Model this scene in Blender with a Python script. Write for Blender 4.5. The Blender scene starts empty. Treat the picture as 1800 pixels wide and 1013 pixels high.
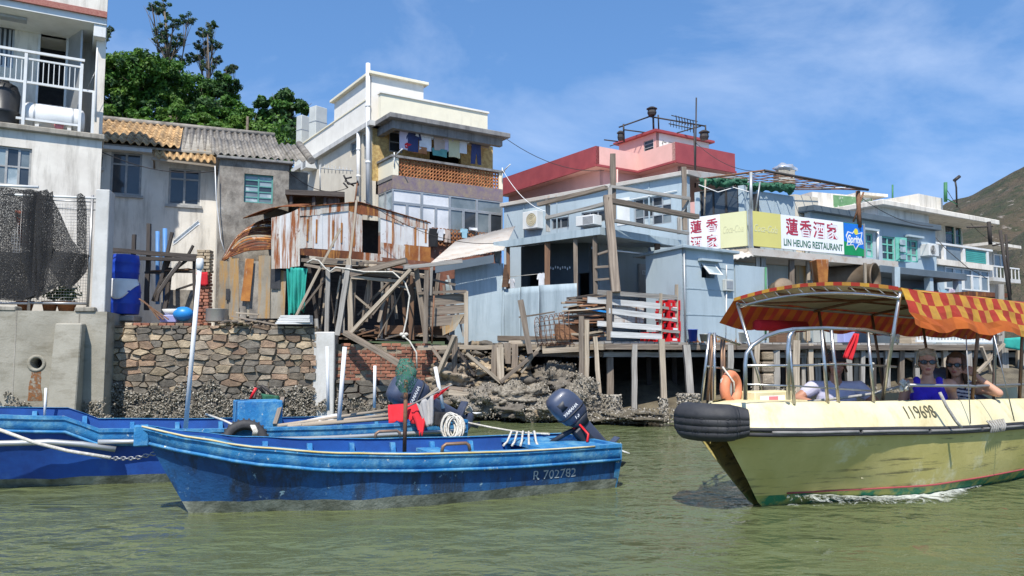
import bpy, bmesh, math, random
from mathutils import Vector, Matrix, noise as mnoise
R = math.radians
V = Vector
rnd = random.Random(7)
sc = bpy.context.scene
COL = sc.collection

# ------------------------------------------------------------------ camera
CAM_H = 1.4
PITCH = R(4.76)
FPX = 1386.0
cam_d = bpy.data.cameras.new('camera')
cam_d.sensor_width = 36.0
cam_d.lens = FPX / 1800.0 * 36.0
cam_d.clip_start = 0.1
cam_d.clip_end = 4000.0
cam = bpy.data.objects.new('camera', cam_d)
cam.location = (0,0, CAM_H)
cam.rotation_euler = (R(90) + PITCH,0,0)
COL.objects.link(cam)
sc.camera = cam

# ------------------------------------------------------------------ sky and sun
LDIR = V((0.15, 1.0, -1.38)).normalized()          # the way the light travels
SUN_EL = math.asin(-LDIR.z)
SUN_AZ = math.atan2(-LDIR.x, -LDIR.y)               # compass angle of the sun from +Y, clockwise
world = bpy.data.worlds.new('World')
sc.world = world
world.use_nodes = True
wn, wl = world.node_tree.nodes, world.node_tree.links
wn.clear()
w_out = wn.new('ShaderNodeOutputWorld')
w_bg = wn.new('ShaderNodeBackground')
w_sky = wn.new('ShaderNodeTexSky')
w_sky.sky_type = 'NISHITA'
w_sky.sun_disc = False
w_sky.sun_elevation = SUN_EL
w_sky.sun_rotation = SUN_AZ
w_sky.air_density = 1.0
w_sky.dust_density = 0.05
w_sky.ozone_density = 4.0
w_bg.inputs['Strength'].default_value = 0.15
# thin cirrus: stretched noise over the direction of view
w_tc = wn.new('ShaderNodeTexCoord')
w_map = wn.new('ShaderNodeMapping')
w_map.inputs['Scale'].default_value = (1.0,1.0,2.6)
w_map.inputs['Rotation'].default_value = (0.0, R(18),0.0)
w_map.inputs['Location'].default_value = (2.35,0.6,0.4)
w_n = wn.new('ShaderNodeTexNoise')
w_n.inputs['Scale'].default_value = 2.1
w_n.inputs['Detail'].default_value = 9.0
w_n.inputs['Roughness'].default_value = 0.58
w_n.inputs['Distortion'].default_value = 0.5
w_ramp = wn.new('ShaderNodeValToRGB')
w_ramp.color_ramp.elements[0].position = 0.44
w_ramp.color_ramp.elements[0].color = (0,0,0,1)
w_ramp.color_ramp.elements[1].position = 0.86
w_ramp.color_ramp.elements[1].color = (0.42,0.42,0.42,1)
w_hsv = wn.new('ShaderNodeHueSaturation')
w_hsv.inputs['Saturation'].default_value = 1.12
w_mix = wn.new('ShaderNodeMixRGB')
w_mix.inputs['Color2'].default_value = (6.6,7.0,7.6,1)
wl.new(w_tc.outputs['Generated'], w_map.inputs['Vector'])
w_lift = wn.new('ShaderNodeMapping')
w_lift.inputs['Scale'].default_value = (1.0,1.0,0.62)
w_lift.inputs['Location'].default_value = (0.0,0.0,0.25)
w_norm = wn.new('ShaderNodeVectorMath'); w_norm.operation = 'NORMALIZE'
wl.new(w_tc.outputs['Generated'], w_lift.inputs['Vector'])
wl.new(w_lift.outputs['Vector'], w_norm.inputs[0])
wl.new(w_norm.outputs[0], w_sky.inputs['Vector'])
wl.new(w_map.outputs['Vector'], w_n.inputs['Vector'])
wl.new(w_n.outputs['Fac'], w_ramp.inputs['Fac'])
wl.new(w_ramp.outputs['Color'], w_mix.inputs['Fac'])
wl.new(w_sky.outputs['Color'], w_hsv.inputs['Color'])
wl.new(w_hsv.outputs['Color'], w_mix.inputs['Color1'])
wl.new(w_mix.outputs['Color'], w_bg.inputs['Color'])
wl.new(w_bg.outputs['Background'], w_out.inputs['Surface'])

sun_d = bpy.data.lights.new('sun', 'SUN')
sun_d.energy = 4.5
sun_d.angle = R(0.53)
sun_d.color = (1.0,0.955,0.88)
sun = bpy.data.objects.new('sun', sun_d)
sun.rotation_euler = LDIR.to_track_quat('-Z', 'Y').to_euler()
sun.location = (-5,-20,40)
COL.objects.link(sun)

sc.view_settings.view_transform = 'Standard'
sc.view_settings.look = 'None'
sc.view_settings.gamma = 1.0
sc.view_settings.use_curve_mapping = False
sc.view_settings.exposure = 0.5
sc.cycles.max_bounces = 6
sc.cycles.diffuse_bounces = 3
sc.cycles.glossy_bounces = 3
sc.cycles.transparent_max_bounces = 12
sc.cycles.use_denoising = True

# ------------------------------------------------------------------ helpers: picture to place
CP, SP_ = math.cos(PITCH), math.sin(PITCH)
def ray(px, py):
    x = (px - 900.0) / FPX
    y = (506.5 - py) / FPX
    return V((x, CP - y * SP_, SP_ + y * CP))
def P(px, py, Y):
    d = ray(px, py)
    return V((0,0, CAM_H)) + d * (Y / d.y)
def Zat(py, Y, px=900):
    return P(px, py, Y).z
def Xat(px, Y, py=560):
    return P(px, py, Y).x

class Fr:
    """A vertical plane: through picture column px at depth Y, running to the right at angle a (degrees) from the picture plane."""
    def __init__(s, px, Y, a, py=560, o=None):
        s.o = V(o) if o is not None else P(px, py, Y)
        s.o.z = 0
        s.a = a
        s.u = V((math.cos(R(a)), math.sin(R(a)),0))
        s.n = V((math.sin(R(a)),-math.cos(R(a)),0))
        if s.n.dot(V((0,0,0)) - s.o) < 0:
            s.n = -s.n
    def pix(s, px, py, d=0.0):
        r = ray(px, py)
        c = V((0,0, CAM_H))
        o = s.o + s.n * d
        t = (o - c).dot(s.n) / r.dot(s.n)
        p = c + r * t
        return (p - o).dot(s.u), p.z
    def pt(s, q, z, d=0.0):
        p = s.o + s.u * q + s.n * d
        return V((p.x, p.y, z))
    def at(s, px, py, d=0.0):
        q, z = s.pix(px, py, d)
        return s.pt(q, z, d)
    def turned(s, px, py=560, a=None, d=0.0):
        q, z = s.pix(px, py, d)
        return Fr(0,0, s.a + 90 if a is None else a, o=s.pt(q,0, d))

# ------------------------------------------------------------------ helpers: objects
def tag(o, label=None, cat=None, group=None, kind=None):
    if label: o['label'] = label
    if cat: o['category'] = cat
    if group: o['group'] = group
    if kind: o['kind'] = kind
    return o
def thing(name, label, cat, loc, group=None, rz=0.0):
    o = bpy.data.objects.new(name, None)
    o.empty_display_size = 0.2
    o.location = loc
    o.rotation_euler = (0,0, rz)
    COL.objects.link(o)
    return tag(o, label, cat, group)
def world_loc(o):
    l = V((0,0,0))
    while o is not None:
        l += V(o.location)
        o = o.parent
    return l
def copy_tree(o, parent=None, delta=None):
    c = o.copy()
    COL.objects.link(c)
    c.parent = parent
    if delta is not None:
        c.location = V(o.location) + V(delta)
    for ch in [k for k in bpy.data.objects if k.parent == o]:
        copy_tree(ch, c)
    return c

def rockf(d, jit, seed):
    o = V((seed, seed * 2.3,0))
    return 1.0 + jit * (mnoise.noise(d * 1.7 + o) + .55 * mnoise.noise(d * 3.9 + o) + .32 * mnoise.noise(d * 8.5 + o))
class MB:
    def __init__(s):
        s.v, s.f, s.uv, s.mi, s.sm = [], [], [], [], []
    def poly(s, pts, uvs=None, m=0, smooth=False):
        i = len(s.v)
        s.v += [V(p) for p in pts]
        s.f.append(list(range(i, i + len(pts))))
        if uvs is None:
            a = (V(pts[1]) - V(pts[0]))
            b = (V(pts[-1]) - V(pts[0]))
            la, lb = a.length, b.length
            if len(pts) == 4: uvs = [(0,0),(la,0),(la, lb),(0, lb)]
            else:
                ea = a.normalized() if la > 0 else V((1,0,0))
                nn = a.cross(b)
                eb = nn.cross(a).normalized() if nn.length > 1e-9 else V((0,0,1))
                uvs = [((V(p) - V(pts[0])).dot(ea),(V(p) - V(pts[0])).dot(eb)) for p in pts]
        s.uv.append(uvs); s.mi.append(m); s.sm.append(smooth)
    def hexa(s, c, m=0, beam=False):
        """8 corners: 0-3 bottom ring,4-7 top ring above them"""
        c = [V(p) for p in c]
        cen = sum(c, V((0,0,0))) / 8
        i = len(s.v)
        s.v += c
        for q in ((0,3,2,1),(4,5,6,7),(0,1,5,4),(1,2,6,5),(2,3,7,6),(3,0,4,7)):
            pts = [c[k] for k in q]
            nn = (pts[1] - pts[0]).cross(pts[2] - pts[0])
            if nn.dot(sum(pts, V((0,0,0))) / 4 - cen) < 0:
                q = q[::-1]; pts = pts[::-1]
            la, lb = (pts[1] - pts[0]).length,(pts[3] - pts[0]).length
            uvs = [(0,0),(la,0),(la, lb),(0, lb)]
            if beam and lb > la: uvs = [(v_, u_) for u_, v_ in uvs]
            s.f.append([i + k for k in q]); s.uv.append(uvs); s.mi.append(m); s.sm.append(False)
    def box(s, o, ax, ay, az, m=0):
        o, ax, ay, az = V(o), V(ax), V(ay), V(az)
        s.hexa([o, o + ax, o + ax + ay, o + ay, o + az, o + ax + az, o + ax + ay + az, o + ay + az], m)
    def cbox(s, c, sx, sy, sz, rz=0.0, m=0):
        """box on its bottom centre"""
        ca, sa = math.cos(rz), math.sin(rz)
        ax, ay = V((ca, sa,0)) * sx, V((-sa, ca,0)) * sy
        s.box(V(c) - ax / 2 - ay / 2, ax, ay, V((0,0, sz)), m)
    def fbox(s, fr, q0, q1, z0, z1, d0, d1, m=0):
        if q1 < q0: q0, q1 = q1, q0
        s.hexa([fr.pt(q0, z0, d0), fr.pt(q1, z0, d0), fr.pt(q1, z0, d1), fr.pt(q0, z0, d1),
                fr.pt(q0, z1, d0), fr.pt(q1, z1, d0), fr.pt(q1, z1, d1), fr.pt(q0, z1, d1)], m)
    def beam(s, p, q, w, h=None, up=V((0,0,1)), j=0.0, m=0):
        """timber from p to q, w across and h deep, j = unevenness"""
        p, q = V(p), V(q)
        h = w if h is None else h
        d = (q - p)
        L = d.length
        if L < 1e-6: return
        d.normalize()
        if abs(d.dot(up)) > 0.95: up = V((0,-1,0))
        x = d.cross(up).normalized()
        y = x.cross(d).normalized()
        def ring(c, k):
            o = V((rnd.uniform(-j, j), rnd.uniform(-j, j), rnd.uniform(-j, j)))
            return [c + o + x * (a * w / 2 * k) + y * (b * h / 2 * k) for a, b in ((-1,-1),(1,-1),(1,1),(-1,1))]
        n = 1 if j == 0 or L < 0.5 else min(4, int(L / 0.45) + 1)
        rings = [ring(p + d * (L * t / n),1.0 if j == 0 else rnd.uniform(0.93,1.06)) for t in range(n + 1)]
        i = len(s.v)
        for r_ in rings: s.v += r_
        off = rnd.uniform(0,9)
        for t in range(n):
            for k in range(4):
                k2 = (k + 1) % 4
                a, b = i + t * 4, i + (t + 1) * 4
                s.f.append([a + k, a + k2, b + k2, b + k])
                u0, u1 = L * t / n + off, L * (t + 1) / n + off
                ww = w if k % 2 == 0 else h
                s.uv.append([(u0, k * .3),(u0, k * .3 + ww),(u1, k * .3 + ww),(u1, k * .3)])
                s.mi.append(m); s.sm.append(False)
        s.f.append([i + 3, i + 2, i + 1, i]); e = i + n * 4
        s.f.append([e, e + 1, e + 2, e + 3])
        for _ in range(2):
            s.uv.append([(0,0),(w * .2,0),(w * .2, h),(0, h)]); s.mi.append(m); s.sm.append(False)
    def tube(s, pts, r, seg=7, closed=False, m=0, cap=True, smooth=True, flat=None):
        pts = [V(p) for p in pts]
        n = len(pts)
        rs = r if isinstance(r,(list, tuple)) else [r] * n
        i = len(s.v)
        prev = None
        lens = [0.0]
        for k in range(1, n): lens.append(lens[-1] + (pts[k] - pts[k - 1]).length)
        for k in range(n):
            if closed: t = pts[(k + 1) % n] - pts[k - 1]
            else: t = pts[min(k + 1, n - 1)] - pts[max(k - 1,0)]
            if t.length < 1e-9: t = V((0,0,1))
            t.normalize()
            if prev is None:
                a = V((0,0,1)) if abs(t.z) < 0.9 else V((1,0,0))
                x = t.cross(a).normalized()
            else:
                x = prev - t * prev.dot(t)
                x = x.normalized() if x.length > 1e-6 else t.orthogonal().normalized()
            prev = x
            y = t.cross(x)
            for q in range(seg):
                an = 2 * math.pi * q / seg
                s.v.append(pts[k] + (x * math.cos(an) + y * math.sin(an)) * rs[k])
        for k in range(n if closed else n - 1):
            k2 = (k + 1) % n
            for q in range(seg):
                q2 = (q + 1) % seg
                s.f.append([i + k * seg + q, i + k * seg + q2, i + k2 * seg + q2, i + k2 * seg + q])
                u0, u1 = lens[k], lens[k + 1] if k + 1 < n else lens[k] + .1
                s.uv.append([(u0, q / seg),(u0,(q + 1) / seg),(u1,(q + 1) / seg),(u1, q / seg)])
                s.mi.append(m); s.sm.append(smooth)
        if cap and not closed:
            s.f.append([i + q for q in range(seg)][::-1]); s.f.append([i + (n - 1) * seg + q for q in range(seg)])
            for _ in range(2):
                s.uv.append([(0,0)] * seg); s.mi.append(m); s.sm.append(False)
    def lathe(s, prof, c, seg=20, axis=V((0,0,1)), m=0, smooth=True, a0=0.0, a1=None):
        c = V(c); axis = V(axis).normalized()
        x = axis.orthogonal().normalized(); y = axis.cross(x)
        i = len(s.v)
        full = a1 is None
        na = seg if full else seg + 1
        for r_, z in prof:
            for q in range(na):
                an = a0 + (2 * math.pi if full else a1 - a0) * q / seg
                s.v.append(c + axis * z + (x * math.cos(an) + y * math.sin(an)) * r_)
        for k in range(len(prof) - 1):
            for q in range(seg):
                q2 = (q + 1) % na
                s.f.append([i + k * na + q, i + k * na + q2, i + (k + 1) * na + q2, i + (k + 1) * na + q])
                s.uv.append([(q / seg, k * .1),((q + 1) / seg, k * .1),((q + 1) / seg, k * .1 + .1),(q / seg, k * .1 + .1)])
                s.mi.append(m); s.sm.append(smooth)
    def grid(s, fn, nu, nv, m=0, smooth=True, flip=False, uvs=(1,1)):
        i = len(s.v)
        for a in range(nu + 1):
            for b in range(nv + 1):
                s.v.append(V(fn(a / nu, b / nv)))
        for a in range(nu):
            for b in range(nv):
                q = [i + a * (nv + 1) + b, i + (a + 1) * (nv + 1) + b, i + (a + 1) * (nv + 1) + b + 1, i + a * (nv + 1) + b + 1]
                u = [(a / nu * uvs[0], b / nv * uvs[1]),((a + 1) / nu * uvs[0], b / nv * uvs[1]),((a + 1) / nu * uvs[0],(b + 1) / nv * uvs[1]),(a / nu * uvs[0],(b + 1) / nv * uvs[1])]
                if flip: q = q[::-1]; u = u[::-1]
                s.f.append(q); s.uv.append(u); s.mi.append(m); s.sm.append(smooth)
    def ell(s, c, rad, seg=10, rings=7, rot=None, m=0, jit=0.0, seed=0.0):
        c = V(c)
        def fn(a, b):
            th, ph = 2 * math.pi * a, math.pi * b
            d = V((math.cos(th) * math.sin(ph), math.sin(th) * math.sin(ph), math.cos(ph)))
            k = rockf(d, jit, seed) if jit else 1.0
            p = V((d.x * rad[0], d.y * rad[1], d.z * rad[2])) * k
            return c + (rot @ p if rot is not None else p)
        s.grid(fn, seg, rings, m, True, True)
    def build(s, name, mats, parent=None, label=None, cat=None, group=None, kind=None, weld=False, bevel=0.0, origin=None, solid=0.0):
        vs = s.v
        lo = V((min(p.x for p in vs), min(p.y for p in vs), min(p.z for p in vs)))
        hi = V((max(p.x for p in vs), max(p.y for p in vs), max(p.z for p in vs)))
        og = V(((lo.x + hi.x) / 2,(lo.y + hi.y) / 2, lo.z)) if origin is None else V(origin)
        me = bpy.data.meshes.new(name)
        me.from_pydata([tuple(p - og) for p in vs], [], s.f)
        if not isinstance(mats,(list, tuple)): mats = [mats]
        for mm in mats: me.materials.append(mat(mm) if isinstance(mm, str) else mm)
        me.polygons.foreach_set('material_index', s.mi)
        me.polygons.foreach_set('use_smooth', s.sm)
        ul = me.uv_layers.new(name='UVMap')
        flat = []
        for u in s.uv:
            for a in u: flat += [a[0], a[1]]
        ul.data.foreach_set('uv', flat)
        if weld or bevel:
            bm = bmesh.new(); bm.from_mesh(me)
            bmesh.ops.remove_doubles(bm, verts=bm.verts, dist=0.0005)
            if bevel:
                bmesh.ops.bevel(bm, geom=[e for e in bm.edges if len(e.link_faces) == 2 and e.calc_face_angle(0) > 0.6], offset=bevel, segments=1, affect='EDGES')
            bm.to_mesh(me); bm.free()
        me.validate(); me.update()
        o = bpy.data.objects.new(name, me)
        o.location = og - (world_loc(parent) if parent is not None else V((0,0,0)))
        COL.objects.link(o)
        o.parent = parent
        if solid:
            md = o.modifiers.new('thick', 'SOLIDIFY'); md.thickness = solid; md.offset = 0
        return tag(o, label, cat, group, kind)

def one(name, mats, parent=None, **kw):
    """context-free single shapes: returns (mb, finish)"""
    mb = MB()
    return mb,(lambda: mb.build(name, mats, parent, **kw))
def bx(name, m, parent, o, ax, ay, az, **kw):
    b = MB(); b.box(o, ax, ay, az); return b.build(name, m, parent, **kw)
def fbx(name, m, parent, fr, q0, q1, z0, z1, d0, d1, **kw):
    b = MB(); b.fbox(fr, q0, q1, z0, z1, d0, d1); return b.build(name, m, parent, **kw)
def bm_(name, m, parent, p, q, w, h=None, j=0.006, **kw):
    b = MB(); b.beam(p, q, w, h, j=j); return b.build(name, m, parent, **kw)
def tb(name, m, parent, pts, r, seg=7, **kw):
    b = MB(); b.tube(pts, r, seg); return b.build(name, m, parent, **kw)

def wall(name, m, parent, fr, q0, q1, z0, z1, holes=(), d=0.0, thick=0.18, **kw):
    """a wall in a frame with real openings (q0,q1,z0,z1 each)"""
    qs = sorted({q0, q1, *[min(max(h[k], q0), q1) for h in holes for k in (0,1)]})
    zs = sorted({z0, z1, *[min(max(h[k], z0), z1) for h in holes for k in (2,3)]})
    b = MB()
    for i in range(len(qs) - 1):
        for k in range(len(zs) - 1):
            cq, cz = (qs[i] + qs[i + 1]) / 2,(zs[k] + zs[k + 1]) / 2
            if any(min(h[0], h[1]) < cq < max(h[0], h[1]) and h[2] < cz < h[3] for h in holes): continue
            b.poly([fr.pt(qs[i], zs[k], d), fr.pt(qs[i + 1], zs[k], d), fr.pt(qs[i + 1], zs[k + 1], d), fr.pt(qs[i], zs[k + 1], d)])
            b.poly([fr.pt(qs[i], zs[k], d - thick), fr.pt(qs[i], zs[k + 1], d - thick), fr.pt(qs[i + 1], zs[k + 1], d - thick), fr.pt(qs[i + 1], zs[k], d - thick)])
    def ringf(a0, a1, c0, c1):
        for (x0, y0),(x1, y1) in (((a0, c0),(a1, c0)),((a1, c0),(a1, c1)),((a1, c1),(a0, c1)),((a0, c1),(a0, c0))):
            b.poly([fr.pt(x0, y0, d), fr.pt(x1, y1, d), fr.pt(x1, y1, d - thick), fr.pt(x0, y0, d - thick)])
    ringf(q0, q1, z0, z1)
    for h in holes: ringf(h[0], h[1], h[2], h[3])
    return b.build(name, m, parent, **kw)

def window(fr, rect, parent, cols=2, rows=1, fm='white_paint', gm='dark_glass', d=-0.05, bar=0.045, rowbars=None, sill=None, name='window', transom=None):
    """frame + one pane per light; rect = (q0,q1,z0,z1)"""
    q0, q1, z0, z1 = rect
    if q1 < q0: q0, q1 = q1, q0
    b = MB()
    t = 0.05
    b.fbox(fr, q0, q0 + bar, z0, z1, d - t, d)
    b.fbox(fr, q1 - bar, q1, z0, z1, d - t, d)
    b.fbox(fr, q0 + bar, q1 - bar, z0, z0 + bar, d - t, d - .002)
    b.fbox(fr, q0 + bar, q1 - bar, z1 - bar, z1, d - t, d - .002)
    w = b.build(name, fm, parent)
    cw = (q1 - q0) / cols
    zz = [z0 + (z1 - z0) * k / rows for k in range(rows + 1)]
    if transom: zz = [z0, z0 + (z1 - z0) * transom, z1]
    for c in range(1, cols):
        fbx('mullion', fm, w, fr, q0 + cw * c - bar * .5, q0 + cw * c + bar * .5, z0 + bar, z1 - bar, d - t + .004, d - .004)
    for z in zz[1:-1]:
        fbx('glazing_bar', fm, w, fr, q0 + bar, q1 - bar, z - bar * .4, z + bar * .4, d - t + .006, d - .007)
    for c in range(cols):
        for k in range(len(zz) - 1):
            g = gm[(c + k) % len(gm)] if isinstance(gm,(list, tuple)) else gm
            fbx('pane', g, w, fr, q0 + cw * c + .01, q0 + cw * (c + 1) - .01, zz[k] + .01, zz[k + 1] - .01, d - .036, d - .028)
    if sill:
        fbx('sill', sill, w, fr, q0 - .06, q1 + .06, z0 - .07, z0 - .003, d - .05,.07)
    return w
def prect(fr, x0, y0, x1, y1, d=0.0):
    """picture rectangle to (q0,q1,z0,z1) on a frame: heights read at the middle column"""
    xm = (x0 + x1) / 2
    qa, qb = fr.pix(x0,(y0 + y1) / 2, d)[0], fr.pix(x1,(y0 + y1) / 2, d)[0]
    za, zb = fr.pix(xm, y1, d)[1], fr.pix(xm, y0, d)[1]
    return (min(qa, qb), max(qa, qb), min(za, zb), max(za, zb))

# ------------------------------------------------------------------ materials
MATS = {}
SPEC = {}
def mat(name):
    if name not in MATS: MATS[name] = make_mat(name, **SPEC[name])
    return MATS[name]
def make_mat(name, col, col2=None, rough=0.8, metal=0.0, scale=2.0, mixlo=0.35, mixhi=0.65, grime=None, gscale=(1.3,1.3,0.18), glo=0.5, ghi=0.68, gamt=0.8,
             bump=0.25, bscale=25.0, wood=False, alpha=None, rand=0.0, spec=0.4, coat=0.0, spots=None, slo=0.62, shi=0.66, sscale=4.0, trans=0.0, bdist=0.02, stripe=None, transl=0.0, bw=None):
    m = bpy.data.materials.new(name)
    m.use_nodes = True
    N, L = m.node_tree.nodes, m.node_tree.links
    bs = N['Principled BSDF']
    def nw(t, **kw):
        n = N.new(t)
        for k, v in kw.items(): n.inputs[k].default_value = v
        return n
    geo = nw('ShaderNodeNewGeometry')
    inf = nw('ShaderNodeObjectInfo')
    pos = geo.outputs['Position']
    if wood:
        uv = nw('ShaderNodeTexCoord')
        mp = nw('ShaderNodeMapping'); mp.inputs['Scale'].default_value = (0.9,16.0,1.0)
        ad = nw('ShaderNodeVectorMath'); ad.operation = 'ADD'
        L.new(uv.outputs['UV'], ad.inputs[0]); L.new(inf.outputs['Random'], ad.inputs[1])
        L.new(ad.outputs[0], mp.inputs['Vector']); vec = mp.outputs['Vector']
    else:
        vec = pos
    n1 = nw('ShaderNodeTexNoise', Scale=scale, Detail=8.0, Roughness=0.62)
    L.new(vec, n1.inputs['Vector'])
    r1 = nw('ShaderNodeMapRange'); r1.inputs['From Min'].default_value = mixlo; r1.inputs['From Max'].default_value = mixhi
    L.new(n1.outputs['Fac'], r1.inputs['Value'])
    c = nw('ShaderNodeMixRGB'); c.inputs['Color1'].default_value = (*col,1); c.inputs['Color2'].default_value = (*(col2 or tuple(x * .8 for x in col)),1)
    L.new(r1.outputs['Result'], c.inputs['Fac'])
    out = c.outputs['Color']
    if stripe:
        # cloth stripes across the UV: (colour, period)
        uv = nw('ShaderNodeTexCoord'); sp = nw('ShaderNodeSeparateXYZ'); L.new(uv.outputs['UV'], sp.inputs[0])
        mm = nw('ShaderNodeMath'); mm.operation = 'PINGPONG'; mm.inputs[1].default_value = stripe[1]
        L.new(sp.outputs[stripe[2]], mm.inputs[0])
        gt = nw('ShaderNodeMath'); gt.operation = 'GREATER_THAN'; gt.inputs[1].default_value = stripe[1] * .5
        L.new(mm.outputs[0], gt.inputs[0])
        cs = nw('ShaderNodeMixRGB'); cs.inputs['Color2'].default_value = (*stripe[0],1)
        L.new(gt.outputs[0], cs.inputs['Fac']); L.new(out, cs.inputs['Color1']); out = cs.outputs['Color']
    if rand:
        mr = nw('ShaderNodeMapRange'); mr.inputs['To Min'].default_value = 1 - rand; mr.inputs['To Max'].default_value = 1 + rand
        L.new(inf.outputs['Random'], mr.inputs['Value'])
        mu = nw('ShaderNodeMixRGB'); mu.blend_type = 'MULTIPLY'; mu.inputs['Fac'].default_value = 1
        L.new(out, mu.inputs['Color1']); L.new(mr.outputs['Result'], mu.inputs['Color2']); out = mu.outputs['Color']
    if grime:
        mp2 = nw('ShaderNodeMapping'); mp2.inputs['Scale'].default_value = gscale
        L.new(pos, mp2.inputs['Vector'])
        n2 = nw('ShaderNodeTexNoise', Scale=3.0, Detail=9.0, Roughness=0.7)
        L.new(mp2.outputs['Vector'], n2.inputs['Vector'])
        r2 = nw('ShaderNodeMapRange'); r2.inputs['From Min'].default_value = glo; r2.inputs['From Max'].default_value = ghi; r2.inputs['To Max'].default_value = gamt
        L.new(n2.outputs['Fac'], r2.inputs['Value'])
        c2 = nw('ShaderNodeMixRGB'); c2.inputs['Color2'].default_value = (*grime,1)
        L.new(r2.outputs['Result'], c2.inputs['Fac']); L.new(out, c2.inputs['Color1']); out = c2.outputs['Color']
    if spots:
        n4 = nw('ShaderNodeTexNoise', Scale=sscale, Detail=10.0, Roughness=0.72)
        L.new(pos, n4.inputs['Vector'])
        r4 = nw('ShaderNodeMapRange'); r4.inputs['From Min'].default_value = slo; r4.inputs['From Max'].default_value = shi
        L.new(n4.outputs['Fac'], r4.inputs['Value'])
        c4 = nw('ShaderNodeMixRGB'); c4.inputs['Color2'].default_value = (*spots,1)
        L.new(r4.outputs['Result'], c4.inputs['Fac']); L.new(out, c4.inputs['Color1']); out = c4.outputs['Color']
    L.new(out, bs.inputs['Base Color'])
    bs.inputs['Roughness'].default_value = rough
    bs.inputs['Metallic'].default_value = metal
    bs.inputs['Specular IOR Level'].default_value = spec
    bs.inputs['Coat Weight'].default_value = coat
    if trans: bs.inputs['Transmission Weight'].default_value = trans
    if bump:
        n3 = nw('ShaderNodeTexNoise', Scale=(3.0 if wood else bscale), Detail=6.0, Roughness=0.65)
        L.new(vec, n3.inputs['Vector'])
        bp = nw('ShaderNodeBump', Strength=bump, Distance=bdist)
        L.new(n3.outputs['Fac'], bp.inputs['Height']); L.new(bp.outputs['Normal'], bs.inputs['Normal'])
    if transl:
        tn = nw('ShaderNodeBsdfTranslucent'); L.new(out, tn.inputs['Color'])
        mx = nw('ShaderNodeMixShader'); mx.inputs['Fac'].default_value = transl
        L.new(bs.outputs['BSDF'], mx.inputs[1]); L.new(tn.outputs['BSDF'], mx.inputs[2]); L.new(mx.outputs['Shader'], N['Material Output'].inputs['Surface'])
    if alpha:
        n5 = nw('ShaderNodeTexNoise', Scale=alpha[0], Detail=3.0, Roughness=0.6)
        L.new(pos, n5.inputs['Vector'])
        r5 = nw('ShaderNodeMapRange'); r5.inputs['From Min'].default_value = alpha[1]; r5.inputs['From Max'].default_value = alpha[2]
        L.new(n5.outputs['Fac'], r5.inputs['Value']); L.new(r5.outputs['Result'], bs.inputs['Alpha'])
    return m
S = SPEC
S['white_paint'] = dict(col=(.72,.72,.70), col2=(.60,.60,.57), rough=.55, grime=(.25,.22,.18), glo=.58, ghi=.8, gamt=.5, bump=.08)
S['white_plaster'] = dict(col=(.74,.69,.60), col2=(.63,.58,.50), grime=(.22,.19,.15), glo=.48, ghi=.74, gamt=.7, bump=.15)
S['white_house_plaster'] = dict(col=(.70,.66,.59), col2=(.56,.53,.47), grime=(.17,.15,.125), glo=.48, ghi=.74, gamt=.7, bump=.2, scale=.9)
S['cream'] = dict(col=(.80,.73,.55), col2=(.72,.66,.50), grime=(.42,.38,.30), glo=.56, ghi=.8, gamt=.45, bump=.06, rough=.7)
S['cream_white'] = dict(col=(.80,.76,.68), col2=(.72,.68,.60), grime=(.45,.42,.36), glo=.56, ghi=.8, gamt=.45, bump=.06, rough=.7)
S['beige_render'] = dict(col=(.64,.58,.47), col2=(.56,.50,.40), grime=(.25,.22,.18), glo=.55, ghi=.8, gamt=.5, bump=.1)
S['stained_cement'] = dict(col=(.34,.31,.26), col2=(.19,.165,.135), grime=(.07,.06,.05), glo=.44, ghi=.64, gamt=.8, gscale=(.9,.9,.6), bump=.5, scale=2.6, spots=(.52,.49,.43), slo=.60, shi=.68, sscale=1.6)
S['old_concrete'] = dict(col=(.36,.33,.275), col2=(.26,.235,.19), grime=(.10,.085,.065), glo=.5, ghi=.68, gamt=.75, bump=.35, scale=1.8)
S['sea_concrete'] = dict(col=(.35,.325,.265), col2=(.26,.24,.19), grime=(.12,.10,.06), glo=.50, ghi=.70, gamt=.7, bump=.35, scale=1.5, gscale=(.5,.5,1.6))
S['pale_concrete'] = dict(col=(.56,.55,.52), col2=(.44,.43,.40), grime=(.20,.18,.15), glo=.52, ghi=.75, gamt=.6, bump=.25)
S['grey_slab'] = dict(col=(.25,.24,.225), col2=(.16,.155,.15), grime=(.07,.065,.06), glo=.48, ghi=.7, bump=.3)
S['mosaic_red'] = dict(col=(.30,.10,.08), col2=(.38,.17,.13), scale=30, bump=.2)
S['yellow_tile'] = dict(col=(.55,.40,.16), col2=(.40,.26,.10), scale=9, bump=.2, mixlo=.45, mixhi=.55)
S['mosaic_band'] = dict(col=(.27,.21,.15), col2=(.17,.13,.17), scale=5, bump=.15, spots=(.6,.58,.5), slo=.66, shi=.69, sscale=14)
S['terracotta'] = dict(col=(.40,.17,.065), col2=(.27,.10,.04), scale=4, bump=.2, rand=.25)
S['roof_tile'] = dict(col=(.47,.31,.15), col2=(.33,.20,.09), scale=3, bump=.35, rand=.28, grime=(.12,.09,.06), glo=.5, ghi=.7, gscale=(1,1,1))
S['asbestos'] = dict(col=(.29,.265,.225), col2=(.17,.15,.125), scale=3.5, bump=.4, rand=.15, grime=(.07,.06,.05), glo=.48, ghi=.66, gscale=(1,1,1))
S['dark_glass'] = dict(col=(.018,.022,.028), col2=(.05,.06,.07), rough=.06, bump=0, spec=.6, scale=.8)
S['grey_glass'] = dict(col=(.10,.13,.14), col2=(.20,.23,.24), rough=.1, bump=0, spec=.6, scale=1.2)
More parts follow.
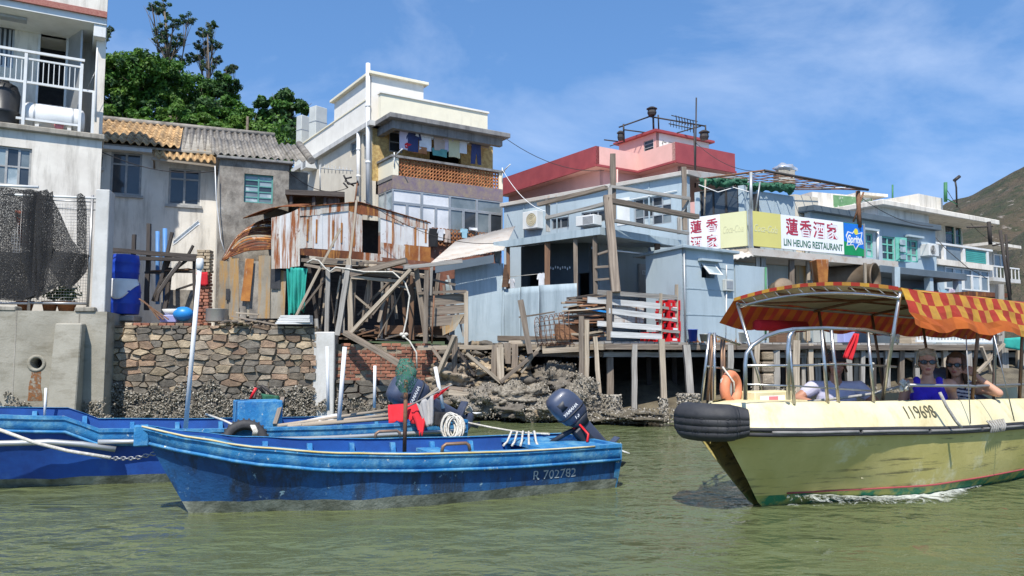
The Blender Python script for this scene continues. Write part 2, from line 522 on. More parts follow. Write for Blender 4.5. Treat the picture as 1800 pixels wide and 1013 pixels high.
S['pale_glass'] = dict(col=(.42,.47,.48), col2=(.25,.31,.33), rough=.15, bump=0, spec=.5, scale=2.0, mixlo=.45, mixhi=.55)
S['curtain'] = dict(col=(.68,.68,.68), col2=(.52,.53,.54), rough=.7, scale=1.5, bump=.2, bscale=5)
S['aluminium'] = dict(col=(.42,.43,.43), col2=(.33,.34,.34), rough=.45, metal=.4, bump=.05)
S['grey_wood_window'] = dict(col=(.38,.38,.37), col2=(.27,.27,.26), bump=.2, scale=6)
S['teal_paint'] = dict(col=(.10,.30,.26), col2=(.07,.22,.20), rough=.6, bump=.15, scale=6)
S['mint_paint'] = dict(col=(.18,.50,.40), col2=(.12,.38,.31), rough=.6, bump=.15, scale=6, spots=(.55,.62,.58), slo=.6, shi=.66)
S['wood'] = dict(col=(.27,.22,.17), col2=(.12,.092,.07), wood=True, bump=.45, rand=.28, scale=1.6)
S['wood_pale'] = dict(col=(.44,.37,.28), col2=(.24,.195,.145), wood=True, bump=.4, rand=.22, scale=1.6)
S['wood_grey'] = dict(col=(.37,.35,.315), col2=(.19,.175,.155), wood=True, bump=.4, rand=.2, scale=1.6)
S['wood_brown'] = dict(col=(.20,.11,.06), col2=(.10,.055,.035), wood=True, bump=.4, rand=.3, scale=1.6)
S['wood_dark'] = dict(col=(.035,.028,.024), col2=(.07,.058,.05), wood=True, bump=.5, rand=.3, scale=1.6)
S['scrap_wood'] = dict(col=(.34,.17,.085), col2=(.17,.085,.05), wood=True, bump=.4, rand=.45, scale=1.6)
S['white_wood'] = dict(col=(.62,.62,.60), col2=(.42,.41,.39), wood=True, bump=.3, rand=.12, scale=1.6)
S['tin'] = dict(col=(.62,.61,.59), col2=(.50,.49,.47), rough=.6, metal=.05, scale=1.5, grime=(.27,.095,.022), glo=.52, ghi=.60, gamt=.95, gscale=(3.2,3.2,.12), spots=(.20,.07,.02), slo=.63, shi=.67, sscale=4, bump=.12, bscale=8)
S['tin_rusty'] = dict(col=(.58,.56,.52), col2=(.42,.37,.30), rough=.65, metal=.1, scale=1.6, grime=(.25,.075,.018), glo=.47, ghi=.56, gamt=1.0, gscale=(2.8,2.8,.22), bump=.3, spots=(.13,.035,.012), slo=.60, shi=.64, sscale=3)
S['rust'] = dict(col=(.20,.062,.022), col2=(.085,.03,.016), rough=.9, scale=3.0, bump=.45, grime=(.38,.17,.04), glo=.52, ghi=.64, gamt=.9, gscale=(2.5,2.5,.3), rand=.2)
S['rust_orange'] = dict(col=(.40,.17,.04), col2=(.22,.07,.02), rough=.9, scale=3, bump=.4, grime=(.55,.5,.4), glo=.55, ghi=.65, gscale=(2.5,2.5,.2))
S['rusted_sheet'] = dict(col=(.30,.27,.21), col2=(.20,.17,.13), rough=.85, scale=1.5, bump=.3, grime=(.36,.20,.06), glo=.46, ghi=.60, gamt=.9, gscale=(2.6,2.6,.25), rand=.2)
S['rust_pipe'] = dict(col=(.14,.065,.035), col2=(.22,.11,.06), rough=.85, scale=12, bump=.3)
S['blue_tin'] = dict(col=(.385,.455,.485), col2=(.30,.365,.395), rough=.5, scale=1.0, grime=(.20,.255,.28), glo=.46, ghi=.70, gamt=.8, gscale=(1.8,1.8,.16), spots=(.30,.20,.12), slo=.70, shi=.75, sscale=3.5, bump=.14, bscale=4, bdist=.04)
S['blue_render'] = dict(col=(.40,.475,.51), col2=(.345,.415,.45), rough=.7, scale=.8, grime=(.24,.29,.31), glo=.50, ghi=.76, gamt=.6, bump=.12, spots=(.58,.56,.51), slo=.68, shi=.72, sscale=2.6)
S['blue_grey_dark'] = dict(col=(.115,.145,.17), col2=(.08,.105,.125), rough=.7, scale=1.0, bump=.1)  # roof and slab colour; also carries the painted shade inside the porches
S['pale_roof'] = dict(col=(.52,.49,.44), col2=(.42,.375,.32), rough=.6, scale=1.5, grime=(.36,.17,.06), glo=.55, ghi=.70, gamt=.7, gscale=(1.4,1.4,1.4), bump=.2)
S['pink'] = dict(col=(.75,.43,.37), col2=(.68,.39,.33), rough=.75, grime=(.48,.30,.25), glo=.58, ghi=.8, gamt=.4, bump=.06)
S['maroon'] = dict(col=(.34,.065,.068), col2=(.27,.05,.055), rough=.65, grime=(.20,.05,.05), glo=.55, ghi=.75, gamt=.5, bump=.08)
S['stone'] = dict(col=(.32,.26,.19), col2=(.15,.12,.088), scale=6, bump=.8, rand=.5, bdist=.03, spots=(.47,.42,.33), slo=.60, shi=.70, sscale=9)
S['stone_tan'] = dict(col=(.42,.33,.22), col2=(.24,.185,.12), scale=6, bump=.8, rand=.35, bdist=.03)
S['stone_warm'] = dict(col=(.33,.225,.145), col2=(.19,.125,.085), scale=6, bump=.8, rand=.45, bdist=.03)
S['stone_dark'] = dict(col=(.20,.175,.14), col2=(.10,.085,.068), scale=5, bump=.6, rand=.3, bdist=.03)
S['mortar'] = dict(col=(.30,.245,.175), col2=(.17,.135,.095), scale=8, bump=.8, bdist=.04)
S['brick'] = dict(col=(.33,.13,.075), col2=(.20,.085,.055), scale=6, bump=.5, rand=.35, spots=(.38,.32,.25), slo=.60, shi=.70, sscale=7)
S['oyster'] = dict(col=(.29,.255,.20), col2=(.075,.063,.047), scale=16, bump=.7, mixlo=.4, mixhi=.62)
S['shell'] = dict(col=(.46,.42,.35), col2=(.19,.165,.125), scale=20, bump=.3, mixlo=.4, mixhi=.6)
S['mud'] = dict(col=(.16,.135,.09), col2=(.075,.062,.042), scale=3, bump=.8, bdist=.05)
S['earth'] = dict(col=(.30,.25,.18), col2=(.18,.15,.11), scale=3, bump=.7, bdist=.05)
S['black_rubber_and_shade'] = dict(col=(.022,.022,.025), col2=(.04,.04,.042), rough=.65, scale=8, bump=.2, spec=.4)  # also the black backing that stands for unlit rooms and openings
S['black_plastic'] = dict(col=(.02,.02,.022), col2=(.035,.035,.035), rough=.4, bump=.05)
S['blue_barrel'] = dict(col=(.012,.055,.40), col2=(.01,.04,.30), rough=.4, bump=.05, scale=3)
S['bowl_blue'] = dict(col=(.02,.22,.55), rough=.4, bump=0)
S['lilac_plastic'] = dict(col=(.36,.38,.66), rough=.5, bump=0)
S['boat_blue'] = dict(col=(.035,.215,.43), col2=(.018,.13,.33), rough=.68, scale=4.5, grime=(.17,.37,.47), glo=.47, ghi=.66, gamt=.75, gscale=(2.2,2.2,1.6), spots=(.50,.55,.50), slo=.63, shi=.65, sscale=14, bump=.4, spec=.3)
S['boat_hull_blue'] = dict(col=(.016,.095,.25), col2=(.010,.045,.14), rough=.62, scale=2.2, grime=(.016,.026,.045), glo=.46, ghi=.60, gamt=.85, gscale=(2.2,2.2,.3), spots=(.22,.34,.40), slo=.615, shi=.66, sscale=9, bump=.4)
S['boat_hull_royal'] = dict(col=(.014,.085,.36), col2=(.010,.045,.22), rough=.6, scale=2.2, grime=(.06,.17,.42), glo=.54, ghi=.74, gamt=.6, gscale=(1,1,.5), spots=(.30,.38,.55), slo=.71, shi=.75, sscale=5, bump=.12)
S['boat_inner'] = dict(col=(.014,.085,.32), col2=(.012,.05,.20), rough=.55, scale=2, bump=.1)
S['boat_floor'] = dict(col=(.02,.20,.45), col2=(.06,.15,.22), rough=.7, scale=3, bump=.2)
S['boot_stripe'] = dict(col=(.30,.31,.25), col2=(.07,.075,.05), rough=.7, scale=4, bump=.5)
S['worn_edge'] = dict(col=(.55,.52,.40), col2=(.50,.38,.12), rough=.7, scale=3, bump=.2)
S['boat_cream'] = dict(col=(.70,.64,.42), col2=(.62,.54,.31), rough=.55, scale=1.6, grime=(.42,.33,.14), glo=.50, ghi=.70, gamt=.65, gscale=(1.6,1.6,.6), spots=(.26,.21,.11), slo=.665, shi=.71, sscale=7, bump=.12)
S['boat_olive'] = dict(col=(.60,.51,.20), col2=(.44,.38,.12), rough=.5, scale=1.4, grime=(.075,.07,.04), glo=.56, ghi=.66, gamt=.85, gscale=(.42,.42,6.5), spots=(.64,.60,.38), slo=.56, shi=.68, sscale=1.6, bump=.15)
S['boat_green'] = dict(col=(.015,.17,.085), col2=(.30,.30,.08), rough=.6, scale=5, mixlo=.45, mixhi=.56, bump=.3)
S['chrome'] = dict(col=(.55,.55,.54), col2=(.40,.36,.30), rough=.28, metal=.9, scale=4, bump=0, spots=(.22,.12,.06), slo=.60, shi=.70, sscale=9)
S['steel'] = dict(col=(.38,.38,.38), rough=.4, metal=.7, bump=0)
S['pot_metal'] = dict(col=(.50,.49,.46), col2=(.38,.36,.33), rough=.45, metal=.5, bump=.05)
S['brown_metal'] = dict(col=(.28,.16,.09), col2=(.18,.12,.09), rough=.5, metal=.4, scale=9, bump=.1)
S['engine'] = dict(col=(.055,.068,.11), col2=(.04,.05,.085), scale=5, grime=(.12,.12,.13), glo=.55, ghi=.75, gamt=.5, gscale=(3,3,3), rough=.42, bump=.02, spec=.5, coat=.3)
S['engine_dark'] = dict(col=(.02,.024,.035), rough=.5, bump=.1)
S['white_print'] = dict(col=(.80,.80,.78), rough=.5, bump=0)
S['grey_print'] = dict(col=(.42,.47,.50), rough=.7, bump=0)
S['dark_print'] = dict(col=(.06,.055,.035), col2=(.12,.11,.06), rough=.7, bump=0, scale=15)
S['red_print'] = dict(col=(.42,.03,.06), rough=.5, bump=0)
S['green_print'] = dict(col=(.03,.14,.075), rough=.5, bump=0)
S['faded_print'] = dict(col=(.62,.60,.36), rough=.5, bump=0)
S['sign_white'] = dict(col=(.80,.80,.80), col2=(.74,.74,.74), rough=.4, bump=0, scale=1)
S['sign_yellow'] = dict(col=(.62,.56,.17), col2=(.58,.52,.16), rough=.4, bump=0, scale=1)
S['sign_pale'] = dict(col=(.68,.66,.38), col2=(.64,.62,.36), rough=.4, bump=0, scale=1)
S['sign_green'] = dict(col=(.006,.26,.075), rough=.4, bump=0)
S['sign_blue'] = dict(col=(.012,.16,.60), rough=.4, bump=0)
S['lemon'] = dict(col=(.70,.62,.05), rough=.4, bump=0)
S['red_plastic'] = dict(col=(.62,.012,.018), col2=(.50,.01,.014), rough=.42, bump=.03)
S['red_cloth'] = dict(col=(.55,.018,.028), col2=(.42,.012,.02), rough=.9, bump=.3, bscale=14)
S['white_cloth'] = dict(col=(.70,.70,.70), col2=(.55,.55,.56), rough=.9, bump=.3, bscale=14)
S['grey_cloth'] = dict(col=(.40,.39,.38), col2=(.30,.29,.28), rough=.9, bump=.3, bscale=14)
S['black_cloth'] = dict(col=(.018,.018,.02), rough=.9, bump=.3, bscale=14)
S['navy_cloth'] = dict(col=(.04,.055,.14), col2=(.025,.03,.08), rough=.9, bump=.3, bscale=14)
S['tan_cloth'] = dict(col=(.45,.36,.30), col2=(.36,.29,.24), rough=.9, bump=.3, bscale=14)
S['lilac_cloth'] = dict(col=(.55,.48,.56), rough=.9, bump=.3, bscale=14)
S['cream_cloth'] = dict(col=(.60,.57,.36), rough=.9, bump=.3, bscale=14)
S['teal_cloth'] = dict(col=(.03,.36,.30), col2=(.02,.24,.20), rough=.9, bump=.3, bscale=8)
S['orange_cloth'] = dict(col=(.65,.17,.06), col2=(.5,.12,.05), rough=.9, bump=.3, bscale=8)
S['lightblue_cloth'] = dict(col=(.30,.50,.58), rough=.9, bump=.2)
S['green_tarp'] = dict(col=(.03,.14,.075), col2=(.015,.07,.04), rough=.75, bump=.4, bscale=9, scale=5)
S['net_black'] = dict(col=(.014,.014,.015), col2=(.022,.022,.022), rough=.9, bump=0, alpha=(60.0,.30,.50))
S['net_green'] = dict(col=(.05,.17,.12), rough=.9, bump=0, alpha=(60.0,.42,.56))
S['canopy_check'] = dict(col=(.64,.36,.04), col2=(.48,.23,.04), grime=(.28,.16,.06), glo=.5, ghi=.7, gamt=.6, gscale=(1.5,1.5,1.5), transl=.25, scale=4, rough=.75, bump=.15, bscale=8)
S['canopy_red'] = dict(col=(.46,.045,.025), col2=(.36,.035,.02), grime=(.22,.06,.03), glo=.5, ghi=.7, gamt=.6, gscale=(1.5,1.5,1.5), transl=.25, scale=4, rough=.75, bump=.15, bscale=8)
S['canopy_orange'] = dict(col=(.52,.13,.02), col2=(.42,.09,.015), transl=.25, scale=4, rough=.75, bump=.15, bscale=8)
S['canopy_under'] = dict(col=(.66,.58,.44), col2=(.48,.40,.28), rough=.85, bump=.25, bscale=5, scale=2)
S['rope'] = dict(col=(.62,.59,.52), col2=(.42,.39,.33), rough=.9, scale=30, bump=.4, bscale=60)
S['rope_grey'] = dict(col=(.36,.35,.33), col2=(.25,.24,.22), rough=.9, scale=30, bump=.4, bscale=60)
S['pvc'] = dict(col=(.76,.75,.73), col2=(.68,.67,.64), rough=.4, bump=0)
S['blue_pipe'] = dict(col=(.10,.25,.52), col2=(.07,.18,.38), rough=.5, bump=.05)
S['orange_ring'] = dict(col=(.70,.27,.15), col2=(.60,.20,.10), rough=.6, bump=.1)
S['ac_white'] = dict(col=(.66,.66,.63), col2=(.56,.56,.53), rough=.5, bump=.03)
S['ac_yellow'] = dict(col=(.52,.43,.24), rough=.6, bump=.05)
S['box_grey'] = dict(col=(.52,.53,.49), col2=(.44,.45,.42), rough=.5, bump=.05)
S['red_paper'] = dict(col=(.60,.05,.02), col2=(.62,.20,.03), rough=.8, bump=0, scale=9)
S['pink_plastic'] = dict(col=(.72,.22,.24), rough=.5, bump=0)
S['dark_metal'] = dict(col=(.035,.033,.032), col2=(.06,.05,.045), rough=.6, metal=.3, bump=.1)
S['duct'] = dict(col=(.20,.155,.11), col2=(.12,.085,.055), rough=.6, metal=.4, scale=2, bump=.1)
S['foil'] = dict(col=(.70,.72,.75), col2=(.5,.52,.56), rough=.3, metal=.6, bump=.5, bscale=10)
S['green_metal'] = dict(col=(.05,.20,.09), col2=(.04,.15,.07), rough=.6, bump=.05)
S['roller_green'] = dict(col=(.06,.33,.30), rough=.6, bump=0)
S['hill_grass'] = dict(col=(.042,.050,.026), col2=(.088,.068,.044), mixlo=.36, mixhi=.56, scale=.028, bump=1.0, bscale=.12, bdist=6.0, rough=.95, spots=(.22,.19,.16), slo=.615, shi=.64, sscale=.14, grime=(.028,.042,.018), gscale=(.035,.035,.035), glo=.5, ghi=.6, gamt=.8)
S['hill_green'] = dict(col=(.035,.06,.018), col2=(.06,.075,.03), scale=.5, bump=.5, rough=.95)
S['bark'] = dict(col=(.16,.13,.095), col2=(.08,.062,.045), scale=7, bump=.6)
S['leaf'] = dict(col=(.085,.20,.022), col2=(.042,.115,.014), scale=1.5, bump=0, rough=.6, transl=.3)
S['leaf_light'] = dict(col=(.13,.24,.03), col2=(.07,.15,.02), scale=1.5, bump=0, rough=.6, transl=.3)
S['leaf_dark'] = dict(col=(.05,.115,.024), col2=(.026,.068,.015), scale=1.5, bump=0, rough=.6, transl=.25)
S['leaf_grey'] = dict(col=(.075,.115,.05), col2=(.04,.07,.03), scale=1.5, bump=0, rough=.7, transl=.25)
S['skin'] = dict(col=(.56,.31,.21), col2=(.52,.27,.18), rough=.5, bump=.03, scale=6)
S['skin_tan'] = dict(col=(.40,.20,.125), col2=(.36,.17,.11), rough=.5, bump=.03, scale=6)
S['tshirt'] = dict(col=(.50,.49,.60), col2=(.42,.41,.52), rough=.9, bump=.3, bscale=9)
S['tank_blue'] = dict(col=(.055,.03,.52), col2=(.04,.022,.42), rough=.85, bump=.25, bscale=9)
S['stripe_top'] = dict(col=(.70,.68,.68), rough=.85, bump=.2, bscale=9)
S['stripe_navy'] = dict(col=(.03,.03,.08), rough=.85, bump=.2, bscale=9)
S['trousers'] = dict(col=(.05,.055,.07), rough=.9, bump=.2)
S['hair_blond'] = dict(col=(.60,.52,.38), col2=(.30,.24,.15), rough=.6, scale=14, bump=.5)
S['hair_brown'] = dict(col=(.14,.07,.035), col2=(.07,.035,.02), rough=.55, scale=14, bump=.5)
S['cap_dark'] = dict(col=(.05,.03,.03), rough=.9, bump=.2)
S['lips'] = dict(col=(.42,.13,.11), rough=.4, bump=0)
S['lens_dark'] = dict(col=(.012,.010,.012), rough=.08, bump=0, spec=.7)
S['foam_unused'] = dict(col=(.62,.65,.62), rough=.7, bump=.4, bscale=18, alpha=(9.0,.47,.62))

def leafcluster(b, c, r, n, size, squash=.75, m=0):
    for _ in range(n):
        d = V((rnd.gauss(0,1), rnd.gauss(0,1), rnd.gauss(0,1)))
        if d.length < 1e-3: continue
        d.normalize()
        p = V(c) + V((d.x * r, d.y * r, d.z * r * squash)) * (rnd.random() ** .4)
        s = size * rnd.uniform(.6,1.4)
        a = (d + V((rnd.gauss(0,.6), rnd.gauss(0,.6), rnd.gauss(0,.6) + .5))).normalized()
        x = a.orthogonal().normalized()
        x = Matrix.Rotation(rnd.uniform(0,6.28),3, a) @ x
        y = a.cross(x)
        b.poly([p - x * s, p - y * s * .55, p + x * s, p + y * s * .55], m=m)
# ------------------------------------------------------------------ water
def make_water():
    m = bpy.data.materials.new('green_water'); m.use_nodes = True
    N, L = m.node_tree.nodes, m.node_tree.links
    bs = N['Principled BSDF']
    geo = N.new('ShaderNodeNewGeometry')
    n0 = N.new('ShaderNodeTexNoise'); n0.inputs['Scale'].default_value = .35; n0.inputs['Detail'].default_value = 4
    L.new(geo.outputs['Position'], n0.inputs['Vector'])
    c = N.new('ShaderNodeMixRGB'); c.inputs['Color1'].default_value = (.082,.105,.046,1); c.inputs['Color2'].default_value = (.112,.126,.056,1)
    L.new(n0.outputs['Fac'], c.inputs['Fac']); L.new(c.outputs['Color'], bs.inputs['Base Color'])
    bs.inputs['Roughness'].default_value = .045
    bs.inputs['IOR'].default_value = 1.33
    mp = N.new('ShaderNodeMapping'); mp.inputs['Scale'].default_value = (1.0,1.35,1); mp.inputs['Rotation'].default_value = (0,0, R(-18))
    L.new(geo.outputs['Position'], mp.inputs['Vector'])
    h = None
    for scl, st, dist in ((1.1,.6,.16),(3.6,.75,.075),(9.0,.6,.027),(22.0,.4,.009)):
        n = N.new('ShaderNodeTexNoise'); n.inputs['Scale'].default_value = scl; n.inputs['Detail'].default_value = 2.5; n.inputs['Distortion'].default_value = .25
        L.new(mp.outputs['Vector'], n.inputs['Vector'])
        b = N.new('ShaderNodeBump'); b.inputs['Strength'].default_value = st; b.inputs['Distance'].default_value = dist
        L.new(n.outputs['Fac'], b.inputs['Height'])
        if h is not None: L.new(h.outputs['Normal'], b.inputs['Normal'])
        h = b
    L.new(h.outputs['Normal'], bs.inputs['Normal'])
    MATS['green_water'] = m
make_water()
b = MB()
ys = [-60 + 57 * (k / 10) for k in range(10)] + [-3 + .09 * k + .0009 * k * k for k in range(165)] + [40,70,120,200]
xs = sorted({s_ * (.10 * k + .0011 * k * k) for k in range(115) for s_ in (-1,1)} | {-70,70,-220,220})
def wave(x, y):
    if y < -4 or y > 22 or abs(x) > 20: return 0.0
    return .022 * mnoise.noise(V((x * 1.1, y * 1.9,.3))) + .012 * mnoise.noise(V((x * 2.9, y * 4.5,4.3)))
nx = len(xs)
b.v = [V((x, y, wave(x, y))) for y in ys for x in xs]
for j in range(len(ys) - 1):
    for i in range(nx - 1):
        b.f.append([j * nx + i, j * nx + i + 1,(j + 1) * nx + i + 1,(j + 1) * nx + i]); b.uv.append([(0,0)] * 4); b.mi.append(0); b.sm.append(True)
b.build('water', 'green_water', kind='structure', label='murky green channel water with small ripples')

# ------------------------------------------------------------------ land
def bank_z(x, y):
    """mud bank under the stilt houses"""
    y0 = 17.15 + .35 * math.sin(x * .9) + (.9 if x > 4 else 0)
    t = (y - y0)
    z = -.05 + .24 * t if t < 0 else min(1.25,.02 + .30 * t)
    return z + .10 * mnoise.noise(V((x * .8, y * .8,1)))
b = MB()
b.grid(lambda a, c: V((-2.2 + 26 * a,15.4 + 14 * c, bank_z(-2.2 + 26 * a,15.4 + 14 * c))),90,50, uvs=(1,1))
b.build('mud_bank', 'mud', kind='structure', label='dark muddy tidal bank under the stilt houses')
b = MB()
b.poly([(-260,17.6,1.85),(-1.9,17.9,1.85),(-1.9,29,1.85),(-260,29,1.85)])
b.poly([(-260,29,1.85),(400,29,1.2),(900,1500,1.2),(-900,1500,1.2)])
b.build('ground', 'earth', kind='structure', label='earth ground behind the waterfront')

def hill(name, label, m, fn, x0, x1, y0, y1, n):
    b = MB()
    b.grid(lambda a, c: V((x0 + (x1 - x0) * a, y0 + (y1 - y0) * c, fn(x0 + (x1 - x0) * a, y0 + (y1 - y0) * c))), n, n)
    return b.build(name, m, kind='structure', label=label)
def lh(x, y):
    d = ((x + 22) / 13) ** 2 + ((y - 52) / 17) ** 2
    return 1.0 + 9.5 * math.exp(-d) + .9 * mnoise.noise(V((x * .2, y * .2,0)))
hill('hill', 'low wooded hill behind the white houses', 'hill_green', lh,-70,0,33,95,50)
def mh(x, y):
    t = max(0.0,(x - 190) / 129.0)
    z = 112 * (t ** .62) if t > 0 else 0
    z *= math.exp(-((y - 560) / 210) ** 2)
    t2 = max(0.0,(x - 170) / 62.0)
    z2 = 52 * min(t2,3) * math.exp(-((y - 360) / 80) ** 2)
    return max(z, z2) + (5 * mnoise.noise(V((x * .02, y * .02,0))) + 2.2 * mnoise.noise(V((x * .06, y * .06,3)))) * min(1, t * 4) - 2
hill('mountain', 'grassy rock-strewn mountainside far behind the houses', 'hill_grass', mh,180,900,230,800,110)

# ------------------------------------------------------------------ trees on the hill
def tree(name, label, base, top, crowns, leafm, nleaf, size, limbs=5, trunk=.16, group='trees on the hill'):
    base, top = V(base), V(top)
    t = thing(name, label, 'tree', base, group)
    b = MB()
    pts = [base - V((0,0,.4))]
    for k in range(1,6):
        f = k / 5
        pts.append(base.lerp(top, f) + V((rnd.uniform(-.12,.12), rnd.uniform(-.12,.12),0)))
    b.tube(pts, [trunk * (1.15 - .8 * k / 5) for k in range(6)],7)
    for c, r in crowns[:]:
        s = base.lerp(top, rnd.uniform(.4,.8))
        mid = s.lerp(V(c),.5) + V((rnd.uniform(-.25,.25),0, rnd.uniform(-.1,.3)))
        b.tube([s, mid, V(c)], [trunk * .45, trunk * .28, trunk * .1],5)
        for _ in range(limbs):
            e = V(c) + V((rnd.gauss(0, r * .5), rnd.gauss(0, r * .5), rnd.gauss(0, r * .35)))
            b.tube([mid.lerp(V(c), rnd.uniform(.2,1)), e], [trunk * .16, trunk * .05],4)
    b.build('trunk', 'bark', t)
    lm = leafm if isinstance(leafm,(list, tuple)) else [leafm]
    b = MB()
    tot = sum(r ** 2 for c, r in crowns)
    for c, r in crowns:
        n = int(nleaf * r * r / tot)
        k = max(16, int(r * r * 34))
        for _ in range(k):
            d = V((rnd.gauss(0,1), rnd.gauss(0,1), rnd.gauss(0,1))).normalized() * (r * (rnd.random() ** .33))
            leafcluster(b, V(c) + V((d.x, d.y, d.z * .8)), r * rnd.uniform(.24,.42), max(3, n // k), size,.7, rnd.randrange(len(lm)))
    b.build('crown', lm, t, kind='stuff')
    return t
def T(px, py, Y): return P(px, py, Y)
def crownset(lst, Y, spread=1.2):
    out = []
    for px, py, rp in lst:
        y = Y + rnd.uniform(-spread, spread)
        out.append((P(px, py, y), rp * y / FPX))
    return out
def gbase(px, Y):
    x = Xat(px, Y); return V((x, Y, lh(x, Y) - .2))
tree('broadleaf_tree', 'big bright green broadleaf tree right behind the tiled roof', gbase(232,36), P(240,150,36),
     crownset([(205,130,40),(250,120,44),(290,140,42),(190,165,34),(235,165,45),(270,178,40),(215,200,36),(180,195,30),(190,110,26)],36), ['leaf', 'leaf', 'leaf_light', 'leaf_dark'],30000,.085)
tree('broadleaf_tree', 'rounded dark green tree above the middle of the grey ribbed roof', gbase(350,38), P(365,170,38),
     crownset([(345,160,38),(385,165,38),(400,195,30),(365,200,36),(330,190,34),(395,145,22)],38), ['leaf', 'leaf_dark', 'leaf_dark'],21000,.085)
tree('broadleaf_tree', 'lighter green bushy tree in front of the hill, low behind the ribbed roof', gbase(300,33), P(300,205,33),
     crownset([(275,215,32),(310,205,34),(345,220,30),(250,232,24),(375,232,24),(215,235,22)],33), ['leaf_light', 'leaf', 'leaf_light'],20000,.075)
tree('broadleaf_tree', 'small yellowish green tree with a bare pale limb beside the ribbed roof end', gbase(425,34), P(432,205,34),
     crownset([(425,215,24),(450,228,22),(405,232,22),(438,200,14),(470,236,16)],34), ['leaf_light', 'leaf_light', 'leaf'],10000,.075)
tree('broadleaf_tree', 'dark green tree standing next to the cream building', gbase(495,38), P(495,190,38),
     crownset([(478,190,28),(510,185,28),(495,170,20),(520,215,26),(488,225,30),(535,190,14),(465,212,18)],38), ['leaf_dark', 'leaf', 'leaf_dark'],17000,.085)
tree('casuarina_tree', 'tall feathery grey-green tree rising against the sky', gbase(300,42), P(292,20,42),
     crownset([(290,15,18),(283,55,15),(305,40,14),(295,85,20),(312,70,14),(268,12,10),(320,105,16),(300,115,18),(330,35,14),(275,70,9)],42,.8), ['leaf_grey', 'leaf_dark'],9500,.05, limbs=14, trunk=.14)
tree('casuarina_tree', 'slender feathery tree with open crown beside the tallest one', gbase(365,43), P(362,60,43),
     crownset([(362,60,15),(372,45,11),(355,85,15),(375,80,13),(345,100,13),(380,105,11),(365,115,12)],43,.8), ['leaf_grey', 'leaf_dark'],5500,.05, limbs=14, trunk=.11)
tree('casuarina_tree', 'thin grey-green feathery tree beside the white apartment building', gbase(172,42), P(172,45,42),
     crownset([(170,40,12),(180,60,16),(172,80,12),(190,52,9),(165,15,8)],42,.6), ['leaf_grey'],3000,.05, limbs=14, trunk=.10)
tree('casuarina_tree', 'small wispy tuft of tree at the right shoulder of the hill', gbase(400,44), P(402,125,44),
     crownset([(402,125,10),(410,118,8),(393,132,7)],44,.4), ['leaf_grey'],1400,.05, limbs=10, trunk=.07)
b = MB()
for k in range(150):
    px, py = rnd.uniform(150,545), rnd.uniform(215,275)
    y = rnd.uniform(32,41)
    leafcluster(b, P(px, py + rnd.uniform(0,25), y), rnd.uniform(.5,.9),60,.10,.7, rnd.randrange(3))
b.build('undergrowth', ['leaf', 'leaf_dark', 'leaf_light'], kind='stuff', label='green undergrowth covering the foot of the hill')

# ------------------------------------------------------------------ sea walls on the left
F_CW = Fr(185, 15.9, 14)       # concrete wall
F_SW = Fr(187, 16.6, 8)        # stone wall
qL = F_CW.pix(-60,600)[0]
q_r = F_CW.pix(186,600)[0]
zt = F_CW.pix(100,547)[1]
cw = thing('concrete_sea_wall', 'weathered concrete sea wall below the netted fence', 'wall', F_CW.pt(-1.5,0,0))
q_h, z_h = F_CW.pix(64,639)
hole_r = 10 * 15.7 / FPX
wall('wall_face', 'sea_concrete', cw, F_CW, qL, q_r,-.6, zt, [(q_h - hole_r, q_h + hole_r, z_h - hole_r, z_h + hole_r)],0,1.6)
b = MB(); b.lathe([(hole_r * 1.5,-.005),(hole_r * 1.5,.012),(hole_r * .95,.012),(hole_r * .95,-.5)], F_CW.pt(q_h, z_h,0),20, F_CW.n)
b.build('drain_collar', 'sea_concrete', cw)
b = MB(); b.lathe([(hole_r * 2,0),(0.001,0)], F_CW.pt(q_h, z_h,-.45),16, F_CW.n); b.build('drain_back', 'black_rubber_and_shade', cw)
S['rust_stain'] = dict(col=(.25,.10,.035), col2=(.18,.08,.03), rough=.95, bump=.1, alpha=(18.0,.36,.62))
b = MB()
b.grid(lambda a, c: F_CW.pt(q_h + (a - .5) * (.16 + .10 * c) + .01 * math.sin(c * 9), z_h - hole_r - c * .62,.005),6,10)
b.build('rust_streak', 'rust_stain', cw)
# buttress
qa, qb = F_CW.pix(104,600)[0], F_CW.pix(150,600)[0]
zb = F_CW.pix(126,568)[1]
b = MB(); b.hexa([F_CW.pt(qa - .05,-.5,0), F_CW.pt(qb,-.5,0), F_CW.pt(qb,-.5,.55), F_CW.pt(qa - .05,-.5,.55), F_CW.pt(qa, zb,0), F_CW.pt(qb, zb,0), F_CW.pt(qb, zb - .02,.30), F_CW.pt(qa, zb - .02,.30)])
b.build('buttress', 'sea_concrete', cw, bevel=.02)
# panel joints and a course line
for px in (27,138):
    q = F_CW.pix(px,590)[0]
    fbx('joint', 'old_concrete', cw, F_CW, q - .012, q + .012,.2, zt - .01,0,.006)
for k,(x0, x1) in enumerate(((-40,28),(132,168))):
    r_ = prect(F_CW, x0,536, x1,548)
    fbx('cap_stone', 'old_concrete', cw, F_CW, r_[0], r_[1], zt - .01, zt + .09,-.35,.02 + .02 * k, bevel=.02)

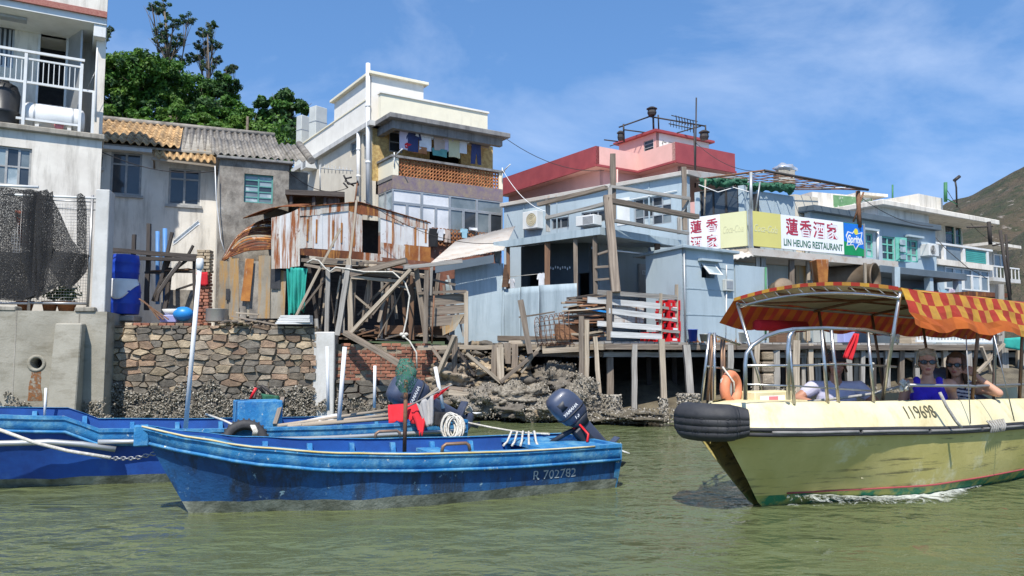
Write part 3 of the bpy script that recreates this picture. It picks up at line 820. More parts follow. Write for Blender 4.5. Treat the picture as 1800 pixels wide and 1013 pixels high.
def clip(poly, p, n):
    out = []
    for i in range(len(poly)):
        a, c = poly[i], poly[(i + 1) % len(poly)]
        da, dc = (a[0] - p[0]) * n[0] + (a[1] - p[1]) * n[1],(c[0] - p[0]) * n[0] + (c[1] - p[1]) * n[1]
        if da <= 0: out.append(a)
        if (da < 0) != (dc < 0) and abs(da - dc) > 1e-9:
            t = da / (da - dc); out.append((a[0] + (c[0] - a[0]) * t, a[1] + (c[1] - a[1]) * t))
    return out
def stone_wall(parent, fr, px0, px1, ptop, z0, mats, hmin, hmax, wmin, wmax, name='stone', cap=True, gap=.005, proud=(.02,.09), jit=.03):
    """irregular stones: cells of a jittered coursed layout, each its own block"""
    qa, qb = fr.pix(px0,640)[0], fr.pix(px1,640)[0]
    ztop = fr.pix((px0 + px1) / 2, ptop)[1]
    pts = []
    z = z0
    while z < ztop:
        h = rnd.uniform(hmin, hmax)
        q = qa + rnd.uniform(-.1,.1)
        while q < qb:
            w = rnd.uniform(wmin, wmax)
            if rnd.random() < .22: w *= .5
            pts.append((q + w / 2, z + h / 2 + rnd.uniform(-.25,.25) * h, rnd.uniform(.75,1.3)))
            q += w
        z += h
    K = 2.1                       # stones are wider than tall
    n = 0
    for i,(q, z, r_) in enumerate(pts):
        poly = [(qa / K, z0),(qb / K, z0),(qb / K, ztop),(qa / K, ztop)]
        for j,(q2, z2, r2) in enumerate(pts):
            if i == j: continue
            dx, dz = (q2 - q) / K, z2 - z
            dd = dx * dx + dz * dz
            if dd > .6: continue
            f = r_ / (r_ + r2)
            L_ = math.sqrt(dd)
            poly = clip(poly,(q / K + dx * f - dx / L_ * gap, z + dz * f - dz / L_ * gap),(dx / L_, dz / L_))
            if len(poly) < 3: break
        if len(poly) < 3: continue
        poly = [(a * K + rnd.uniform(-.008,.008), c + rnd.uniform(-.008,.008)) for a, c in poly]
        cx, cz = sum(p[0] for p in poly) / len(poly), sum(p[1] for p in poly) / len(poly)
        pr = rnd.uniform(*proud)
        b = MB(); k = len(poly)
        tilt = (rnd.uniform(-.12,.12), rnd.uniform(-.12,.12))
        r0 = [fr.pt(a, c,-.08) for a, c in poly]
        r1 = [fr.pt(a, c, pr * .45) for a, c in poly]
        r2_ = [fr.pt(cx + (a - cx) * .90, cz + (c - cz) * .87, pr + (a - cx) * tilt[0] + (c - cz) * tilt[1] + rnd.uniform(-.008,.008)) for a, c in poly]
        b.v = r0 + r1 + r2_
        for ring in (0,1):
            for e in range(k):
                e2 = (e + 1) % k
                b.f.append([ring * k + e, ring * k + e2,(ring + 1) * k + e2,(ring + 1) * k + e]); b.uv.append([(0,0)] * 4); b.mi.append(0); b.sm.append(False)
        b.f.append([2 * k + e for e in range(k)]); b.uv.append([(0,0)] * k); b.mi.append(0); b.sm.append(False)
        mm = rnd.choice(mats) if cz > .72 + rnd.uniform(-.15,.15) else 'stone_dark'
        b.build(name, mm, parent)
        n += 1
    return n
sw = thing('stone_wall', 'rubble stone sea wall with mixed tan and grey blocks', 'wall', F_SW.pt(2,0,0))
q0s, q1s = F_SW.pix(186,640)[0], F_SW.pix(556,640)[0]
zt_s = F_SW.pix(370,573)[1]
fbx('mortar', 'mortar', sw, F_SW, q0s, q1s,-.6, zt_s - .03,-1.2,0.0)
stone_wall(sw, F_SW,186,556,573,.1, ['stone', 'stone', 'stone_tan', 'stone_warm', 'stone_dark'],.09,.20,.15,.46)
# reddish brick course under the top on the left
for k in range(9):
    q = q0s + .35 + k * .17
    fbx('brick', 'brick' if k % 3 else 'stone_tan', sw, F_SW, q, q + .15, zt_s - .005, zt_s + .055,-.3,.02 + .01 * (k % 2), bevel=.008)
b = MB(); b.lathe([(.055,-.1),(.055,.16),(.042,.16),(.042,-.1)], F_SW.at(191,647),12, F_SW.n); b.build('drain_pipe', 'pvc', sw)
# pale concrete pier and the brick wall
F_BW = Fr(590,17.45,6)
r_ = prect(F_BW,553,584,590,700)
b = MB(); b.fbox(F_BW, r_[0], r_[1],-.5, F_BW.pix(570,584)[1],-.5,.25)
b.build('concrete_pier', 'pale_concrete', label='pale concrete pier between the stone wall and brick wall', cat='pier', bevel=.02)
bw = thing('brick_wall', 'crumbling red brick retaining wall under the collapsed shack', 'wall', F_BW.pt(1,0,0))
qa, qb = F_BW.pix(590,640)[0], F_BW.pix(772,640)[0]
ztb = F_BW.pix(680,604)[1]
fbx('mortar', 'mortar', bw, F_BW, qa, qb,-.5, ztb - .02,-.5,0)
z = .42
row = 0
while z < ztb - .03:
    q = qa + (row % 2) * .11
    while q < qb - .05:
        w = min(.215, qb - q)
        if not (z > ztb - .22 and rnd.random() < .35) and rnd.random() > .04:
            fbx('brick', 'brick', bw, F_BW, q + .008, q + w - .008, z + .006, z + .068,-.05, rnd.uniform(.012,.035), bevel=.006)
        q += w + .005
    z += .076; row += 1
stone_wall(bw, F_BW,592,772,610, ztb - .05, ['stone_tan', 'stone'],.07,.11,.15,.5, name='coping_stone', proud=(.02,.10))
stone_wall(bw, F_BW,592,772,668,.0, ['stone_dark', 'stone'],.10,.18,.2,.5, name='stone', proud=(.03,.2), jit=.05)

# ------------------------------------------------------------------ rocks and oysters along the waterline
def shells(b, sampler, n, size):
    for _ in range(n):
        p, nn = sampler()
        nn = V(nn) + V((rnd.gauss(0,.5), rnd.gauss(0,.5), rnd.gauss(0,.5)))
        nn.normalize()
        x = nn.orthogonal().normalized()
        x = Matrix.Rotation(rnd.uniform(0,6.28),3, nn) @ x
        y = nn.cross(x)
        s = size * rnd.uniform(.5,1.5)
        m = 0 if rnd.random() < .55 else 1
        t = p + nn * s * .8
        c = [p - x * s * .5 - y * s * .4, p + x * s * .6 - y * s * .3, p + y * s * .6]
        for k in range(3): b.poly([c[k], c[(k + 1) % 3], t], m=m)
b = MB()
def wall_s(fr, x0, x1, z0, z1, d, pw=2.0):
    qa, qb = fr.pix(x0,680)[0], fr.pix(x1,680)[0]
    def f():
        q = rnd.uniform(qa, qb)
        z = z0 + (z1 - z0) * (.62 + .55 * mnoise.noise(V((q * 2.1,3, d)))) * rnd.random() ** (pw * .7) * 1.25
        if mnoise.noise(V((q * 3.1, z * 4.5, d))) < -.08 and rnd.random() < .8: q += .22; z *= .8
        return fr.pt(q, z, d + rnd.uniform(-.02,.05)), fr.n
    return f
shells(b, wall_s(F_CW,-40,186,.1,.62,.02),1500,.035)
shells(b, wall_s(F_SW,186,556,.05,.85,.07,1.5),6500,.036)
shells(b, wall_s(F_BW,560,772,.0,.55,.12),1600,.034)
b.build('oyster_shells', ['oyster', 'shell'], kind='stuff', label='crust of oyster shells along the foot of the sea walls')

def rock(name, label, c, rad, m='stone_dark', seed=0, n_sh=0, group='boulders on the tidal bank', parent=None):
    b = MB()
    rot = Matrix.Rotation(seed * 1.3,3, 'Z')
    b.ell(c, rad,40,26, rot,0,.6, seed)
    if n_sh:
        def f():
            d = V((rnd.gauss(0,1), rnd.gauss(0,1), rnd.gauss(0,1))).normalized()
            if d.y > .5: d.y = -d.y
            k = rockf(d,.6, seed)
            return V(c) + rot @ (V((d.x * rad[0], d.y * rad[1], d.z * rad[2])) * k), rot @ d
        mats = [m, 'oyster', 'shell']
        bb = MB(); shells(bb, f, int(n_sh * 3.2),.034)
        i = len(b.v); b.v += bb.v
        b.f += [[k + i for k in q] for q in bb.f]; b.uv += bb.uv; b.mi += [k + 1 for k in bb.mi]; b.sm += bb.sm
        return b.build(name, mats, parent, label=label, cat='rock' if parent is None else None, group=group if parent is None else None)
    return b.build(name, m, parent, label=label, cat='rock' if parent is None else None, group=group if parent is None else None)
def R_(px, py, Y, rx, rz, label, m='mud', seed=1, n=220):
    c = P(px, py, Y)
    rock('boulder', label, c,(rx * Y / FPX, rx * Y / FPX * .8, rz * Y / FPX), m, seed, n)
R_(975,668,17.6,46,27, 'dark oyster-covered boulder in the shade at the deck edge', 'stone_dark',1.1,420)
R_(905,698,17.0,60,22, 'broad oyster-crusted rock heap below the broken jetty', 'oyster',2.4,900)
R_(965,718,16.6,46,18, 'low oyster-crusted rock behind the raised outboard motor', 'oyster',3.2,600)
R_(845,705,16.8,44,24, 'rock with oysters under the fallen planks', 'stone_dark',4.9,380)
R_(1022,708,16.6,36,36, 'oyster-covered rock leaning on the twin deck posts', 'oyster',5.6,600)
R_(905,722,16.4,34,13, 'small wet rock at the water edge', 'stone_dark',6.3,120)
R_(948,728,16.2,12,7, 'pale yellowish stone at the water edge beside the boats', 'stone_tan',7.3,0)
R_(1100,733,16.3,80,9, 'flat weedy rock shelf under the deck posts', 'mud',8.8,300)
R_(790,665,17.3,42,22, 'tan rubble lump behind the leaning timbers', 'stone',9.1,40)
R_(850,650,17.6,36,18, 'pale rubble heap under the broken jetty beam', 'stone_tan',10.3,30)
b = MB()
for k in range(260):
    px, py = rnd.uniform(760,930), rnd.uniform(605,720)
    c = P(px, py,17.9 - (py - 605) / 115 * 1.3 + rnd.uniform(-.1,.3))
    s = rnd.uniform(.04,.15)
    b.ell(c,(s * 1.5, s, s * .6),7,5, Matrix.Rotation(rnd.uniform(0,6),3, 'Z') @ Matrix.Rotation(rnd.uniform(-.5,.5),3, 'X'), rnd.randrange(3),.6, rnd.uniform(0,50))
b.build('rubble', ['stone', 'stone_tan', 'stone_dark'], kind='stuff', label='heap of loose stones spilling below the broken jetty')
b = MB()
shells(b, lambda: (P(rnd.uniform(860,1240), rnd.uniform(718,738), rnd.uniform(16.3,17.3)), V((0,-.5,1))),1400,.035)
b.build('oyster_bed', ['oyster', 'shell'], kind='stuff', label='bed of oyster shells at the water edge under the deck')
# ------------------------------------------------------------------ cloth helper
def cloth(name, m, parent, p00, p10, p01, p11, nu=8, nv=8, amp=.03, waves=3.0, sag=0.0, label=None, cat=None, group=None, jag=0.0, fwd=V((0,-1,0))):
    """sheet between four corners (top left, top right, bottom left, bottom right) with folds"""
    p00, p10, p01, p11 = V(p00), V(p10), V(p01), V(p11)
    ph = rnd.uniform(0,6)
    def fn(a, c):
        p = (p00.lerp(p10, a)).lerp(p01.lerp(p11, a), c)
        k = amp * (.35 + .65 * c)
        p = p + V(fwd) * (k * math.sin(a * waves * 6.28 + ph + c * 1.2) + k * .5 * math.sin(a * 11 + c * 5 + ph))
        p.z -= sag * math.sin(math.pi * a) * (1 - .3 * c)
        if jag and c > .99: p.z += rnd.uniform(-jag, jag)
        return p
    b = MB(); b.grid(fn, nu, nv, uvs=((p10 - p00).length,(p01 - p00).length))
    return b.build(name, m, parent, label=label, cat=cat, group=group, solid=.006)
def garment(name, m, fr, px, py, w, h, kind, label, d=0.0, group='laundry'):
    """a shirt or trousers hanging from its top edge, w,h in metres"""
    q, z = fr.pix(px, py, d)
    if kind == 'shirt':
        out = [(-.5,-.05),(-.62,-.42),(-.42,-.46),(-.36,-.30),(-.37,-1),(.37,-1),(.36,-.30),(.42,-.46),(.62,-.42),(.5,-.05),(.2,0),(.08,-.06),(-.08,-.06),(-.2,0)]
    elif kind == 'trousers':
        out = [(-.42,0),(-.5,-1),(-.12,-1),(0,-.38),(.12,-1),(.5,-1),(.42,0)]
    else:
        out = [(-.5,0),(-.5,-.5),(-.47,-1),(0,-.97),(.5,-1),(.48,-.5),(.5,0)]
    b = MB()
    def p3(x, y, dd): return fr.pt(q + x * w, z + y * h, d + dd + .035 * math.sin(x * 9 + px) * (-y))
    n = len(out)
    fr_, bk = [p3(x, y,.012) for x, y in out], [p3(x, y,-.012) for x, y in out]
    i = len(b.v); b.v += fr_ + bk
    b.f.append(list(range(i, i + n))); b.uv.append(list(out)); b.mi.append(0); b.sm.append(False)
    b.f.append(list(range(i + n, i + 2 * n))[::-1]); b.uv.append(list(out)); b.mi.append(0); b.sm.append(False)
    for k in range(n):
        k2 = (k + 1) % n
        b.f.append([i + k, i + n + k, i + n + k2, i + k2]); b.uv.append([(0,0)] * 4); b.mi.append(0); b.sm.append(False)
    return b.build(name, m, label=label, cat='clothes', group=group)

# ------------------------------------------------------------------ white apartment building at the left edge
FA = Fr(166,18.2,30)
ab = thing('apartment_building', 'white apartment building with railed balcony at the left edge', 'building', FA.pt(-1,2.2,0))
qE = 0.0
qW = -3.4
zl = FA.pix(165, 246)[1]                 # balcony floor
zc = FA.pix(150, 40)[1]                  # balcony ceiling
zr = FA.pix(157,-40)[1]
wr = prect(FA,-12,258,55,326)
wall('wall', 'white_plaster', ab, FA, qW, qE,1.85, zl, [wr],0,.2)
window(FA, wr, ab,3,2, 'grey_wood_window', ['grey_glass', 'pale_glass', 'dark_glass'], d=-.05)
FAs = Fr(0,0,120, o=FA.pt(qE,0,0))
b = MB(); b.box(FA.pt(qE - .2,1.85,-.2), FA.u * .2,-FA.n * 2.2, V((0,0, zr - 1.85))); b.build('side_wall', 'white_plaster', ab)
b = MB(); b.fbox(FA, qW, qE + .05, zl, zl + .13,-1.6,.12); b.build('balcony_slab', 'old_concrete', ab, bevel=.02)
# recessed upper wall
dr = prect(FA,64,55,118,215,-1.3)
w2 = prect(FA,-10,45,25,118,-1.3)
dr = (dr[0], dr[1], zl + .13, dr[3])
wall('upper_wall', 'white_plaster', ab, FA, qW - .6, qE - .2, zl + .13, zc, [dr, w2],-1.3,.15)
fbx('dark_backing', 'black_rubber_and_shade', ab, FA, qW - 2, qE - .2, zl + .13, zc,-2.4,-2.3)  # black backing behind the door; the unlit room is put into its colour
window(FA, w2, ab,4,1, 'aluminium', 'dark_glass', d=-1.33)
df = MB()
df.fbox(FA, dr[0], dr[0] + .05, dr[2], dr[3],-1.36,-1.27); df.fbox(FA, dr[1] - .05, dr[1], dr[2], dr[3],-1.36,-1.27); df.fbox(FA, dr[0] + .05, dr[1] - .05, dr[3] - .05, dr[3],-1.36,-1.272)
dfo = df.build('door_frame', 'white_paint', ab)
b = MB(); b.box(FA.pt(dr[1], dr[2],-1.25),(FA.u * .25 + FA.n * .75), FA.u * .04, V((0,0, dr[3] - dr[2] - .05))); b.build('open_door', 'aluminium', ab)
b = MB(); b.box(FA.pt(dr[1] + .05, dr[2] + .1,-1.24),(FA.u * .21 + FA.n * .63),-FA.u * .004, V((0,0, dr[3] - dr[2] - .25))); b.build('door_glass', 'pale_glass', ab)
# ceiling slab, mosaic fascia, corner bracket, lamp
b = MB(); b.fbox(FA, qW - .3, qE - .02, zc, zc + .16,-2.45,.08); b.build('balcony_ceiling', 'white_paint', ab)
b = MB(); b.fbox(FA, qW - .3, qE - .02, zc + .16, zc + .30,-1.5,.16); b.build('mosaic_band', 'mosaic_red', ab)
b = MB(); b.fbox(FA, qW - .3, qE - .02, zc + .30, zr,-1.5,.13); b.build('parapet', 'white_plaster', ab)
b = MB(); b.fbox(FA, qE - .28, qE - .02, zc - .30, zc - .002,-1.1,.05); b.build('corner_bracket', 'white_paint', ab, bevel=.01)
lr = prect(FA,0,2,48,20,-.3)
fbx('ceiling_lamp', 'aluminium', ab, FA, lr[0], lr[1], zc - .07, zc - .005,-.6,-.35)
for k,(x, y) in enumerate(((77,42),(110,46))):
    r_ = prect(FA, x - 6, y - 7, x + 6, y + 7,-1.28)
    b = MB(); b.poly([FA.pt(r_[0], r_[3],-1.28), FA.pt(r_[1], r_[3] - .01,-1.28), FA.pt(r_[1] - .02, r_[2] + .03,-1.27), FA.pt((r_[0] + r_[1]) / 2, r_[2],-1.265), FA.pt(r_[0] + .03, r_[2] + .05,-1.27)])
    b.build('paper_ornament', 'red_paper', ab, solid=.01)
r_ = prect(FA,62,205,90,224,-.25)
fbx('paper_banner', 'red_paper', ab, FA, r_[0], r_[1], r_[2], r_[3],-.2,-.18)
# balcony railing
rl = thing('balcony_railing', 'white steel railing on the balcony of the left building', 'railing', FA.pt(-1, zl + .13,.1))
def rail(y0, y1, x0=-30, x1=166, r=.028, d=.06, name='rail'):
    qa_, za_ = FA.pix(0, y0, d); qb_, zb_ = FA.pix(x1, y1, d)
    q0_ = FA.pix(x0, y0, d)[0]
    zz = (za_ + zb_) / 2
    fbx(name, 'white_paint', rl, FA, q0_, qb_, zz - r, zz + r, d - r, d + r)
    return zz, q0_, qb_
zt1, qa1, qb1 = rail(82,108, x1=149)
zt2, _, _ = rail(97,118, x1=147, r=.02, d=.055)
zt3, _, _ = rail(138,162, x1=167, r=.026)
zt4, _, _ = rail(203,222, x0=28, x1=140, r=.025, d=.05)
q = qa1
while q < qb1 - .06:
    fbx('baluster', 'white_paint', rl, FA, q, q + .017, zt3 + .026, zt2 - .02,.045,.062)
    q += .105
for px in (44,143,166):
    q = FA.pix(px,140,.06)[0]
    fbx('post', 'white_paint', rl, FA, q - .03, q + .03, zl + .13, zt3 + (.0 if px == 166 else .62 if px == 143 else .66),.02,.098)
# tanks behind the railing
tk = thing('water_tank', 'white horizontal water tank behind the balcony railing', 'tank', FA.at(95,215,-.25))
ra = FA.at(38,190,-.30); rb = FA.at(150,203,-.30)
ra.z = rb.z = zl + .45
b = MB(); L_ = (rb - ra).length
b.lathe([(.02,0),(.2,.01),(.28,.05),(.31,.12),(.31, L_ - .12),(.28, L_ - .05),(.2, L_ - .01),(.02, L_)], ra,24,(rb - ra)); b.build('shell', 'white_paint', tk)
for f in (.25,.75):
    c = ra.lerp(rb, f); fbx('cradle', 'white_paint', tk, Fr(0,0,30, o=c),-.04,.04, zl + .13, zl + .22,-.25,.25)
for f in (.2,.8):
    b = MB(); b.lathe([(.314,-.02),(.316,0),(.314,.02)], ra.lerp(rb, f),24,(rb - ra)); b.build('band', 'aluminium', tk)
c = FA.at(4,222,-.35); c.z = zl + .13
b = MB(); b.lathe([(.02,0),(.30,0),(.33,.06),(.31,.3),(.34,.33),(.31,.36),(.33,.75),(.26,.95),(.1,1.03),(.1,1.06),(0.01,1.06)], c,22)
b.build('water_drum', 'black_plastic', label='black plastic water drum on the balcony at the photo edge', cat='tank')
c = FA.at(104,222,-.05); c.z = zl + .13
b = MB(); b.lathe([(.01,0),(.07,0),(.10,.13),(.09,.135),(.06,.02),(.01,.02)], c,14); b.build('bucket', 'pink_plastic', label='small pink bucket on the balcony ledge', cat='bucket')
mp_ = thing('antenna_mast', 'thin white mast pole at the corner of the left building', 'mast', FA.at(169,165,.12))
tb('pole', 'pvc', mp_, [FA.at(168,215,.12), FA.at(169,130,.12), FA.at(171,84,.12)], [.024,.024,.014],7)
tb('guy_wire', 'steel', mp_, [FA.at(170,120,.12), FA.at(153,158,.1)],.005,4)

# ------------------------------------------------------------------ fence with shade netting
FF = Fr(160,16.25,14)
zf = zt
fn_ = thing('mesh_fence', 'steel mesh fence on top of the concrete sea wall', 'fence', FF.pt(-1.2, zf,0))
qx = lambda px: FF.pix(px,450)[0]
ztop = FF.pix(80,340)[1]
for px in (-30,55,158):
    tb('post', 'steel', fn_, [FF.pt(qx(px), zf,0), FF.pt(qx(px), ztop,0)],.03,8)
for (y, x0, x1, m, r) in ((330,-40,62, 'white_paint',.03),(345,0,168, 'white_paint',.026),(534,-30,54, 'steel',.028),(533,57,157, 'steel',.028),(352,60,168, 'steel',.014),(366,95,168, 'steel',.012)):
    z = FF.pix(80, y)[1]
    tb('rail', m, fn_, [FF.pt(qx(x0), z,.01), FF.pt(qx(x1), z,.01)], r,7)
for (x0, x1) in ((-30,54),(58,156)):
    q = qx(x0)
    b = MB()
    z0, z1 = FF.pix(80,532)[1], FF.pix(80,356)[1]
    while q < qx(x1):
        b.tube([FF.pt(q, z0,0), FF.pt(q, z1,0)],.0035,4); q += .05
    zz = z0 + .05
    while zz < z1:
        b.tube([FF.pt(qx(x0), zz,.003), FF.pt(qx(x1), zz,.003)],.0035,4); zz += .06
    b.build('wire_mesh', 'steel', fn_)
nt = thing('shade_net', 'torn black shade netting draped over the mesh fence', 'net', FF.pt(-1.2, zf,.06))
def net(pts, nv=10, amp=.05, d=.05):
    """pts: list of (px, ytop, ybottom) left to right"""
    b = MB()
    n = len(pts) - 1
    def fn(a, c):
        t = a * n; i = min(int(t), n - 1); f = t - i
        px = pts[i][0] * (1 - f) + pts[i + 1][0] * f
        y0 = pts[i][1] * (1 - f) + pts[i + 1][1] * f
        y1 = pts[i][2] * (1 - f) + pts[i + 1][2] * f
        y = y0 + (y1 - y0) * c
        p = FF.at(px, y, d)
        return p + FF.n * (amp * math.sin(a * n * 2.1 + c * 2) + amp * .7 * mnoise.noise(V((px * .06, y * .03, d * 9))))
    b.grid(fn, n * 5, nv, uvs=(3,2))
    b.build('net_sheet', 'net_black', nt)
net([(-30,330,520),(10,330,525),(40,333,528),(62,338,520),(75,336,470)],14,.06,.05)
net([(62,340,480),(85,334,470),(105,375,500),(125,420,510),(148,445,480),(158,450,462)],12,.05,.07)
net([(66,338,530),(80,345,500),(92,335,440)],8,.04,.11)
net([(135,343,430),(143,340,440),(149,345,446),(153,380,450)],8,.02,.08)
net([(-30,440,525),(30,445,530),(70,440,522),(100,442,505),(130,445,500),(152,448,478)],8,.05,.10)
net([(40,335,460),(55,333,520),(68,336,528)],8,.05,.13)
cloth('towel', 'orange_cloth', None, FF.at(27,370,-.25), FF.at(56,373,-.25), FF.at(36,432,-.25), FF.at(50,436,-.25), amp=.03, label='orange cloth hanging behind the shade netting', cat='cloth')
for k,(px, r, lab) in enumerate(((38,.16, 'terracotta flowerpot at the fence foot nearer the photo edge'),(82,.15, 'terracotta flowerpot right of the middle fence post'),(112,.19, 'wide brown flowerpot under the green plant'))):
    c = FF.pt(qx(px), zf,-.35)
    t = thing('flowerpot', lab, 'flowerpot', c, 'flowerpots behind the mesh fence')
    b = MB(); b.lathe([(.01,0),(r * .7,0),(r,.2),(r * 1.08,.2),(r * 1.08,.24),(r * .9,.24),(r * .85,.2),(.01,.19)], c,14); b.build('pot', 'terracotta', t)
    b = MB(); leafcluster(b, c + V((0,0,.42)),.28 if k == 2 else .2,260 if k == 2 else 90,.05,.9); b.build('foliage', 'leaf_dark', t, kind='stuff')
# white end post
FP = Fr(182,16.1,14)
r_ = prect(FP,167,335,191,556)
fbx('gate_post', 'pale_concrete', None, FP, r_[0], r_[1], r_[2] - .08, r_[3],-.35,.12, label='tall whitewashed concrete post at the end of the netted fence', cat='post', bevel=.012)

# ------------------------------------------------------------------ white plastered house with tiled roof
FW = Fr(250,21.0,22)
wh = thing('white_house', 'white plastered house with orange tiled roof and wooden windows', 'house', FW.pt(0,1.85,0))
qa, qb = FW.pix(140,400)[0], FW.pix(388,400)[0]
ze = FW.pix(215,262)[1]
wA, wB = prect(FW,194,268,249,343), prect(FW,296,297,352,361)
wS = prect(FW,165,273,180,293)
wall('wall', 'white_house_plaster', wh, FW, qa, qb,1.85, ze, [wA, wB, wS],0,.22)
for w in (wA, wB): window(FW, w, wh,2,1, 'grey_wood_window', 'dark_glass', d=-.04, bar=.055, transom=.72, sill='grey_wood_window')
fbx('vent_back', 'black_rubber_and_shade', wh, FW, wS[0], wS[1], wS[2], wS[3],-.15,-.12)
fbx('vent_ledge', 'pale_concrete', wh, FW, wS[0] - .05, wS[1] + .05, wS[2] - .12, wS[2] - .04,0,.12)
b = MB(); b.box(FW.pt(qb - .2,1.85,-.22), FW.u * .2,-FW.n * 5, V((0,0, ze - 1.9))); b.build('side_wall', 'white_house_plaster', wh)
# roof: tiles in overlapping courses, then ribbed cement sheets
zr_ = FW.pix(240,216,-3.2)[1]
def roof_surface(fr, q, t, z0, z1, d0, d1): return fr.pt(q, z0 + (z1 - z0) * t, d0 + (d1 - d0) * t)
def sheets(parent, name, m, fr, qa, qb, z0, z1, d0, d1, pitch, amp, rows=1, seg=6, over=.05):
    n = max(1, int(round((qb - qa) / pitch)))
    pw = (qb - qa) / n
    for c in range(n):
        for r_ in range(rows):
            t0, t1 = r_ / rows,(r_ + 1) / rows + (.35 / rows if r_ < rows - 1 else 0)
            lift = .018 * (1 if rows > 1 else 0)
            jz = rnd.uniform(-.008,.008)
            b = MB()
            def fn(a, k):
                q = qa + pw * (c + a)
                t = t0 + (t1 - t0) * k
                p = roof_surface(fr, q, t, z0, z1, d0, d1)
                return p + V((0,0, amp * math.sin(a * 2 * math.pi) + lift * (1 - k) + jz))
            b.grid(fn, seg,1, uvs=(pw,1))
            b.build(name, m, parent, solid=.014)
qt0, qt1 = FW.pix(150,250)[0], FW.pix(318,262)[0]
roof = MB(); roof.hexa([FW.pt(qa, ze,.25), FW.pt(qb, ze,.25), FW.pt(qb, ze,-3.2), FW.pt(qa, ze,-3.2), FW.pt(qa, ze + .05,.25), FW.pt(qb, ze + .05,.25), FW.pt(qb, zr_ - .05,-3.2), FW.pt(qa, zr_ - .05,-3.2)])
roofo = roof.build('roof', 'old_concrete', wh)
sheets(roofo, 'roof_tile', 'roof_tile', FW, qt0, qt1 - .02, ze + .08, zr_,.38,-3.2,.20,.045, rows=8, seg=6)
sheets(roofo, 'roof_sheet', 'asbestos', FW, qt1 + .02, FW.pix(500,262)[0], ze + .08, zr_,.10,-3.2,.18,.04, rows=1, seg=6)
b = MB(); b.tube([FW.pt(qt0 - .1, zr_ + .03,-3.2), FW.pt(FW.pix(500,262)[0], zr_ + .03,-3.2)],.09,8); b.build('ridge', 'asbestos', roofo)
fbx('eave_board', 'pale_concrete', roofo, FW, qa, FW.pix(268,275)[0], ze - .10, ze - .005,0.0,.30)
# lower broken tiles and eave over the right window
r_ = prect(FW,272,272,380,292)
sheets(roofo, 'roof_tile', 'roof_tile', FW, r_[0], r_[1], r_[2] + .04, r_[3] + .12,.55,.02,.17,.05, rows=2, seg=6)
b = MB(); b.beam(FW.pt(r_[0] - .05, r_[2],.5), FW.pt(r_[1] + .05, r_[2] - .06,.5),.07,.06, j=.008); b.build('eave_beam', 'wood_pale', roofo)
bm_('bracket', 'wood', roofo, FW.pt(r_[0], r_[2] - .12,0), FW.pt(r_[0], r_[2] + .02,.5),.05,.05)

# ------------------------------------------------------------------ grey stained cement house
FG = Fr(385,19.8,22)
gh = thing('cement_house', 'grey mould-stained cement house with teal window', 'house', FG.pt(1,1.85,0))
qa, qb = FG.pix(383,400)[0], FG.pix(506,400)[0]
zg = FG.pix(440,284)[1]
wG = prect(FG,429,307,480,357)
wall('wall', 'stained_cement', gh, FG, qa, qb,1.85, zg, [wG],0,.25)
w = window(FG, wG, gh,2,5, 'teal_paint', ['pale_glass', 'grey_glass', 'pale_glass', 'dark_glass', 'pale_glass'], d=-.06, bar=.035)
b = MB(); b.box(FG.pt(qb - .25,1.85,-.25), FG.u * .25,-FG.n * 3.5, V((0,0, zg - 1.85))); b.build('side_wall', 'stained_cement', gh)
b = MB(); b.box(FG.pt(qa,1.85,-.25), FG.u * .22,-FG.n * 2, V((0,0, zg - 1.85))); b.build('left_wall', 'white_house_plaster', gh)
b = MB(); b.fbox(FG, qa - .08, qb + .1, zg, zg + .07,-2.8,.12); rg = b.build('roof', 'grey_slab', gh, bevel=.015)
zz1 = FG.pix(480,252,-2.8)[1]
sheets(rg, 'roof_sheet', 'asbestos', FG, FG.pix(372,280)[0], qb + .55, zg + .12, zz1,.05,-2.8,.18,.035, rows=1)
b = MB(); b.tube([FG.pt(qb + .56, zg + .15,.05), FG.pt(qb + .56, zz1 + .05,-2.8)],.10,8); b.build('verge', 'asbestos', rg)
fbx('annex_wall', 'stained_cement', gh, FG, qb, FG.pix(541,330,-.6)[0],1.85, FG.pix(520,302,-.6)[1],-3.0,-.6)
tb('cable', 'pvc', gh, [FG.at(378,292,.25), FG.at(380,350,.2), FG.at(388,420,.15), FG.at(398,452,.2)],.012,5)

# ------------------------------------------------------------------ things on the sea wall by the white house
zw = zt_s + .0
def Q(px, py, Y): return P(px, py, Y)
# blue barrels
for k,(yt, yb, lab) in enumerate(((449,497, 'upper blue plastic barrel stacked beside the white post'),(497,553, 'lower blue plastic barrel with white sheet tied round it'))):
    c = P(217, yb,17.2); h = P(217, yt,17.2).z - c.z
    b = MB(); r = .335 - .02 * (1 - k)
    b.lathe([(.01,0),(r * .9,0),(r * .93,.02),(r * .98, h * .30),(r * 1.02, h * .34),(r * .98, h * .38),(r, h * .66),(r * 1.03, h * .70),(r, h * .74),(r * .93, h * .97),(r * .86, h),(.01, h - .02)], c,26)
    b.build('barrel', 'blue_barrel', label=lab, cat='barrel', group='stacked blue barrels')
c = P(217,556,17.2); b = MB(); b.cbox(c - V((0,0,.12)),.62,.5,.12,.1); b.build('plinth', 'old_concrete', label='low concrete block under the blue barrels', cat='block', bevel=.02)
b = MB()
cc = P(217,497,17.2)
def shn(a, k):
    th = -2.75 + 2.5 * a
    z = cc.z + .06 - k * (.12 + .34 * max(0, math.sin(a * 3.1)) ** 1.5 * (1 - .35 * abs(a - .62)))
    rr = .36 + .03 * math.sin(a * 14) * k + .02 * k
    return V((cc.x + rr * math.cos(th), cc.y + rr * math.sin(th), z))
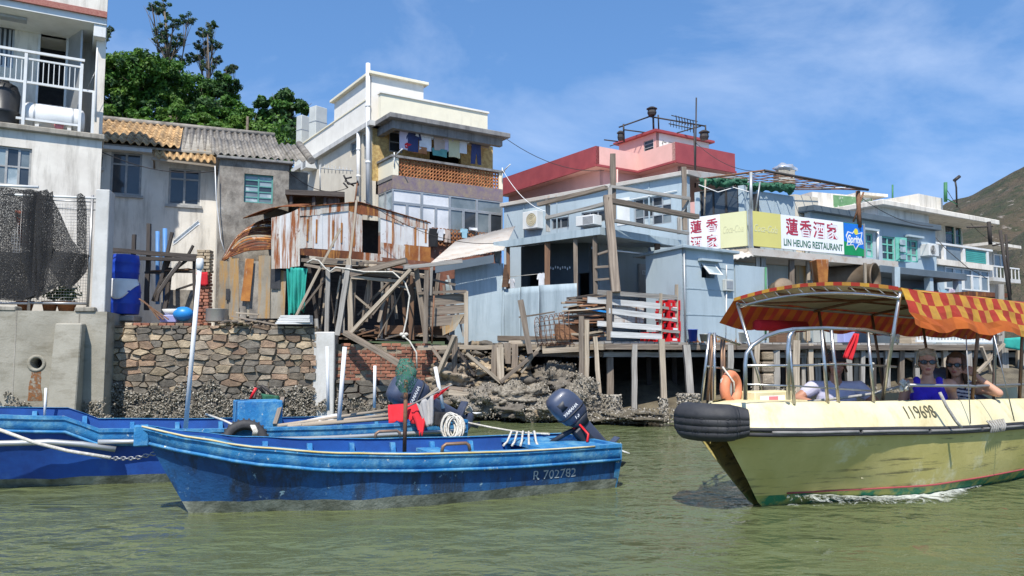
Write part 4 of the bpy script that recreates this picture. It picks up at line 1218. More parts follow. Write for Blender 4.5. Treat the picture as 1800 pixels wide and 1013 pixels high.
b.grid(shn,20,8); b.build('plastic_sheet', 'white_cloth', label='white plastic sheet wrapped around the blue barrels', cat='sheet', solid=.008)
# charred timber rack
tr = thing('timber_rack', 'blackened timber rack standing behind the blue barrels', 'rack', P(280,560,17.7))
for (x0, y0, x1, y1, w, Y0, Y1) in ((188,440,350,452,.12,17.6,17.7),(188,453,368,457,.10,17.55,17.6),(234,448,236,412,.08,17.7,17.7),(257,545,262,394,.09,17.75,17.75),(276,530,302,408,.07,17.8,17.7),(270,530,300,450,.08,17.9,17.7),(330,450,340,432,.06,17.7,17.7),(335,452,280,500,.06,17.65,17.65),(318,460,278,515,.09,17.6,17.5),(254,480,338,478,.05,17.8,17.8),(290,545,300,470,.09,17.9,17.9),(341,455,342,560,.06,17.7,17.7),(310,510,340,500,.05,17.8,17.8)):
    bm_('timber', 'wood_dark', tr, P(x0, y0, Y0), P(x1, y1, Y1), w, w * .8, j=.012)
bm_('board', 'wood_brown', tr, P(262,478,17.9), P(336,474,17.8),.25,.03)
bm_('prop', 'wood_grey', tr, P(278,512,17.55), P(312,463,17.55),.05,.03)
fbx('back_panel', 'stained_cement', None, Fr(330,18.6,10),-.6,.35,1.9,2.9,-.05,0, label='grey panel leaning behind the timber rack', cat='panel')
tb('scaffold_pipe', 'blue_pipe', None, [P(277,535,17.95), P(277,407,17.95)],.045,10, label='blue plastic pipe in the rack, left one of the pair', cat='pipe', group='blue pipes')
tb('scaffold_pipe', 'blue_pipe', None, [P(290,535,18.0), P(290,402,18.0)],.05,10, label='thicker blue plastic pipe in the rack, right one of the pair', cat='pipe', group='blue pipes')
b = MB(); p0, p1 = P(304,428,18.3), P(349,391,18.3)
for off in (-.05,.05): b.beam(p0 + V((0,0, off)), p1 + V((0,0, off)),.03,.012)
b.beam(p0 + V((0,.03,0)), p1 + V((0,.03,0)),.012,.1)
b.build('gutter_piece', 'white_paint', label='short white gutter length propped against the house wall', cat='gutter')
bp = thing('brick_pillar', 'broken red brick pillar beside the timber rack', 'pillar', P(356,570,17.5))
zb0, zb1 = P(356,572,17.5).z, P(356,440,17.5).z
cX = P(356,500,17.5)
z = zb0; row = 0
while z < zb1:
    for k in range(2):
        w_ = .145 if row % 2 else (.19 if k == 0 else .10)
        x_ = cX.x - .15 + (0 if k == 0 else (.15 if row % 2 else .20))
        b = MB(); b.box((x_ + rnd.uniform(-.012,.012),17.5 + rnd.uniform(-.02,.02), z),(w_ - .01,0,0),(0,.24,0),(0,0,.062))
        b.build('brick', 'brick' if z < zb0 + 1.15 else 'stone_tan', bp, bevel=.007)
    z += .074; row += 1
cloth('rag', 'red_cloth', None, P(345,480,17.44), P(365,478,17.44), P(352,502,17.43), P(366,503,17.43),6,6,.03,2, label='bright red rag hanging on the brick pillar', cat='cloth', jag=.03)
b = MB(); c = P(322,552,17.15); b.ell(c,(.22,.18,.16),18,12); b.build('float_ball', 'bowl_blue', label='round blue bowl lying upside down on the wall', cat='bowl')
b = MB(); c = P(310,556,17.3); b.lathe([(.02,0),(.20,0),(.30,.14),(.29,.145),(.19,.02),(.02,.02)], c,20); b.build('basin', 'white_paint', label='white basin behind the blue bowl', cat='basin')
b = MB(); c = P(297,567,17.1); b.hexa([c + V(p) for p in ((-.2,0,0),(.15,0,0),(.15,.2,0),(-.2,.2,0),(-.24,-.03,.16),(.19,-.03,.16),(.19,.23,.16),(-.24,.23,.16))]); b.build('plastic_tub', 'lilac_plastic', label='lilac plastic tub on the sea wall', cat='tub', bevel=.015)
for k in range(3):
    bm_('stick', 'wood_brown', None, P(245 + 6 * k,525 + 4 * k,17.1), P(296 - 8 * k,562,17.0),.035,.02, label=('long', 'middle', 'short')[k] + ' reddish stick leaning across the sea wall by the barrels', cat='stick', group='sticks by the barrels')
b = MB(); c = P(381,566,17.2); b.lathe([(.01,0),(.22,0),(.235,.02),(.235,.27),(.245,.28),(.225,.28),(.22,.03),(.01,.03)], c,22); b.build('cooking_pot', 'pot_metal', label='large dull metal cooking pot on the wall', cat='pot')
b = MB()
for k in range(5):
    p = P(484 + k,570 - k * 3.2,16.9); b.cbox(p + V((.38,.1,0)),.76 - .03 * k,.22,.035, R(rnd.uniform(-6,6)))
b.build('board_stack', 'white_wood', label='low stack of white boards on the stone wall top', cat='boards')
for k,(x0, y0, x1, y1, lab) in enumerate(((408,556,490,572, 'long weathered plank lying on the stone wall near the pot'),(415,550,455,553, 'greenish plank lying against the tin shack'),(400,568,450,562, 'short broken plank lying on the wall top'))):
    bm_('plank',('wood', 'wood_pale', 'wood_pale')[k], None, P(x0, y0,17.0 + .1 * k), P(x1, y1,17.1 + .1 * k),.12,.035, label=lab, cat='plank', group='loose planks on the wall')
b = MB()
for k in range(70):
    c = P(rnd.uniform(385,480),573 - rnd.uniform(0,8), rnd.uniform(16.8,17.5)); s = rnd.uniform(.02,.07)
    b.ell(c,(s * 1.6, s, s * .7),6,4, Matrix.Rotation(rnd.uniform(0,6),3, 'Z'), rnd.randrange(2),.5, k)
b.build('wall_debris', ['stone_tan', 'wood'], kind='stuff', label='chips and debris scattered on top of the stone wall')

# ------------------------------------------------------------------ rusty tin shack
FS = Fr(527, 18.0, 30)              # front wall, running right and away
ts = thing('tin_shack', 'rusty corrugated tin shack with curved roof above the stone wall', 'shack', FS.pt(0,1.9,0))
def sp(px, py, d=0.0): return FS.at(px, py, d)
# front panels: (x0,x1, ytop0,ytop1, ybot0,ybot1, mat)
pan = [(527,549,382,379,437,436, 'tin_rusty'),(549,567,378,376,437,438, 'tin'),(567,613,375,371,438,442, 'tin'),(613,637,372,377,442,443, 'tin_rusty'),(669,710,381,397,442,447, 'tin'),(710,753,397,404,430,434, 'tin')]
for k,(x0, x1, ya, yb, yc, yd, m) in enumerate(pan):
    b = MB(); d = .012 * (k % 2)
    b.hexa([sp(x0, yc, d), sp(x1, yd, d), sp(x1, yd, d) - FS.n * .01, sp(x0, yc, d) - FS.n * .01, sp(x0, ya, d), sp(x1, yb, d), sp(x1, yb, d) - FS.n * .01, sp(x0, ya, d) - FS.n * .01])
    b.build('tin_panel', m, ts)
for k,(x0, x1, ya, yb, yc, yd, m) in enumerate([(527,563,365,362,380,378, 'tin_rusty'),(563,613,362,356,376,370, 'tin_rusty'),(613,634,355,355,371,377, 'rust'),(634,665,355,367,377,381, 'rust'),(665,710,367,379,382,396, 'tin_rusty'),(710,753,378,391,395,404, 'tin_rusty'),
                                                (527,590,437,440,448,455, 'rust'),(590,637,440,443,454,457, 'rust'),(637,672,444,447,457,459, 'tin_rusty'),(670,712,426,432,452,457, 'tin_rusty'),(712,757,430,436,456,461, 'rust_orange')]):
    b = MB(); d = .02 + .008 * (k % 2)
    b.hexa([sp(x0, yc, d), sp(x1, yd, d), sp(x1, yd, d) - FS.n * .01, sp(x0, yc, d) - FS.n * .01, sp(x0, ya, d), sp(x1, yb, d), sp(x1, yb, d) - FS.n * .01, sp(x0, ya, d) - FS.n * .01])
    b.build('tin_strip', m, ts)
for k in (540,556,585,600,622,690,730,748):
    r_ = prect(FS, k - 1.5,385, k + 1.5,438)
    fbx('rust_seam', 'rust_orange', ts, FS, r_[0], r_[1], r_[2] + rnd.uniform(0,.2), r_[3] - rnd.uniform(0,.1),.013,.022)
fbx('inner_wall', 'black_rubber_and_shade', ts, FS, FS.pix(640,420)[0] - .3, FS.pix(668,420)[0] + .4, FS.pix(650,446)[1], FS.pix(650,372)[1],-1.3,-1.2)  # black sheet behind the gap, interior shade put into its colour
# left wall facing the camera's left, corner strips
FSl = Fr(0,0,18, o=FS.pt(0,0,0))
for k,(x0, x1, ya, yb, yc, yd, m) in enumerate([(477,492,383,380,473,472, 'tin_rusty'),(492,510,380,374,472,472, 'tin'),(510,527,374,366,470,468, 'tin_rusty')]):
    b = MB(); q = lambda x, y: FSl.at(x, y,.01 * (k % 2))
    b.hexa([q(x0, yc), q(x1, yd), q(x1, yd) - FSl.n * .01, q(x0, yc) - FSl.n * .01, q(x0, ya), q(x1, yb), q(x1, yb) - FSl.n * .01, q(x0, ya) - FSl.n * .01])
    b.build('tin_panel', m, ts)
# curved roof: rusty sheets bent down towards the left
def arc(t):
    pxs = [(479,384),(458,389),(438,400),(420,416),(404,435),(390,457)]
    k = t * 5; i = min(int(k),4); f = k - i
    a, c = pxs[i], pxs[i + 1]
    return P(a[0] + (c[0] - a[0]) * f, a[1] + (c[1] - a[1]) * f,19.3 - .2 * t)
def near_arc(t):
    return P(479 - 86 * t,439 + 3 * t + 17 * t ** 3,17.95 + .05 * t)
for k in range(20):
    m = ('rust', 'rust_orange', 'rust', 'rusted_sheet', 'rust', 'rust', 'tin_rusty', 'rust')[(k * 5) % 8]
    b = MB()
    def fn(a, c):
        f = (k + a * 1.12) / 20
        p = near_arc(c).lerp(arc(c), f)
        bul = .16 * math.sin(math.pi * f) * math.sin(math.pi * min(1, c * 1.1))
        return p + V((-.5,-.6,.6)) * bul + V((0,0,.020 * math.sin(a * 6.28) + .012 * (k % 3) + .02 * mnoise.noise(V((k * 3.3, c * 3,0)))))
    b.grid(fn,6,12, uvs=(1,1)); b.build('roof_sheet', m, ts, solid=.01)
b = MB(); b.grid(lambda a, c: P(427 + 100 * a,384 - 20 * a - 8 * math.sin(a * 3.1) ,18.1) + V((-.2 * c,2.2 * c,.5 * c)),6,2); b.build('roof', 'rust', ts, solid=.02)
b = MB(); b.grid(lambda a, c: FS.at(527 + 228 * a,(364 - 9 * (a / .46) if a < .46 else 355 + 36 * ((a - .46) / .54)),.06) + V((-.2 * c,2.3 * c,.35 * c)),13,2); b.build('roof', 'rust', ts, solid=.02)
# lower left wall of battered sheets
FL = Fr(440,18.0,6)
for k,(x0, x1, ya, yb, m) in enumerate([(386,404,458,562, 'rusted_sheet'),(403,420,452,562, 'rusted_sheet'),(419,430,458,560, 'stained_cement'),(428,441,462,556, 'rusted_sheet'),(440,458,458,560, 'stained_cement'),(455,476,448,560, 'rusted_sheet'),(474,498,506,560, 'old_concrete'),(490,503,475,560, 'rusted_sheet')]):
    b = MB(); d = .02 * (k % 3); q = lambda x, y: FL.at(x, y, d); t = FL.n * .015; sk = rnd.uniform(-3,3)
    b.hexa([q(x0 + sk, yb), q(x1 + sk, yb), q(x1 + sk, yb) - t, q(x0 + sk, yb) - t, q(x0, ya), q(x1, ya + 2), q(x1, ya + 2) - t, q(x0, ya) - t])
    b.build('side_sheet', m, ts)
for (x0, x1, ya, yb) in ((397,404,508,528),(476,493,472,508)):
    r_ = prect(FL, x0, ya, x1, yb,.05); fbx('dark_plate', 'black_rubber_and_shade', ts, FL, r_[0], r_[1], r_[2], r_[3],.045,.055)  # black plates on the sheets, painting the dark of openings
b = MB(); b.beam(FL.at(439,455,.09), FL.at(432,530,.12),.20,.012, j=.01); b.build('loose_sheet', 'rust_orange', ts)
bm_('eave_beam', 'rust', ts, FL.at(404,440,.1), FL.at(477,437,.1),.05,.05)
fbx('back_wall', 'wood_dark', ts, FS,.0,4.6,1.85, FS.pix(600,445)[1],-2.5,-2.4)
b = MB(); b.fbox(FS,-.2,4.3,1.8,1.86,-2.5,.1); b.build('floor_boards', 'wood_dark', ts)
cloth('tarp', 'teal_cloth', None, P(505,470,17.95), P(541,472,17.9), P(508,560,17.95), P(536,545,17.9),22,16,.10,5, label='torn teal tarpaulin hanging under the tin shack', cat='tarp', jag=.12)

# posts and beams in front of and under the shack
tf = thing('collapsed_lean_to', 'collapsed grey timber lean-to with posts below the tin shack', 'lean-to', P(660,595,17.5))
for (x0, y0, x1, y1, w, Y0, Y1, m) in (
        (530,458,640,464,.10,17.8,17.9, 'wood'),(535,466,600,476,.08,17.7,17.7, 'wood'),(555,455,720,466,.07,17.95,18.2, 'wood'),
        (577,470,574,590,.09,17.5,17.5, 'wood_grey'),(613,455,617,590,.11,17.4,17.4, 'wood_pale'),(623,490,620,588,.08,17.55,17.55, 'wood'),
        (672,495,670,595,.06,17.9,17.9, 'wood_grey'),(722,485,724,598,.11,17.5,17.5, 'wood_brown'),(731,470,750,600,.11,17.35,17.35, 'wood'),
        (750,475,748,604,.10,17.2,17.2, 'wood'),(759,470,757,520,.06,17.3,17.3, 'wood_grey'),(652,490,652,560,.05,18.3,18.3, 'wood_dark'),(690,480,690,580,.07,18.4,18.4, 'wood_dark'),
        (617,484,714,458,.16,17.4,17.2, 'wood'),(617,488,700,494,.09,17.35,17.5, 'wood_pale'),(640,482,705,486,.09,17.5,17.6, 'wood'),(710,471,812,459,.11,17.1,17.6, 'wood_grey'),
        (540,450,560,580,.07,18.1,18.1, 'wood_dark'),(556,560,557,578,.08,17.3,17.3, 'wood_grey')):
    bm_('timber', m, tf, P(x0, y0, Y0), P(x1, y1, Y1), w, w * .75, j=.008)
for (x0, y0, x1, y1, w, Y0, Y1, m, lab) in (
        (722,474,617,585,.12,17.1,17.25, 'wood_pale', 'long squared timber leaning diagonally against the collapsed frame'),
        (607,585,730,655,.15,17.2,16.3, 'wood', 'heavy channel beam slanting down from the wall into the boats'),
        (598,402,518,560,.09,17.5,17.3, 'wood_pale', 'long grey board leaning up against the tin shack wall'),
        (627,352,613,470,.05,17.6,17.4, 'wood_pale', 'slim bamboo pole rising above the tin shack roof'),
        (613,466,593,590,.11,17.35,17.25, 'wood_grey', 'lower leaning pole bound with rings beside the frame')):
    bm_('leaning_timber', m, None, P(x0, y0, Y0), P(x1, y1, Y1), w, w * .6, j=.005, label=lab, cat='timber', group='leaning timbers')
for k in range(34):
    x0, y0 = rnd.uniform(545,800), rnd.uniform(466,505)
    kind = rnd.random()
    Y = rnd.uniform(17.35,18.6)
    if kind < .45: x1, y1 = x0 + rnd.uniform(-14,14), rnd.uniform(560,600)
    elif kind < .75: x1, y1 = x0 + rnd.uniform(40,110), y0 + rnd.uniform(-14,26)
    else: x1, y1 = x0 + rnd.uniform(-70,70), rnd.uniform(540,598)
    x1 = min(x1,815)
    bm_('timber', rnd.choice(['wood', 'wood', 'wood_grey', 'wood_brown', 'wood_pale']), tf, P(x0, y0, Y), P(x1, y1, Y + rnd.uniform(-.3,.3)), rnd.uniform(.035,.085), rnd.uniform(.025,.05), j=.008)
for k in range(22):
    x0 = rnd.uniform(560,760)
    bm_('fallen_board', rnd.choice(['wood', 'wood_brown', 'wood_pale', 'scrap_wood']), tf, P(x0, rnd.uniform(584,598),17.75 + rnd.uniform(-.2,.5)), P(x0 + rnd.uniform(25,70), rnd.uniform(578,600),17.8 + rnd.uniform(-.2,.5)), rnd.uniform(.06,.14),.03, j=.008)
# rope over the frame
tb('rope', 'rope', None, [P(540,462,17.3), P(550,456,17.3), P(560,458,17.3), P(572,472,17.3), P(580,478,17.3), P(590,470,17.3), P(612,473,17.3), P(640,478,17.25), P(690,478,17.2), P(712,497,17.15), P(720,520,17.1), P(715,560,17.1), P(708,590,17.0), P(720,600,16.95), P(732,620,16.9), P(733,648,16.9)],.018,6, label='white rope slung through the collapsed timber frame', cat='rope')
b = MB()
for k in range(3): b.ell(P(706 + 4 * k,588 + (k % 2) * 4,16.98),(.05,.04,.04),8,6)
b.build('rope_knot', 'rope', label='knot in the white rope below the frame', cat='rope')
# board screen right of the frame
bs_ = thing('board_screen', 'screen of grey boards on posts beside the blue tin wall', 'screen', P(790,600,17.3))
for k,(y0, y1) in enumerate(((517,536),(537,553),(554,572))):
    b = MB(); b.hexa([P(753, y1 + 3,17.35), P(818, y1 - 3,17.6), P(818, y1 - 3,17.64), P(753, y1 + 3,17.39), P(753, y0 + 3,17.35), P(818, y0 - 2,17.6), P(818, y0 - 2,17.64), P(753, y0 + 3,17.39)]); b.build('board', 'wood', bs_)
bm_('post', 'wood_pale', bs_, P(819,512,17.5), P(820,608,17.5),.09,.09); bm_('top_rail', 'wood', bs_, P(735,516,17.3), P(820,512,17.5),.08,.06)
b = MB(); b.hexa([P(778,590,17.45), P(800,580,17.5), P(800,580,17.52), P(778,590,17.47), P(776,556,17.45), P(816,553,17.58), P(816,553,17.6), P(776,556,17.47)]); b.build('patch_sheet', 'rusted_sheet', bs_)
tb('pipe', 'rust_pipe', bs_, [P(763,520,17.2), P(759,604,17.2)],.02,6)
b = MB(); b.hexa([P(658,590,18.0), P(790,590,18.0), P(790,590,18.3), P(658,590,18.3), P(658,572,18.0), P(790,572,18.0), P(790,572,18.3), P(658,572,18.3)]); b.build('low_bench', 'wood_brown', label='low dark bench under the collapsed frame', cat='bench')
# small dark shed behind
sd = thing('open_shed', 'small open shed with dark flat roof behind the tin shack', 'shed', P(550,380,19.6))
FD = Fr(503,19.6,12)
r_ = prect(FD,502,336,606,346)
fbx('roof', 'wood_dark', sd, FD, r_[0], r_[1], r_[2], r_[3] - .02,-1.4,.15)
for px in (512,552,572,590): bm_('post', 'wood_dark', sd, FD.at(px,345), FD.at(px,440),.08)
r_ = prect(FD,575,345,596,420); fbx('wall_panel', 'stained_cement', sd, FD, r_[0], r_[1], r_[2], r_[3],-.1,-.05)
r_ = prect(FD,503,370,606,430); fbx('back_panel', 'wood_dark', sd, FD, r_[0], r_[1], r_[2], r_[3],-1.3,-1.25)
# ------------------------------------------------------------------ cream building with the laundry balcony
FC = Fr(687,24.4,33)
DB = -1.15
cb = thing('cream_building', 'cream three-storey house with lattice balcony and roof slab', 'building', FC.pt(1.5,1.9, DB))
qR = FC.pix(884,340)[0]
qm = FC.pix(651,300, DB)[0]
z_slab = FC.pix(684,197,.25)[1]
z_rail = FC.pix(690,276)[1]
z_band1 = FC.pix(688,307)[1]
z_band0 = FC.pix(688,331)[1]
z_win0 = FC.pix(690,402)[1]
ZG = 1.9
FCl = Fr(0,0,123, o=FC.pt(qm,0, DB))
# main walls: upper front wall behind the balcony has a door opening and window
wv = prect(FC,684,232,708,268, DB)
wall('balcony_back_wall', 'yellow_tile', cb, FC, qm + .05, qR + .3, z_band1, z_slab - .12, [wv,(FC.pix(755,300, DB)[0], FC.pix(810,300, DB)[0], z_band1, z_slab - .5)], DB,.15)
fbx('room_back', 'black_rubber_and_shade', cb, FC, qm + .2, qR + .2, z_band1, z_slab - .1, DB - 1.6, DB - 1.5)  # black backing gives the room its shade by colour
window(FC, wv, cb,1,2, 'aluminium', 'dark_glass', d=DB - .03)
fbx('front_wall', 'beige_render', cb, FC, qm, qR, ZG, z_band0, DB - .2, DB - .01)
qB = 8.0
wl1 = prect(FCl,616,250,626,274); wl2 = prect(FCl,638,236,644,280)
wall('side_wall', 'beige_render', cb, FCl,0, qB, ZG, z_slab - .02, [wl1, wl2],0,.2)
for w in (wl1, wl2): window(FCl, w, cb,1,2, 'aluminium', 'grey_glass', d=-.05, bar=.03)
# balcony
bal = fbx('balcony_floor', 'grey_slab', cb, FC,-.02, qR, z_band1 - .12, z_band1, DB,-.02)
b = MB(); b.fbox(FC,0, qR, z_band0, z_band1,-.12,0); b.box(FC.pt(0, z_band0,-.12), FC.u * .12,-FC.n * (-.12 - DB - .01), V((0,0, z_band1 - z_band0))); b.build('mosaic_band', 'mosaic_band', cb)
b = MB(); b.box(FC.pt(.003, z_band1,-.12), FC.u * .12,-FC.n * (-.12 - DB - .01), V((0,0, z_rail - z_band1))); b.build('side_parapet', 'cream', cb)
fbx('parapet_pier', 'cream', cb, FC,.004,.20, z_band1, z_rail,-.12,-.003); fbx('parapet_pier', 'cream', cb, FC, qR - .15, qR - .004, z_band1, z_rail,-.12,-.003)
b = MB(); b.fbox(FC,-.06, qR + .05, z_rail, z_rail + .07,-.2,.05); b.box(FC.pt(-.06, z_rail,-.2), FC.u * .24,-FC.n * (-.2 - DB - .01), V((0,0,.068))); b.build('parapet_cap', 'grey_slab', cb)
# lattice of terracotta rings
la = thing('terracotta_lattice', 'terracotta lattice screen on the upper balcony front', 'lattice', FC.pt(1.8, z_band1,-.06))
nr = 5; hr = (z_rail - z_band1) / nr
nc = int((qR - .35) / hr)
ringmesh = None
for r in range(nr):
    for c in range(nc):
        q = .20 + (c + .5) * (qR - .35) / nc; z = z_band1 + hr * (r + .5)
        if ringmesh is None:
            b = MB(); rr = hr * .5
            pts = [FC.pt(q + rr * math.cos(t * math.pi / 4), z + rr * math.sin(t * math.pi / 4),-.06) for t in range(8)]
            b.tube(pts,.027,4, closed=True, smooth=False)
            ro = b.build('lattice_ring', 'terracotta', la, origin=FC.pt(q, z,-.06)); ringmesh = ro.data
        else:
            o = bpy.data.objects.new('lattice_ring', ringmesh); o.location = FC.pt(q, z,-.06) - V(la.location); COL.objects.link(o); o.parent = la
# enclosed lower balcony with windows
b = MB(); b.fbox(FC,-.005, qR, z_win0 - .1, z_win0, DB,0.0); b.build('lower_sill', 'grey_slab', cb)
zc_ = z_win0 + (z_band0 - z_win0) * .66
npan = 8
pw = qR / npan
for k in range(npan):
    g = ('curtain', 'curtain', 'curtain', 'curtain', 'grey_glass', 'dark_glass', 'grey_glass', 'dark_glass')[k]
    window(FC,(pw * k + .003, pw * (k + 1) - .003, z_win0, zc_), cb,1,1, 'aluminium', g, d=-.005, bar=.04)
for k in range(4):
    window(FC,(2 * pw * k + .003,2 * pw * (k + 1) - .003, zc_ + .004, z_band0 - .004), cb,1,1, 'aluminium',('curtain', 'curtain', 'grey_glass', 'grey_glass')[k], d=-.005, bar=.04)
FCs = Fr(0,0,123, o=FC.pt(0,0,0))
for k in range(2): window(FCs,(.56 * k + .02,.56 * (k + 1), z_win0, z_band0 - .004), cb,1,2, 'aluminium', 'pale_glass', d=-.005, bar=.04)
fbx('lower_wall', 'brick', cb, FC,0, qR, ZG, z_win0 - .1, DB,-.08)
# terracotta lattice strip below with laundry
zl1, zl0 = FC.pix(800,404)[1], FC.pix(800,434)[1]
b = MB()
nn = 26
for r in range(4):
    for c in range(nn):
        q = FC.pix(757,420)[0] + (c + .5) * .135 ; z = zl0 + (r + .5) * (zl1 - zl0) / 4; rr = .066
        b.tube([FC.pt(q + rr * math.cos(t * math.pi / 3), z + rr * math.sin(t * math.pi / 3),.03) for t in range(6)],.02,3, closed=True, smooth=False)
b.build('lower_lattice', 'terracotta', cb, kind='stuff')
# roof slab, parapets, tower
b = MB(); b.hexa([FC.pt(-.25, z_slab - .16,.30), FC.pt(qR + .12, z_slab - .16,.30), FC.pt(qR + .12, z_slab - .16,-6), FC.pt(-.25, z_slab - .16,-6), FC.pt(-.25, z_slab,.30), FC.pt(qR + .12, z_slab,.30), FC.pt(qR + .12, z_slab,-6), FC.pt(-.25, z_slab,-6)]); b.build('roof_slab', 'grey_slab', cb, bevel=.015)
b = MB(); b.fbox(FC,-.05, qR - .05, z_slab - .42, z_slab - .163,-.15,.05); b.box(FC.pt(-.05, z_slab - .42,-.15), FC.u * .2,-FC.n * 1.0, V((0,0,.256))); b.build('eave_beam', 'grey_slab', cb)
b = MB(); b.box(FCl.pt(-.3, z_slab - .16,.18), FCl.u * (qB + .3),-FCl.n * .5, V((0,0,.158))); b.build('side_ledge', 'pale_concrete', cb)
zp = FC.pix(655,161,-.6)[1]
qpe = FC.pix(857,215,-.6)[0]
b = MB(); b.fbox(FC, qm + .1, qpe, z_slab, zp,-.8,-.6); b.build('roof_parapet', 'cream', cb)
b = MB(); b.fbox(FC, qm + .06, qpe + .04, zp, zp + .06,-.85,-.55); b.build('parapet_coping', 'cream_white', cb)
zs = FCl.pix(590,214)[1]
b = MB(); b.box(FCl.pt(0.02, z_slab,-.01), FCl.u * qB,-FCl.n * .2, V((0,0, zs - z_slab))); b.build('side_parapet_wall', 'cream_white', cb)
b = MB(); b.box(FCl.pt(.05, zs,.03), FCl.u * qB,-FCl.n * .28, V((0,0,.05))); b.build('side_coping', 'cream', cb)
zt_ = FC.pix(648,131, DB)[1]
q_t = FC.pix(741,160,-1.3)[0]
qtl = FCl.pix(588,190)[0]
b = MB(); b.hexa([FCl.pt(-.0, z_slab,.005), FCl.pt(qtl, z_slab,.005), FCl.pt(qtl, z_slab,0) + FC.u * (q_t - qm), FCl.pt(0, z_slab,0) + FC.u * (q_t - qm),
                  FCl.pt(-.0, zt_,.005), FCl.pt(qtl, zt_,.005), FCl.pt(qtl, zt_,0) + FC.u * (q_t - qm), FCl.pt(0, zt_,0) + FC.u * (q_t - qm)]); b.build('stair_tower', 'cream_white', cb)
e = .14
b = MB(); b.hexa([FCl.pt(-e, zt_, e), FCl.pt(qtl + e, zt_, e), FCl.pt(qtl + e, zt_,0) + FC.u * (q_t - qm + e), FCl.pt(-e, zt_,0) + FC.u * (q_t - qm + e),
                  FCl.pt(-e, zt_ + .10, e), FCl.pt(qtl + e, zt_ + .10, e), FCl.pt(qtl + e, zt_ + .10,0) + FC.u * (q_t - qm + e), FCl.pt(-e, zt_ + .10,0) + FC.u * (q_t - qm + e)]); b.build('tower_roof', 'cream', cb, bevel=.01)
fbx('back_fill', 'beige_render', cb, FC, qm + .3, qR - .1, ZG, z_slab - .2,-6,-5.8)
fbx('right_wall', 'beige_render', cb, FC, qR - .2, qR - .02, ZG, z_slab - .17,-6, DB - .2)
# pipes on the corner
for (px, y0, y1, r, lab) in ((647,112,360,.075, 'fat white drain pipe rising above the roof at the cream corner'),(630,228,345,.06, 'shorter white drain pipe on the cream side wall')):
    t = thing('drain_pipe', lab, 'pipe', FCl.at(px, y1,.12), 'drain pipes on the cream building')
    tb('pipe', 'pvc', t, [FCl.at(px, y1,.12), FCl.at(px, y0,.12)], r,12)
    for f in (.3,.7):
        y = y0 + (y1 - y0) * f; b = MB(); b.lathe([(r * 1.02,-.04),(r * 1.18,-.035),(r * 1.18,.035),(r * 1.02,.04)], FCl.at(px, y,.12),12); b.build('collar', 'pvc', t)
# roof tanks
for k,(x0, x1, y0, y1, lab) in enumerate(((524,545,206,253, 'grey roof tank nearer the trees on the cream building'),(545,572,190,240, 'taller grey roof tank beside the cream stair tower'))):
    b = MB(); Yk = 31.6 - k * .9
    p = P((x0 + x1) / 2, y1, Yk); h = P((x0 + x1) / 2, y0, Yk).z - p.z + 1.2; p.z -= 1.2
    b.cbox(p,(x1 - x0) * .75 * Yk / FPX,.55, h, R(-40)); t = b.build('roof_tank', 'box_grey', label=lab, cat='tank', group='grey roof tanks', bevel=.02)
    b = MB(); b.cbox(p + V((0,0,1.2 + (h - 1.2) * .45)),(x1 - x0) * .77 * Yk / FPX,.57,.03, R(-40)); b.build('seam', 'aluminium', t)
def aircon(fr, px, py, w, h, dep, lab, m='ac_white', side_m=None, d=0.0, fan=True):
    q, z = fr.pix(px, py, d)
    t = thing('air_conditioner', lab, 'air conditioner', fr.pt(q, z, d + dep / 2), 'air conditioners')
    fbx('case', m, t, fr, q - w / 2, q + w / 2, z, z + h, d, d + dep, bevel=.012)
    if fan:
        rr = min(w, h) * .38
        b = MB(); c = fr.pt(q - w * .12, z + h * .5, d + dep + .004)
        b.lathe([(.01,0),(rr,0)], c,18, fr.n); b.build('fan_recess', 'ac_yellow' if side_m else 'dark_metal', t)
        b = MB()
        for k in range(4):
            b.tube([c + (fr.u * math.cos(a) + V((0,0, math.sin(a)))) * rr * (k + 1) / 4 + fr.n * .012 for a in [i * .524 for i in range(12)]],.006,3, closed=True)
        b.build('grille', m, t)
    else:
        for k in range(7): fbx('vent_slat', 'dark_metal', t, fr, q - w * .45, q + w * .1, z + h * (.12 + .11 * k), z + h * (.16 + .11 * k), d + dep, d + dep + .005)
    return t
aircon(FCl,553,300,.62,.42,.45, 'window air conditioner on the side wall of the cream house', fan=False)
